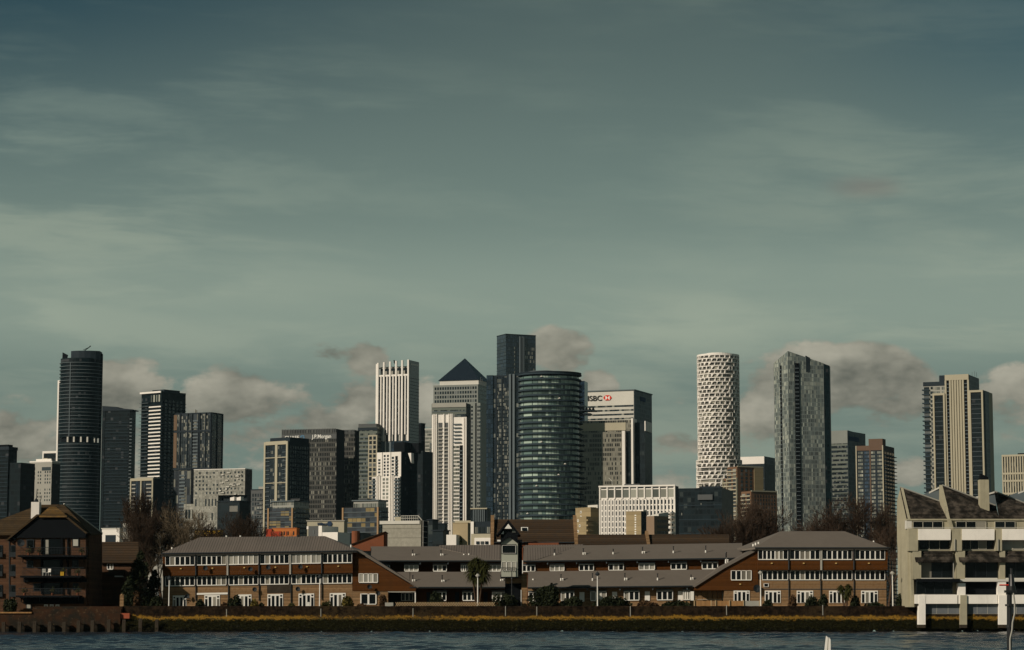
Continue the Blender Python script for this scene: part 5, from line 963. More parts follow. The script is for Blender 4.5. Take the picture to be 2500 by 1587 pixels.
# ---- right three-storey block
s = Site('riverside_block', 'three-storey brick and timber block with smooth grey hipped roof, right riverside end', 'apartment block', (P(2000, 1487, 325).x, 325, Z0))
f = Front(s, 325.0, 0, 0)
f.wall('brick_wall', M['brick'], 1852, 2164, 1415, 1480, -9, 0.0); f.wall('band_wall', M['trim'], 1852, 2164, 1391, 1415, -9, -0.05)
f.wall('upper_wall', M['wood'], 1850, 2167, 1340, 1391.5, -10, 0.0, U); f.wall('fascia', M['trim'], 1846, 2168, 1336, 1340.5, -10, 0.18, U); f.wall('soffit_board', M['stone'], 1850, 2167, 1340.5, 1343, 0, 0.03, U)
f.roof('roof', M['roof2'], [(1843, 1337, U - 0.4), (2170, 1337, U - 0.4), (2062, 1297, 330.5), (1906, 1297, 330.5)])
f.roof('roof_hip', M['roof2'], [(2170, 1337, U - 0.4), (2146, 1337, 334.5), (2062, 1297, 330.5)]); f.roof('roof_hip', M['roof2'], [(1843, 1337, U - 0.4), (1906, 1297, 330.5), (1800, 1338, 334.5)]); f.roof('roof_skirt', M['roof2'], [(1843, 1337, U - 0.4), (1858, 1329, 326), (1811, 1341, 325.5)][::-1])
for k, (a, b) in enumerate(((1851, 1923), (1929, 2001), (2008, 2080), (2088, 2160))):
    f.window(a, b, 1343.5, 1366, 4 if k else 5, 11, U, 0.0, M['pane']); f.window(a + (10 if k == 0 else 0), b, 1393, 1415.5, 6 if k else 5, 0, 325, 0, M['pane'], 0.9); lamp_box(f, a + 33, 1375, U)
for px in (1926, 2085): f.pipe(px, 1338, 1391, U, 0.10); f.pipe(px, 1391, 1475, 325)
f.wall('white_batten', M['stone'], 2002.5, 2007, 1343, 1392, 0.03, 0.16, U); f.pipe(2004, 1415, 1475, 325)
for a, b in ((1867, 1906), (1945, 1985), (2024, 2062), (2102, 2143)): f.french(a, b, 1442, 1472)
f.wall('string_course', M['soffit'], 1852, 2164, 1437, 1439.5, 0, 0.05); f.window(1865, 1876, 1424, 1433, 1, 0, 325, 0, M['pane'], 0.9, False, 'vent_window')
f.poly('gable_wall', M['wood'], [(1851, 1344), (1846, 1344), (1768, 1388), (1696, 1434), (1694, 1441), (1851, 1441)], -9, 0.1)
f.poly('gable_roof', M['roof2'], [(1848, 1344), (1768, 1387.5), (1695, 1434), (1690, 1431), (1764, 1382), (1842, 1340)][::-1], -9.4, 0.4)
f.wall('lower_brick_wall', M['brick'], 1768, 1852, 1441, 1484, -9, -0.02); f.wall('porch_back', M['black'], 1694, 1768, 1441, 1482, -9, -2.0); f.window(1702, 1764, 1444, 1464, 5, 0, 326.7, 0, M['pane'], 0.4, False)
f.wall('white_door', M['upvc'], 1686, 1694, 1444, 1466, -0.2, 0.0); f.window(1785, 1834, 1392.5, 1416, 4, 0, 325, 0.12, M['pane']); f.french(1791, 1830, 1442, 1468); lamp_box(f, 1807, 1426, 324.9); f.dish(1848, 1437, 0.55, 325)
v = f.q(1772, 1352, 328); f.vent(1772, 1349, 1370, 329)
for px, y in ((1839, 1328), (1845, 1325), (1852, 1323)): v = f.q(px, y, 327); s.part('roof_cowl', MB().bar(v - Vector((0, 0, .4)), v, 0.14, n=6), M['upvc'])
v = f.q(2133, 1320, 327); s.part('roof_cowl', MB().bar(v - Vector((0, 0, .5)), v, 0.12, n=6), M['upvc'])
s.part('gutter', MB().bar(f.q(1843, 1337.5, U - .45), f.q(2170, 1337.5, U - .45), 0.10, n=6), M['trim'])
# ---- lookout tower between the terraces
s = Site('lookout_tower', 'narrow pale boarded lookout tower with pointed gable and big dark window between the terraces', 'tower house', (P(1244, 1487, 315.5).x, 315.5, Z0)); f = Front(s, 315.5)
M['palep'] = wall('pale_boards', (0.36, 0.37, 0.31), 0.08)
f.poly('wall', M['palep'], [(1224, 1409), (1264, 1409), (1264, 1324), (1243, 1308), (1224, 1324)], -2.2, 0); f.wall('dark_band', M['black'], 1224.5, 1260, 1329, 1352.5, 0, 0.05)
f.window(1226, 1259, 1331, 1351, 1, 0, 315.5, 0.06, M['pane'], 0.6, False); f.window(1225, 1260, 1371.5, 1393, 3, 0, 315.5, 0.0, M['panec'], 0.7, False); f.wall('balcony_rail', M['black_metal'], 1225, 1260, 1385, 1386, 0.25, 0.3)
for px in lin(1225, 1260, 9): f.s.part('rail_bar', MB().bar(f.q(px, 1386, 315.2), f.q(px, 1393, 315.2), 0.02), M['black_metal'])
f.poly('roof', M['black'], [(1215, 1328), (1220, 1328), (1243, 1310.5), (1264, 1327), (1269, 1327), (1243, 1304)][::1], -2.4, 0.4); f.wall('bottom_trim', M['black'], 1224, 1266, 1408, 1411, -2.3, 0.05)
s.part('shaded_side_wall', f.bx(MB(), 1264, 1266, 1324, 1409, -2.2, -0.05), M['black']); f.wall('gable_shelf', M['upvc'], 1214, 1222, 1318, 1322, -0.6, 0.2)  # right side coloured black to carry its shade
s.part('strut', MB().bar(f.q(1249.5, 1388, 315.0), f.q(1249.5, 1484, 315.0), 0.07, n=6), M['black_metal'])
s.part('shade_strip', f.bx(MB(), 1234, 1275, 1316, 1484, -3.2, -2.3), M['black'])  # black slab added for the strip of shade right of the tower
s = Site('gatehouse', 'small brick archway pier under the lookout tower beside dark shrubs', 'gateway', (P(1280, 1487, 317).x, 317, Z0)); f = Front(s, 317.0)
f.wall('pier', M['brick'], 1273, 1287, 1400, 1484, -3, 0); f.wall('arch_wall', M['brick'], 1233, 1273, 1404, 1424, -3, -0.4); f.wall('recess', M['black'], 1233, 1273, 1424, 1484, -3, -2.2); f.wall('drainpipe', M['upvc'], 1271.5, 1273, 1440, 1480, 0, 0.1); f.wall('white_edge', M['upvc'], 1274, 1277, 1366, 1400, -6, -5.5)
# ================================================================ brick warehouse at the left
s = Site('brick_warehouse', 'dark brick gabled warehouse flats with three black balconies at the left edge', 'warehouse', (P(130, 1487, 317).x, 317, Z0)); f = Front(s, 317.0)
M['wbrick'] = lined('warehouse_brick', (0.110, 0.058, 0.034), 2, 0.15, 0.25, 0.70, 0.35, 0.9, 0.9, (0.060, 0.035, 0.022))
f.wall('wall', M['wbrick'], -110, 217, 1302, 1497, -10.3, 0)
mossr = lined('mossy_tiles', (0.075, 0.050, 0.026), 2, 0.26, 0.3, 0.6, 0.4, 0.9, 0.9, (0.045, 0.033, 0.020))
f.roof('roof', mossr, [(-90, 1303, 316.4), (222, 1303, 316.4), (156, 1232, 322.2), (97, 1232, 322.2)]); f.roof('roof_hip', mossr, [(222, 1303, 316.4), (250, 1303, 327.8), (156, 1232, 322.2)]); f.roof('roof_hip', mossr, [(-90, 1303, 316.4), (97, 1232, 322.2), (-40, 1303, 327.8)]); f.roof('rear_roof', mossr, [(250, 1303, 327.8), (-40, 1303, 327.8), (97, 1232, 322.2), (156, 1232, 322.2)])
s.part('verge_board', MB().bar(f.q(156, 1231, 322.2) + Vector((0, 0, .05)), f.q(250, 1302, 327.8), 0.11), M['lslab'])
f.wall('front_wing_wall', M['wbrick'], 43, 213, 1312, 1497, -2, 1.2)
f.poly('gable', M['black'], [(24, 1319), (43, 1319), (43, 1314), (213, 1314), (214, 1303), (163, 1261), (98, 1261)], -2, 1.5)
f.poly('wing_roof', mossr, [(20, 1320), (24, 1321), (98, 1261), (162, 1261), (215, 1304), (219, 1302), (164, 1257), (96, 1257)], -5, 1.8)
f.roof('half_hip', lined('ochre_moss_tiles', (0.19, 0.11, 0.035), 2, 0.26, 0.3, 0.6, 0.5, 0.9, 1.2, (0.09, 0.06, 0.03)), [(96, 1259, 315.1), (163, 1259, 315.1), (135, 1236, 319.5), (122, 1236, 319.5)])
v0, v1 = f.q(78, 1242, 320), f.q(98, 1226, 320); cw = s.part('chimney', MB().box(v0.x, v1.x, 319.4, 320.8, v0.z - 1.6, v1.z), M['white']); s.part('cowl', MB().drum((v0.x + v1.x) / 2, 320, .35, .35, v1.z, v1.z + 0.5, 10, .1, .1).bar(((v0.x + v1.x) / 2, 320, v1.z), ((v0.x + v1.x) / 2 + .1, 320, v1.z + 1.8), .05).bar((v1.x, 320, v1.z), (v1.x + .2, 320, v1.z + .9), .04), M['trim'], cw)
DD = 315.8
for x0, x1, y0, y1, mm in ((65, 83, 1317, 1337, 'pane'), (177, 193, 1315, 1334, 'panec'), (65, 81, 1368, 1386, 'pane'), (176, 192, 1366, 1385, 'pane'), (82, 99, 1425, 1442, 'pane'), (64, 77, 1473, 1486, 'panec'), (178, 192, 1424, 1440, 'pane')):
    fr = s.part('window', f.bx(MB(), x0, x1, y0, y1, 0, 0.12, DD), M['trim']); s.part('pane', f.bx(MB(), x0 + 2, x1 - 2, y0 + 2, y1 - 1, 0.12, 0.15, DD), M[mm], fr)
for y0, y1 in ((1315, 1353), (1366, 1403), (1422, 1450)):
    fr = s.part('balcony_door', f.bx(MB(), 104, 150, y0, y1, 0, 0.10, DD), M['black']); s.part('pane', f.bx(MB(), 107, 147, y0 + 2, y1, 0.10, 0.13, DD), M['pane'], fr)
    if y0 == 1315: s.part('curtain', f.bx(MB(), 112, 119, y0 + 3, y1, 0.13, 0.16, DD), M['panec'], fr)
    for px in (102, 152, 166): f.wall('timber_post', M['black'], px - 1.5, px + 1.5, y0, y1, 0, 0.25, DD)
    f.wall('head_beam', M['black'], 58, 212, y0 - 10, y0 - 1, 0, 0.2, DD) if y0 > 1320 else None
for a, b in ((108, 117), (122, 131), (136, 145)): fr = s.part('window', f.bx(MB(), a, b, 1476, 1495, 0, 0.12, DD), M['upvc']); s.part('pane', f.bx(MB(), a + 1.5, b - 1.5, 1478, 1494, 0.12, 0.15, DD), M['panec'], fr)
f.wall('ground_band', M['black'], 58, 205, 1459, 1474, 0, 0.3, DD)
for x0, x1, ys, yr in ((50, 213, 1356, 1337), (56, 205, 1406, 1386), (46, 200, 1454, 1437)):
    b = s.part('balcony', f.bx(MB(), x0, x1, ys, ys + 4.5, -0.2, 1.9, DD), M['black']); rl = MB()
    D1 = DD - 1.85
    rl.bar(f.q(x0, yr, D1), f.q(x1, yr, D1), 0.035).bar(f.q(x0, yr + 6, D1), f.q(x1, yr + 6, D1), 0.02)
    for px in lin(x0, x1, 44): rl.bar(f.q(px, yr, D1), f.q(px, ys, D1), 0.016, n=3)
    for px in (x0, x1): rl.bar(f.q(px, yr, D1), f.q(px, yr, DD), 0.03)
    s.part('railing', rl, M['trim'], b); br = MB()
    for px in (x0 + 6, x0 + 52, x1 - 50, x1 - 8): br.bar(f.q(px, ys + 4, DD - 1.7), f.q(px, ys + 16, DD - 0.1), 0.07)
    s.part('bracket', br, M['black'], b)
for y in (1345, 1392, 1442): 
    for px in (26, -8): fr = s.part('window', f.bx(MB(), px, px + 14, y - 14, y + 15, 0, 0.1, 317), M['trim']); s.part('pane', f.bx(MB(), px + 2, px + 12, y - 12, y + 13, .1, .12, 317), M['pane'], fr); s.part('window_rail', f.bx(MB(), px - 1, px + 15, y + 3, y + 15, 0.3, 0.34, 317), M['trim'], fr)
f.wall('downpipe', M['trim'], 22, 24, 1320, 1480, 0, 0.1)
f.dish(51, 1326, 0.5, 315.4)
# low tiled house in its shadow
s = Site('low_tiled_house', 'low house with a dark tiled roof in the shadow right of the brick warehouse', 'house', (P(290, 1487, 334).x, 334, Z0)); f = Front(s, 334.0)
f.roof('roof', M['tile'], [(240, 1371, 333.4), (338, 1371, 333.4), (338, 1323, 339), (240, 1323, 339)]); f.wall('wall', M['wbrick'], 242, 337, 1371, 1490, -9, 0); f.wall('balcony', M['timber'], 268, 305, 1391, 1407, 0, 1.2); f.wall('balcony_edge', M['lslab'], 283, 303, 1406, 1409, 0, 1.3)
f.window(262, 276, 1376, 1390, 2, 0, 334, 0, M['pane'])
# ================================================================ concrete saw-tooth flats at the right
s = Site('sawtooth_concrete_flats', 'pale concrete flats with steep saw-tooth tiled roofs and white legs standing in the river', 'apartment block', (P(2350, 1487, 309).x, 309, 0)); f = Front(s, 309.0)
XF = 51.85; zz = lambda y, D: zat(y, D)
fl = [(309.2, zz(1482, 309)), (309.2, zz(1292, 309)), (310.2, zz(1290, 310.2)), (310.6, zz(1268, 310.6)), (316, zz(1190, 316)), (319.2, zz(1222, 319)), (319.8, zz(1320, 319.5)), (318.4, zz(1386, 318)), (315.0, zz(1390, 315)), (313.0, zz(1480, 313))]
mb = MB(); n = len(fl); mb.v += [(XF, y, z) for y, z in fl] + [(XF + 0.35, y, z) for y, z in fl]; mb.f += [tuple(reversed(range(n))), tuple(n + k for k in range(n))] + [(k, (k + 1) % n, n + (k + 1) % n, n + k) for k in range(n)]; mb.f = [tuple(x) for x in mb.f]
s.part('flank_wall', mb, M['conc'])
sl_ = MB()
for y0, y1, D0 in ((1272, 1295, 313.5), (1333, 1357, 311.7), (1358, 1383, 312.7), (1386, 1412, 311)): sl_.box(XF - 0.03, XF, D0, D0 + 0.12, zz(y1, D0), zz(y0, D0))
s.part('slit_window', sl_, M['black'])
stile = lined('streaked_tiles', (0.020, 0.018, 0.015), 2, 0.22, 0.3, 0.6, 0.6, 0.95, 1.0, (0.062, 0.052, 0.042))
def rpan(name, pts, m=stile): return f.roof(name, m, pts)
rpan('roof', [(2214, 1268, 310.6), (2313, 1268, 310.6), (2304, 1228, 316), (2197, 1190, 316)]); rpan('roof', [(2320, 1268, 310.6), (2440, 1268, 310.6), (2432, 1236, 315), (2397, 1223, 316), (2300, 1185, 316)]); rpan('roof', [(2440, 1268, 310.6), (2620, 1268, 310.6), (2600, 1268, 316), (2428, 1200, 316)])
s.part('ridge_cap', MB().bar(f.q(2197, 1189.5, 316), f.q(2304, 1227.5, 316), 0.12).bar(f.q(2300, 1184.5, 316), f.q(2432, 1235, 316), 0.12).bar(f.q(2428, 1199.5, 316), f.q(2600, 1267, 316), 0.12), M['stone'])
for xa, ya, xb, yb, yc in ((2252, 1209, 2300, 1185, 1229), (2350, 1222, 2430, 1199, 1240), (2448, 1215, 2560, 1176, 1262)):
    a, b, c = f.q(xa, ya, 316.3), f.q(xb, yb, 316.3), f.q(xb + 3, yc, 316.3); f.roof('white_slope', M['lslab'], [(xa, ya, 316.4), (xb, yb, 316.1), (xb - 6, yb + 4, 326), (xa - 2, ya + 4, 326)][::1]); s.part('gable_infill', MB().extr([(a.x, a.z), (c.x, c.z), (b.x, b.z)], 316.3, 316.6), M['slab'])
for xa, xb, xc in ((2303, 2312, 2322),):
    xq = f.q(2313, 1268, 310.6).x; s.part('party_wall', (lambda q: (q.v.extend([(x, y, z) for x in (xq, xq + .42) for y, z in ((310.5, zz(1270, 310.5)), (316, zz(1184, 316)), (316.4, zz(1228, 316)), (313, zz(1270, 313)))]), q.f.extend([(0, 3, 2, 1), (4, 5, 6, 7), (0, 1, 5, 4), (1, 2, 6, 5), (2, 3, 7, 6), (3, 0, 4, 7)]), q)[2])(MB()), M['conc'])
f.poly('party_wall', M['conc'], [(2313, 1268), (2322, 1268), (2328, 1291), (2318, 1291)], -2, 0.1, 309.6)
v0, v1 = f.q(2393.5, 1236, 312.5), f.q(2414, 1171, 312.5); s.part('chimney', MB().box(v0.x, v1.x, 312.5, 313.8, v0.z - 0.6, v1.z), M['conc']); s.part('chimney_cap', MB().extr([(v0.x + .1, v1.z), (v1.x - .05, v1.z), (v1.x - .05, v1.z + .35), (v0.x + 0.2, v1.z + .8)], 312.6, 313.7), M['black'])
M['swhite'] = wall('streaked_white_slab', (0.84, 0.80, 0.73), 0.10, 0.5, streak=0.15)
cc = lambda n_, m_, *a, **k: f.wall(n_, M['swhite' if m_ == 'white' else m_], *a, **k)
cc('core_wall', 'conc', 2219, 2640, 1268, 1482, -9, -1.1)
# level 1: dormer windows behind a rail
cc('dormer_head', 'conc', 2216, 2640, 1266, 1270, -2, -0.9)
M['mull'] = wall('cream_frame', (0.50, 0.47, 0.38), 0.05)
def rwin(x0, x1, y0, y1, n, D, m='pane', fm='mull', t=0.8):
    fr = MB(); 
    for k in range(n + 1): x = x0 + (x1 - x0) * k / n; f.bx(fr, x - t * .6, x + t * .6, y0, y1, -0.1, 0.08, D)
    f.bx(fr, x0, x1, y0, y0 + t, -0.1, 0.08, D); f.bx(fr, x0, x1, y1 - t, y1, -0.1, 0.08, D); o = s.part('window', fr, M[fm]); pm = MB()
    for k in range(n): f.bx(pm, x0 + (x1 - x0) * k / n, x0 + (x1 - x0) * (k + 1) / n, y0, y1, -0.1, 0.03, D)
    s.part('pane', pm, M[m], o); return o
for a, b, n_ in ((2229, 2301, 3), (2334, 2407, 3), (2429, 2478, 2), (2510, 2580, 3)): rwin(a, b, 1273, 1291, n_, 310.0)
cc('left_dormer_cheek', 'lslab', 2213, 2226, 1269, 1291, -1.2, 0.0, D=310); s.part('rail', MB().bar(f.q(2216, 1288, 309), f.q(2560, 1288, 309), 0.03), M['lslab'])
for a, b in ((2241, 2320), (2348, 2427), (2446, 2520), (2546, 2620)):
    cc('balcony_parapet', 'white', a, b, 1291.5, 1318.5, -0.3, 0.25)
    cc('lintel', 'white', a + 6, b + 6, 1368.5, 1371.5, -1, 0.1)
for a, b, n_, m_ in ((2243, 2319, 3, 'pane'), (2350, 2427, 4, 'pane'), (2447, 2499, 2, 'panec'), (2520, 2590, 3, 'pane')): rwin(a, b, 1319, 1342, n_, 310.1, m_)
for a, b in ((2214, 2241), (2320, 2348), (2427, 2446), (2520, 2546)):
    cc('pier', 'conc', a + 4, b, 1290, 1345, -1.2, 0.1); cc('pier', 'conc', a + 14, b + 8, 1345, 1414, -1.2, 0.0)
f.roof('tile_band', stile, [(2236, 1369, 308.6), (2328, 1369, 308.6), (2326, 1345, 309.7), (2229, 1345, 309.7)]); f.roof('tile_band', stile, [(2343, 1369, 308.6), (2640, 1369, 308.6), (2640, 1345, 309.7), (2336, 1345, 309.7)])
for a, b, n_ in ((2249, 2325, 3), (2356, 2435, 3), (2455, 2530, 3)): rwin(a, b, 1372, 1411, n_, 310.0, 'pane', 'trim', 0.6); cc('ledge', 'lslab', a, b, 1411, 1414, -1, 0.15)
cc('canopy', 'black', 2236, 2340, 1413, 1421, -1, 1.1); rwin(2237, 2325, 1421, 1450, 4, 309.0, 'pane', 'trim', 0.7); cc('balcony_back', 'black', 2356, 2640, 1421, 1451, -1.0, -0.7)
cc('bracket_wall', 'white', 2338, 2356, 1424, 1474, -1, 0.35); cc('floor_slab', 'lslab', 2336, 2640, 1414, 1420, -1, 0.4); cc('pier', 'white', 2435, 2455, 1418, 1474, -1, 0.3)
cc('parapet', 'white', 2233, 2336, 1451.5, 1474, -0.6, 0.45); cc('parapet', 'white', 2357, 2434, 1452, 1474, -0.6, 0.3); cc('parapet', 'white', 2456, 2640, 1452, 1474, -0.6, 0.3)
M['mesh'] = wall('grey_screen', (0.13, 0.14, 0.15), 0.3, 0.8, rough=0.4)
for a, b in ((2259, 2342), (2360, 2436), (2457, 2530)): rwin(a, b, 1475, 1499, 3, 309.3, 'pane', 'mull', 0.5); s.part('screen', f.bx(MB(), a + 1, b - 1, 1476, 1498, 0.04, 0.06, 309.3), M['mesh']); cc('brick_plinth', 'brick', a - 2, b + 2, 1499, 1536, -2, -0.2)
legm = M['white']
for a, b in ((2242, 2258), (2343, 2359), (2437, 2456), (2540, 2556)): cc('leg', 'conc' if a == 2343 else 'white', a, b, 1453, 1531, -0.9, 0.5); cc('tide_mark', 'timber', a - 0.2, b + 0.2, 1525, 1533, -0.95, 0.53)
for px in (2331.5, 2437, 2328): f.pipe(px, 1316 if px != 2328 else 1370, 1344 if px != 2328 else 1412, 308.9, 0.07, M['stone'])
# ================================================================ riverside furniture
def lamp(px, ytop, D, lab, ball='grey', arms=False):
    v = P(px, ytop, D); r = thing('lamp_post', lab, 'lamp post', (v.x, D, Z0), 0, 'lamp posts along the river walk'); h = v.z - Z0
    link('pole', MB().bar((0, 0, 0), (0, 0, h - 0.3), 0.085, 0.06, n=8).drum(0, 0, 0.13, 0.13, 0, 0.9, 8).mesh('pole', M['upvc']), r)
    hd = link('lamp_head', MB().drum(0, 0, 0.12, 0.30, h - 0.35, h - 0.15, 12, 0.34, 0.34).drum(0, 0, 0.34, 0.34, h - 0.15, h + 0.12, 12, 0.12, 0.12).mesh('lamp_head', M['trim'] if ball == 'dark' else M['stone']), r)
    link('finial', MB().bar((0, 0, h + 0.12), (0, 0, h + 0.28), 0.03).mesh('finial', M['trim']), hd)
for px, y, lab, b in ((413.5, 1409, 'thin white lamp post at the left end of the long riverside block', 'dark'), (781, 1406, 'thin white lamp post before the right end of the long riverside block', 'dark'),
    (1166.5, 1403, 'pale lamp post standing in front of the cordyline palm', 'grey'), (1458.5, 1399, 'white lamp post with dark round head before the terrace, right of the lookout tower', 'dark'),
    (1856.5, 1396, 'pale lamp post where the brown gable meets the right riverside block', 'grey'), (2178.5, 1397, 'pale lamp post in the gap beside the concrete saw-tooth flats', 'grey')): lamp(px, y, 313.6, lab, b)
for k, (px, y0, y1, lab) in enumerate(((552.5, 1487, 1514, 'below the long riverside block'), (783, 1486, 1507, 'under the second lamp post'), (1008, 1485, 1507, 'below the lattice fence'), (1234, 1480, 1503, 'left of two under the lookout tower'),
    (1310.5, 1481, 1502, 'right of two under the lookout tower'), (1539, 1480, 1504, 'right of the dark shrubs'), (1774, 1477, 1501, 'below the wooden board fence'), (2009, 1477, 1501, 'below the small dark palm'))):
    a, b = P(px, y1 + 1, 311.9), P(px, y0, 311.9); o = tag(link('marker_post', MB().box(a.x - .045, a.x + .045, 311.95, 312.0, a.z, b.z).mesh('marker_post', M['stone'])), 'thin pale marker strip on the river wall ' + lab, 'marker', 'marker strips on the river wall')
# lattice fence and board fence
v = P(1080, 1480, 313); s = Site('lattice_fence', 'low criss-cross timber lattice fence on top of the river wall', 'fence', (v.x, 313, Z0)); lt = MB(); M['lat'] = wall('pale_lattice', (0.42, 0.31, 0.18), 0.15)
for k in range(60):
    a, b = P(966 + 4 * k, 1480, 313), P(966 + 4 * k + 6, 1470.5, 313); lt.bar(a, b, 0.042, n=3); a, b = P(966 + 4 * k + 6, 1480, 313.05), P(966 + 4 * k, 1470.5, 313.05); lt.bar(a, b, 0.042, n=3)
s.part('lattice', lt, M['lat']); s.part('gate_board', MB().box(P(940, 1480, 313).x, P(960, 1480, 313).x, 313, 313.05, P(940, 1481, 313).z, P(940, 1471, 313).z), M['stone'])
s = Site('board_fence', 'low fence of pale brown upright boards in front of the brown gable porch', 'fence', (P(1775, 1480, 314).x, 314, Z0)); M['fence'] = lined('fence_boards', (0.36, 0.20, 0.085), 0, 0.14, 0.12, 0.55, 0.3, 0.8, 1.0, (0.28, 0.155, 0.065))
for a, b, m in ((1695, 1736, 'fence'), (1747, 1815, 'fence'), (1815, 1856, 'stone')): s.part('board_panel', MB().box(P(a, 1480, 314).x, P(b, 1480, 314).x, 314, 314.06, 2.2, P(a, 1467, 314).z), M[m])
for px in (1695, 1736, 1747, 1781, 1815, 1855): v = P(px, 1465.5, 313.9); s.part('post', MB().box(v.x - .06, v.x + .06, 313.85, 314.0, 2.2, v.z), M['lat'])
# channel light post close to the viewer
D = 95.0; s = Site('navigation_light', 'dark navigation light post with a lantern and bent pipe close by at the right edge', 'navigation light', (P(2465, 1480, D).x, D, 0)); f = Front(s, D)
s.part('post', MB().bar(f.q(2464.5, 2000, D), f.q(2464.5, 1432, D), 0.10, n=10).drum(f.q(2464, 1477, D).x, D, .17, .17, f.q(2464, 1480, D).z, f.q(2464, 1475, D).z, 10).drum(f.q(2464, 1500, D).x, D, .14, .14, f.q(2464, 1532, D).z, f.q(2464, 1526, D).z, 10), M['black_metal'])
c = f.q(2470, 1440, D); ln = s.part('lantern', MB().drum(c.x, D, .17, .17, c.z - 0.15, c.z + .15, 14).drum(c.x, D, .13, .17, c.z + .15, c.z + .62, 14, .10, .10).drum(c.x, D, .05, .05, c.z + .62, c.z + .85, 8), M['black_metal']); s.part('lens', MB().drum(c.x, D, .135, .135, c.z - .02, c.z + .13, 14), M['lslab'], ln)
s.part('side_arm', MB().bar(f.q(2440, 1428.5, D), f.q(2462, 1428.5, D), 0.03), M['signr']); s.part('platform', MB().box(f.q(2454, 1440, D).x, f.q(2480, 1440, D).x, D - .2, D + .2, f.q(2460, 1447, D).z, f.q(2460, 1441, D).z), M['black_metal'])
pp = MB(); pts = [(2474, 1447), (2477, 1470), (2478, 1495), (2472, 1520), (2471, 1538), (2466, 1560), (2467, 1700)]
for k in range(len(pts) - 1): pp.bar(f.q(*pts[k], D - .15), f.q(*pts[k + 1], D - .15), 0.035, n=6)
s.part('cable_pipe', pp, M['stone'])
# white post tip at the bottom edge
D = 105.0; s = Site('white_post', 'white two-board post tip rising from the water at the bottom edge', 'post', (P(2018, 1587, D).x, D, 0)); f = Front(s, D)
f.poly('board', M['upvc'], [(2000, 1700), (2012, 1700), (2021, 1556), (2017, 1552.5)], -0.06, 0.06); f.poly('board', M['upvc'], [(2015, 1700), (2030, 1700), (2027, 1561), (2023, 1556)], -0.02, 0.09); f.poly('core', M['stone'], [(2009, 1700), (2018, 1700), (2023, 1558), (2020, 1556)], -0.05, 0.03)

# small things on the balconies and in the front gardens
def pot(px, py, D, lab, w=0.45, h=0.8):
    v = P(px, py, D); r = thing('potted_plant', lab, 'plant', (v.x, D, v.z), 0, 'potted plants on the warehouse balconies'); rr = random.Random(int(px * 3 + py)); mb = MB()
    for k in range(60):
        p = Vector((rr.gauss(0, w * .4), rr.gauss(0, w * .25), 0.3 + abs(rr.gauss(0, h * .35)))); a = rr.uniform(0, 6.28); mb.poly([p, p + Vector((.12 * math.cos(a), .05, .10)), p + Vector((.02, 0, .2))])
    link('foliage', mb.mesh('foliage', leafy('pot_leaf', (0.015, 0.02, 0.008), (0.06, 0.06, 0.02))), r); link('pot', MB().drum(0, 0, .14, .14, 0, .3, 10, .19, .19).mesh('pot', M['rbrick']), r)
for a in ((70, 1355.5, 'dark plant at the left end of the top warehouse balcony'), (95, 1355.5, 'dark bushy plant left of the door on the top warehouse balcony'), (198, 1355.5, 'dark plant at the right end of the top warehouse balcony'), (156, 1405.5, 'small plant right of the doors on the middle warehouse balcony'), (190, 1405.5, 'plant at the right end of the middle warehouse balcony'), (60, 1453.5, 'plant at the left end of the lowest warehouse balcony'), (128, 1453.5, 'plant mid-way along the lowest warehouse balcony'), (190, 1453.5, 'plant at the right end of the lowest warehouse balcony')): pot(a[0], a[1], 314.6, a[2])
def chair(px, py, D, lab, rz=0.0, grp='white garden chairs'):
    v = P(px, py, D); r = thing('garden_chair', lab, 'chair', (v.x, D, v.z), rz, grp)
    link('seat', MB().box(-.24, .24, -.24, .24, .40, .45).mesh('seat', M['upvc']), r); link('backrest', MB().box(-.24, .24, .20, .25, .45, .92).mesh('backrest', M['upvc']), r)
    for a in (-.2, .2):
        for b in (-.2, .2): link('leg', MB().box(a - .025, a + .025, b - .025, b + .025, 0, .4).mesh('leg', M['upvc']), r)
chair(108, 1405.5, 314.5, 'white garden chair left of its pair on the middle warehouse balcony', 0.4); chair(118, 1405.5, 314.5, 'white garden chair right of its pair on the middle warehouse balcony', -0.5); chair(752, 1487, 314.2, 'white garden chair before the fifth french window of the left block', 0.2)
v = P(152, 1405.5, 314.4); o = tag(link('yellow_crate', MB().box(-.22, .22, -.2, .2, 0, .5).box(-.25, .25, -.23, .23, .5, .55).mesh('yellow_crate', M['yellow']), None, v), 'yellow lidded crate on the middle warehouse balcony', 'crate')
# ================================================================ river, wall, ground
import numpy as np
def grid_mesh(name, xs, ys, zf, m):
    nx, ny = len(xs), len(ys); X, Y = np.meshgrid(xs, ys); Z = zf(X, Y)
    co = np.stack([X, Y, Z], -1).reshape(-1, 3); me = bpy.data.meshes.new(name); me.vertices.add(nx * ny); me.vertices.foreach_set('co', co.ravel())
    i = (np.arange(ny - 1)[:, None] * nx + np.arange(nx - 1)[None, :]).ravel(); q = np.stack([i, i + 1, i + nx + 1, i + nx], -1).astype(np.int32)
    me.loops.add(q.size); me.loops.foreach_set('vertex_index', q.ravel()); me.polygons.add(len(q)); me.polygons.foreach_set('loop_start', np.arange(len(q), dtype=np.int32) * 4)
    me.polygons.foreach_set('use_smooth', np.ones(len(q), bool)); me.materials.append(m); me.update(); me.validate(); return me
rg = np.random.default_rng(5)
WV = [(rg.uniform(0.5, 5.5), rg.normal(1.35, 0.55), rg.uniform(0, 6.28)) for _ in range(46)]
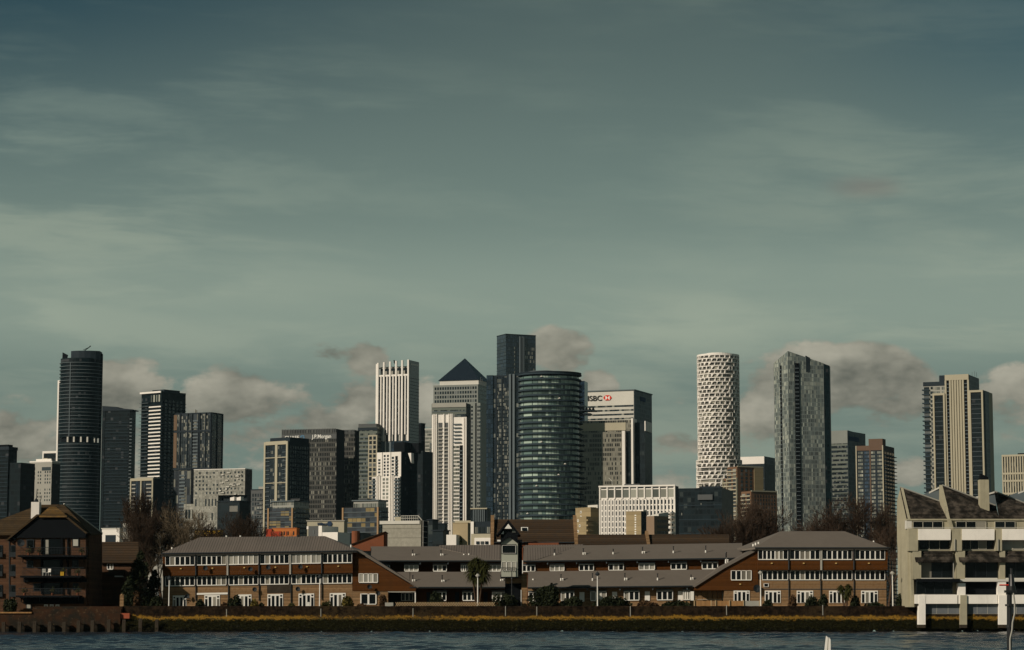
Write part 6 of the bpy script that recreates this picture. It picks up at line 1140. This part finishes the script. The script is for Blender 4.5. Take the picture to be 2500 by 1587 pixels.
def waves(X, Y):
    Z = np.zeros_like(X)
    for k, th, ph in WV: Z += 0.030 / (k ** 0.85) * np.sin(k * (X * math.cos(th) + Y * math.sin(th)) + ph + 0.8 * np.sin(0.13 * X + ph))
    g = 0.55 + 0.45 * np.sin(0.035 * X + 0.9) * np.sin(0.05 * Y + 0.02 * X)
    return Z * np.clip(g + 0.35, 0.4, 1.3)
m, t, b = base_mat('river_water'); pos = t.node('ShaderNodeNewGeometry').outputs['Position']
t.inp(b, 'Base Color', t.mix(t.noise(pos, 0.05, 3), (0.010, 0.022, 0.036, 1), (0.018, 0.030, 0.042, 1))); b.inputs['Roughness'].default_value = 0.10; b.inputs['IOR'].default_value = 1.33
bp = t.node('ShaderNodeBump'); t.inp(bp, 'Height', t.noise(t.vmath('MULTIPLY', pos, (1.0, 1.6, 1.0)), 3.2, 4, 0.6)); t.inp(bp, 'Strength', 0.35); t.inp(bp, 'Distance', 0.10); t.l.new(bp.outputs[0], b.inputs['Normal'])
xs = np.concatenate([np.linspace(-700, -82, 12), np.arange(-80, 80.01, 0.34), np.linspace(82, 700, 12)]); ys = np.concatenate([np.linspace(-400, 158, 30), np.arange(160, 311.6, 0.30), [313, 320]])
tag(link('water', grid_mesh('water', xs, ys, waves, m)), kind='structure')
M['ground'] = wall('ground_asphalt', (0.055, 0.052, 0.046), 0.3, 0.05)
structure('ground', MB().poly([(-2500, 313.2, 2.2), (2500, 313.2, 2.2), (2500, 5500, 2.2), (-2500, 5500, 2.2)]), M['ground'])
structure('river_walk', MB().box(-90, 95, 312.6, 323, 2.0, Z0 + 0.05), wall('paving', (0.20, 0.17, 0.13), 0.2, 0.5))
# river wall: coping, brown wall, ochre ledge, weedy lower slope
m, t, b = base_mat('river_wall'); g = t.node('ShaderNodeNewGeometry'); pos = g.outputs['Position']; z = t.sep(pos)[2]
n = t.noise(pos, 0.35, 5, 0.7); n2 = t.noise(pos, 2.2, 5, 0.7); n3 = t.noise(pos, 6.0, 3, 0.7)
zz_ = t.math('ADD', z, t.math('ADD', t.math('MULTIPLY', t.math('SUBTRACT', n, 0.5), 1.0), t.math('MULTIPLY', t.math('SUBTRACT', n2, 0.5), 1.3)))
c = t.mix(t.ramp(n2, 0.35, 0.7), (0.0055, 0.0042, 0.003, 1), (0.030, 0.019, 0.011, 1))
c = t.mix(t.ramp(zz_, 2.20, 1.90), c, t.mix(n3, (0.14, 0.075, 0.010, 1), (0.32, 0.18, 0.030, 1)))
nb_ = t.noise(pos, 0.06, 3, 0.6)
c = t.mix(t.math('MULTIPLY', t.ramp(nb_, 0.50, 0.62), t.ramp(n2, 0.3, 0.6)), c, (0.035, 0.024, 0.012, 1)) 
c = t.mix(t.ramp(zz_, 1.82, 1.56), c, t.mix(t.ramp(n3, 0.35, 0.7), (0.0025, 0.003, 0.0012, 1), (0.016, 0.015, 0.005, 1)))
c = t.mix(t.ramp(zz_, 0.62, 0.30), c, (0.004, 0.004, 0.003, 1)); t.inp(b, 'Base Color', c); b.inputs['Roughness'].default_value = 0.9; b.inputs['Specular IOR Level'].default_value = 0.03; wallmat = m
secV = [(313.4, 3.38), (312.6, 3.40), (312.15, 3.38), (312.1, 3.30), (312.05, 2.6), (312.0, 2.05)] + [(311.9 - 0.16 * k, 2.0 - 0.10 * k) for k in range(4)] + [(311.3 - 0.24 * k, 1.58 - 0.19 * k) for k in range(10)]
xsw = np.arange(-51, 95, 0.28); SX, SI = np.meshgrid(xsw, np.arange(len(secV)))
yy = np.array([p[0] for p in secV])[SI]; z0_ = np.array([p[1] for p in secV])[SI]
lump = np.zeros_like(SX)
for k in range(40): kx, ki = rg.uniform(0.3, 7), rg.uniform(0.2, 2.4); lump += rg.uniform(0.3, 1) * np.sin(kx * SX + ki * SI + rg.uniform(0, 6.28))
amp = np.where(SI > 9, 0.085, np.where(SI > 5, 0.03, 0.006)); co = np.stack([SX, yy + lump * amp * 0.9, z0_ + lump * amp * 0.8], -1).reshape(-1, 3)
me = bpy.data.meshes.new('river_wall'); me.from_pydata([tuple(v) for v in co], [], [(j * len(xsw) + i, (j + 1) * len(xsw) + i, (j + 1) * len(xsw) + i + 1, j * len(xsw) + i + 1) for j in range(len(secV) - 1) for i in range(len(xsw) - 1)]); me.materials.append(wallmat); me.update()
[o.data.materials.__setitem__(0, wallmat) for o in bpy.data.objects if o.name.startswith('brick_plinth')]
tag(link('river_wall', me), 'long brown river wall with an ochre ledge above a weedy green slope', 'wall')
# weed clumps on the slope
wd = MB(); rr = random.Random(12)
for k in range(5200):
    x = rr.uniform(-50, 70); v = rr.random() ** 0.8; y = 311.1 - 2.1 * v; z = 1.55 - 1.35 * v + rr.uniform(0, 0.12); r = rr.uniform(0.05, 0.20); a = rr.uniform(0, 6.28)
    wd.poly([(x + r * math.cos(a), y - .06 + r * .4 * math.sin(a), z + r * rr.uniform(-.4, .9)), (x + r * math.cos(a + 2.1), y - .10 + r * .4 * math.sin(a + 2.1), z + r * rr.uniform(-.6, .6)), (x + r * math.cos(a + 4.2), y - .06 + r * .4 * math.sin(a + 4.2), z - r * 0.5)])
tag(link('river_weed', wd.mesh('river_weed', leafy('weed_green', (0.003, 0.0035, 0.0015), (0.030, 0.029, 0.009)))), kind='stuff')
wd = MB()
for k in range(3600):
    x = rr.uniform(-50, 70)
    if rr.random() > 0.55 + 0.45 * math.sin(x * 0.55) * math.sin(x * 0.171 + 1) + 0.2 * math.sin(x * 2.3): continue
    y = 311.95 - rr.uniform(0, .7); z = 2.0 - (311.95 - y) * 0.6; h = rr.uniform(0.05, 0.30); a = rr.uniform(-.08, .08)
    wd.poly([(x - .03, y, z), (x + .03, y, z), (x + a, y - .02, z + h)])
tag(link('dry_grass', wd.mesh('dry_grass', leafy('dry_grass', (0.09, 0.055, 0.014), (0.32, 0.18, 0.035)))), kind='stuff')
# older wall at the left with timber fenders
m2, t, b = base_mat('old_wall'); g = t.node('ShaderNodeNewGeometry'); pos = g.outputs['Position']; z = t.sep(pos)[2]; n = t.noise(pos, 0.25, 5, 0.7); n2 = t.noise(pos, 2.5, 4, 0.7)
c = t.mix(t.ramp(n, 0.42, 0.58), (0.020, 0.018, 0.014, 1), (0.045, 0.023, 0.013, 1)); c = t.mix(t.ramp(n2, 0.55, 0.75), c, (0.11, 0.078, 0.042, 1)); c = t.mix(t.ramp(t.math('ADD', z, n2), 1.1, 0.8), c, (0.012, 0.011, 0.008, 1)); t.inp(b, 'Base Color', c); b.inputs['Roughness'].default_value = 0.9; b.inputs['Specular IOR Level'].default_value = 0.03
s = Site('old_river_wall', 'older grey and brick river wall with a raised left part below the brick warehouse', 'wall', (-60, 311, 0))
s.part('wall', MB().box(-90, -51, 310.4, 313.2, -1, 2.45).box(P(80, 1500, 311).x, -51, 310.9, 313.2, 2.45, 3.0), m2); s.part('coping', MB().box(-90, P(80, 1500, 311).x, 310.2, 313.2, 2.45, 2.62), M['fence']); s.part('upper_parapet', MB().box(P(82, 1500, 311).x, -51, 311.8, 312.1, 3.0, 3.35), m2)
for px, py in ((9, 1519), (48, 1518), (85, 1517), (122, 1518), (157, 1519), (192, 1515), (226, 1515), (266, 1513), (303, 1513), (343, 1511), (383, 1513)):
    a = P(px, py, 309.6); hh = rr.uniform(-.04, .04)
    tag(link('timber_fender', MB().prism([(a.x - .22, 309.4), (a.x + .22, 309.4), (a.x + .2, 309.85), (a.x - .2, 309.85)], [a.z, a.z + hh, a.z + hh + .03, a.z], -1).bar((a.x, 309.4, a.z - .3), (a.x, 310.4, a.z - .3), .08).mesh('timber_fender', M['timber'])), 'dark timber fender pile standing against the old left river wall', 'fender', 'timber fenders along the old river wall')
v = P(298, 1450, 313); tag(link('stone_post', MB().prism([(v.x - .25, 312.8), (v.x + .25, 312.8), (v.x + .25, 313.3), (v.x - .25, 313.3)], zat(1453, 313), 2).drum(v.x, 313.05, .3, .3, zat(1453, 313), zat(1449, 313), 4, .02, .02).mesh('stone_post', M['brick'])), 'square brick post with pointed cap right of the brick warehouse', 'post')
v = P(307, 1500, 311.4); tag(link('brick_pier', MB().box(v.x - .6, v.x + .6, 310.7, 311.6, P(0, 1510, 311).z, P(0, 1497, 311).z).mesh('brick_pier', wall('bright_red_brick', (0.32, 0.085, 0.045), 0.2))), 'short patch of bright red brickwork on the river wall', 'brickwork')
# ================================================================ trees and shrubs
def bare_tree(name, seed, H, spread, trunkm, twigm, lab, levels=6, dens=1.0, tw=0.014, upright=0.35, group=None, trunk_h=0.16):
    rr = random.Random(seed); tm = MB(); bm_ = MB()
    def grow(p, d, L, r, lv):
        n = 3 if lv < 2 else 2; q = p
        for k in range(n):
            d = (d + Vector((rr.gauss(0, .13), rr.gauss(0, .13), rr.gauss(0, .08) + 0.05 * upright))).normalized(); q2 = q + d * (L / n); r2 = max(tw * 0.6, r * 0.86)
            (tm if lv == 0 else bm_).bar(q, q2, r, r2, n=6 if lv == 0 else (4 if lv < 3 else 3)); q, r = q2, r2
            if lv > 0 and lv < levels and rr.random() < 0.75 * dens: side(q, d, L * rr.uniform(0.45, 0.7), r * 0.55, lv + 1)
        if lv < levels:
            for k in range(rr.choice((2, 3)) if lv else 4): side(q, d, L * rr.uniform(0.62, 0.86), r * 0.66, lv + 1)
    def side(p, d, L, r, lv):
        a = rr.uniform(0, 6.283); e = d.orthogonal().normalized(); g = d.cross(e); sp = rr.uniform(0.35, 0.8) * spread
        nd = (d + (e * math.cos(a) + g * math.sin(a)) * sp + Vector((0, 0, upright * 0.45))).normalized(); grow(p, nd, L, max(r, tw), lv)
    grow(Vector((0, 0, 0)), Vector((0, 0, 1)), H * trunk_h * 1.6, H * 0.020, 0)
    zmax = max(v[2] for v in bm_.v); k = H / zmax
    for mb in (tm, bm_): mb.v = [(x * k, y * k, z * k) for x, y, z in mb.v]
    return tm.mesh('trunk', trunkm), bm_.mesh('crown', twigm)
VAR = [bare_tree('a', 3, 12.0, 0.9, M['bark'], M['twig'], '', 6, 0.9), bare_tree('b', 8, 12.0, 1.05, M['bark'], M['twigp'], '', 6, 0.9), bare_tree('c', 21, 12.0, 0.75, M['bark'], M['twig'], '', 6, 1.0, upright=0.6),
       bare_tree('d', 33, 12.0, 0.95, M['bark'], M['twigr'], '', 6, 1.0), bare_tree('e', 41, 12.0, 0.8, M['bark'], M['twigr'], '', 6, 1.0, upright=0.5)]
def put_tree(px, ytop, D, var, lab, wide=1.0, rz=0.0, grp='bare trees behind the terraces', basez=Z0):
    v = P(px, ytop, D); r = thing('bare_tree', lab, 'tree', (v.x, D, basez), rz, grp); k = (v.z - basez) / 12.0; r.scale = (k * wide, k * wide, k)
    for nme, me in zip(('trunk', 'crown'), VAR[var]): link(nme, me, r)
TL = 'bare winter tree '
put_tree(362, 1185, 352, 2, TL + 'tall and dark, before the cream residential tower with open balconies', 0.62, 0.4, 'bare trees behind the left block')
put_tree(402, 1212, 356, 0, TL + 'between the tall dark one and the pale-branched one', 0.75, 2.0, 'bare trees behind the left block')
put_tree(448, 1218, 350, 1, TL + 'with pale spreading branches before the white chequered block', 0.80, 3.9, 'bare trees behind the left block')
put_tree(330, 1262, 358, 1, TL + 'low, right of the pale flat-roofed shed', 0.8, 5.0, 'bare trees behind the left block')
put_tree(384, 1236, 346, 2, TL + 'dark and slender, right above the small dark conifer', 0.7, 1.3, 'bare trees behind the left block')
put_tree(425, 1250, 362, 0, TL + 'low and dark, behind the left end of the long grey roof', 0.8, 5.9, 'bare trees behind the left block')
put_tree(345, 1225, 360, 0, TL + 'dark, behind the tall dark conifer', 0.75, 0.9, 'bare trees behind the left block')
put_tree(560, 1238, 430, 0, TL + 'before the dark glass block with white roof vents', 0.85, 1.1, 'bare trees behind the left block')
put_tree(605, 1250, 440, 2, TL + 'right one of the two before the slim grey block', 0.9, 2.6, 'bare trees behind the left block')
put_tree(636, 1272, 438, 1, TL + 'low, just left of the orange building', 0.8, 4.6, 'bare trees behind the left block')
put_tree(525, 1268, 436, 2, TL + 'low, above the left end of the long grey roof', 0.8, 0.2, 'bare trees behind the left block')
G2 = 'reddish bare trees behind the right block'
put_tree(1745, 1262, 450, 4, TL + 'low and reddish, left of the brick balconied tower', 0.9, 0.5, G2)
put_tree(1786, 1212, 455, 3, TL + 'reddish, in front of the brick balconied tower', 0.75, 1.7, G2)
put_tree(1838, 1205, 452, 4, TL + 'reddish, before the lower brick block', 0.80, 3.0, G2)
put_tree(1880, 1240, 448, 3, TL + 'reddish, at the foot of the silver chisel-topped tower', 0.75, 4.4, G2)
put_tree(2015, 1252, 450, 4, TL + 'reddish, right of the foot of the silver chisel-topped tower', 0.8, 5.5, G2)
put_tree(2062, 1198, 455, 3, TL + 'large and reddish, before the banded glass office', 0.95, 0.9, G2)
put_tree(2118, 1228, 450, 4, TL + 'reddish, at the foot of the mid-height brown tower', 0.85, 2.2, G2)
put_tree(2165, 1268, 440, 3, TL + 'reddish, beside the concrete saw-tooth flats', 0.75, 3.3, G2)
put_tree(2090, 1250, 470, 4, TL + 'reddish, half hidden between two larger bare trees', 0.9, 4.9, G2)
put_tree(1815, 1255, 470, 4, TL + 'low and reddish, between two taller reddish trees by the brick towers', 0.9, 2.9, G2)
def leaf_blob(mb, c, rad, n, size, rr, top=1.0):
    for k in range(n):
        d = Vector((rr.gauss(0, 1), rr.gauss(0, 1), rr.gauss(0, 1))).normalized() * (rr.random() ** 0.35); p = Vector((c[0] + d.x * rad[0], c[1] + d.y * rad[1], c[2] + d.z * rad[2])); r = size * rr.uniform(.5, 1.3)
        a = Vector((rr.gauss(0, 1), rr.gauss(0, 1), rr.gauss(0, 1))).normalized(); e = a.orthogonal().normalized(); g = a.cross(e); mb.poly([p + e * r, p + g * r * .7, p - e * r, p - g * r * .7])
LF = {'dk': leafy('dark_evergreen', (0.010, 0.014, 0.008), (0.030, 0.036, 0.016)), 'md': leafy('olive_shrub', (0.022, 0.026, 0.010), (0.065, 0.062, 0.022)), 'br': leafy('brown_shrub', (0.035, 0.022, 0.012), (0.11, 0.062, 0.030)), 'yl': leafy('yellowish_shrub', (0.06, 0.05, 0.012), (0.16, 0.12, 0.03))}
def shrub(x0, x1, y0, lab, kind='dk', D=315.5, ybase=1484, name='shrub', grp=None):
    rr = random.Random(int(x0 * 7 + y0)); a, b = P(x0, y0, D), P(x1, y0, D); w = (b.x - a.x) / 2; cx_ = (a.x + b.x) / 2; zb = min(Z0, a.z - 0.5); h = a.z - Z0; mb = MB(); n = max(2, int(w / 0.5))
    for k in range(n * 2):
        u = rr.uniform(-1, 1); hh = h * (0.78 + 0.24 * math.sqrt(max(0, 1 - u * u))) * rr.uniform(.86, 1.06); rx = w * 0.33 + .25
        leaf_blob(mb, (cx_ + u * (w - rx * .8), D + rr.uniform(-.5, .5), Z0 + hh * 0.5), (rx, 0.7, hh * 0.5), int(120 + 170 * hh * rx), 0.16, rr)
    r = thing(name, lab, 'shrub' if name == 'shrub' else 'tree', (cx_, D, Z0), 0, grp); link('foliage', mb.mesh('foliage', LF[kind], (cx_, D, Z0)), r); link('stem', MB().bar((0, 0, 0), (0.1, 0, h * .5), .06, .03).bar((0, 0, 0), (-.2, .1, h * .4), .05, .03).mesh('stem', M['bark']), r)
GS = 'shrubs along the river walk'
for a in ((0, 46, 1462, 'dark shrub at the far left foot of the brick warehouse', 'dk'), (296, 330, 1405, 'large dark shrub left of the tall dark conifer', 'dk'), (318, 345, 1440, 'brownish shrub left of the tall dark conifer', 'br'), (365, 396, 1452, 'dark shrub against the left end of the long riverside block', 'dk'), (470, 500, 1462, 'small dark shrub between the first two french windows', 'dk'),
          (556, 590, 1450, 'tall dark shrub before the third french window of the left block', 'dk'), (540, 560, 1470, 'brown low shrub left of the tall dark shrub at the left block', 'br'), (612, 634, 1462, 'yellow-green shrub right of the third french window', 'yl'), (632, 645, 1470, 'small dark shrub beside a downpipe of the left block', 'dk'),
          (700, 722, 1472, 'low olive shrub right of the fourth french window', 'md'), (782, 812, 1468, 'olive shrub left of the sixth french window', 'md'), (826, 866, 1456, 'yellow-green shrub at the corner of the left block and its brown gable', 'yl'), (866, 900, 1474, 'low brown shrub under the white french window of the left gable', 'br'), (926, 945, 1448, 'brown climbing shrub left of the gable porch', 'br'),
          (1046, 1084, 1442, 'dark shrub left of the first front-terrace window', 'dk'), (1098, 1120, 1468, 'small dark shrub behind the lattice fence', 'dk'), (1200, 1262, 1444, 'dark rounded shrub left of the lookout tower post', 'dk'), (1284, 1372, 1434, 'large dark shrub right of the brick arch', 'dk'), (1330, 1368, 1424, 'dark shrub rising as the peak of the long dark mass', 'dk'), (1362, 1452, 1458, 'long dark shrub left of the white lamp post with dark head', 'dk'),
          (1446, 1544, 1455, 'long dark shrub right of the white lamp post with dark head', 'dk'), (1548, 1612, 1466, 'low brown shrub between the dark mass and the clipped hedge', 'br'), (1612, 1694, 1467, 'low clipped dark hedge left of the board fence', 'dk'), (1858, 1892, 1464, 'low dark shrub before the first french window of the right block', 'dk'), (1924, 1950, 1450, 'brown shrub left of the second french window of the right block', 'br'),
          (1966, 1998, 1454, 'dark shrub covering the second french window of the right block', 'dk'), (1994, 2024, 1452, 'dark round shrub left of the third french window of the right block', 'dk'), (2074, 2106, 1452, 'dark shrub right of the small dark palm', 'dk'), (2106, 2168, 1471, 'low dark hedge at the right end of the right block', 'dk'), (2186, 2224, 1446, 'dark shrub against the concrete flank wall', 'dk')):
    shrub(*a[:4], a[4], 315.5 if a[0] > 1 else 313.5, grp=GS)
# tall conifer
def conifer(px, yt, D, w, lab):
    rr = random.Random(4); v = P(px, yt, D); H = v.z - Z0; mb = MB()
    for k in range(60):
        f_ = rr.random(); z_ = H * (0.05 + 0.92 * f_); R_ = w * (1 - f_) ** 0.7; a = rr.uniform(0, 6.28); leaf_blob(mb, (R_ * .6 * math.cos(a), R_ * .6 * math.sin(a), z_), (R_ * .5 + .15, R_ * .5 + .15, H * .07), 60, 0.15, rr)
    r = thing('conifer', lab, 'tree', (v.x, D, Z0)); link('crown', mb.mesh('crown', LF['dk']), r); link('trunk', MB().bar((0, 0, 0), (0, 0, H * .9), .16, .04, n=6).mesh('trunk', M['bark']), r)
conifer(343, 1346, 322, 2.7, 'tall dark conifer between the brick warehouse and the long riverside block')
conifer(378, 1392, 325, 1.7, 'smaller dark conifer beside the left end of the long riverside block')
conifer(1125, 1312, 470, 1.2, 'small dark conifer before the plain beige block')
def palm(px, yt, yb, D, w, lab, heads):
    rr = random.Random(int(px)); v = P(px, yt, D); H = v.z - Z0; k = D / FPX; r = thing('cordyline_palm', lab, 'palm tree', (v.x, D, Z0)); tr = MB(); cr = MB()
    for dx, dz, R_ in heads:
        c = Vector((dx * k, rr.uniform(-.3, .3), H - dz * k)); tr.bar((dx * k * .15, 0, 0), c * 0.55 + Vector((0, 0, 0)), .14, .11, n=6).bar(c * 0.55, c, .11, .07, n=6)
        for q in range(230):
            d = Vector((rr.gauss(0, 1), rr.gauss(0, 1), rr.gauss(0.25, .8))).normalized(); L = R_ * k * rr.uniform(.7, 1.1); m1 = c + d * L * .6; e = c + d * L + Vector((0, 0, -L * .35)); s_ = d.cross(Vector((0, 0, 1))).normalized() * .055
            cr.poly([c - s_, m1 - s_, m1 + s_, c + s_]); cr.poly([m1 - s_, e, m1 + s_])
        for q in range(60):
            a = rr.uniform(0, 6.28); d = Vector((math.cos(a) * .45, math.sin(a) * .45, -1)); L = R_ * k * rr.uniform(.6, 1.2); cr.poly([c, c + d * L * .5 + Vector((.05, 0, 0)), c + d * L])
    link('trunk', tr.mesh('trunk', M['bark']), r); link('crown', cr.mesh('crown', leafy('palm_leaf', (0.016, 0.020, 0.007), (0.060, 0.062, 0.018))), r)
palm(1166, 1352, 1480, 316, 30, 'dark spiky cordyline palm left of the lookout tower', [(-2, 22, 26), (16, 30, 24), (-14, 46, 25), (14, 52, 26), (0, 58, 24), (-12, 26, 18)])
palm(2064, 1420, 1478, 315, 20, 'small dark spiky palm before the right riverside block', [(-11, 17, 15), (6, 16, 17), (2, 30, 17)])

# rubble and weed-covered stones at the foot of the slope
rr = random.Random(77); sm = MB()
for k in range(420):
    x = rr.uniform(-51, 72); y = rr.uniform(308.75, 310.3); z = 1.58 - (311.3 - y) / 0.24 * 0.19 if y < 311.3 else 1.6; z = max(-0.1, z) ; r_ = rr.uniform(0.06, 0.24)
    sm.drum(x, y, r_, r_ * .8, z - .15, z + r_ * rr.uniform(.3, .8), 5, r_ * .5, r_ * .4)
tag(link('foreshore_rubble', sm.mesh('foreshore_rubble', wall('wet_rubble', (0.016, 0.015, 0.010), 0.4, 1.0, fine=4))), kind='stuff')

# ---------------------------------------------------------------- thin winter haze filling the air over river and city
hz = bpy.data.materials.new('haze'); hz.use_nodes = True; hz.node_tree.nodes.clear(); ht = NT(hz.node_tree)
vol = ht.node('ShaderNodeVolumePrincipled'); vol.inputs['Color'].default_value = (0.55, 0.85, 1.0, 1); vol.inputs['Density'].default_value = 0.000011; vol.inputs['Anisotropy'].default_value = 0.0
ho = ht.node('ShaderNodeOutputMaterial'); ht.l.new(vol.outputs[0], ho.inputs['Volume'])
tag(link('haze', MB().box(-2600, 2600, -500, 5600, -3.0, 275.0).mesh('haze', hz)), kind='stuff')

hg = MB(); rr = random.Random(91)
for k in range(260):
    x = rr.uniform(-50, 70); w_ = rr.uniform(.3, 1.2)
    for q in range(14):
        p = Vector((x + rr.gauss(0, w_ * .4), 311.35 + rr.uniform(-.25, .35), 1.55 + rr.uniform(-.1, .28))); a = rr.uniform(0, 6.28); e = Vector((math.cos(a) * .14, -.05, math.sin(a) * .10)); hg.poly([p, p + e, p + Vector((.04, -.04, -.14))])
tag(link('ledge_weed', hg.mesh('ledge_weed', LF['md'])), kind='stuff')
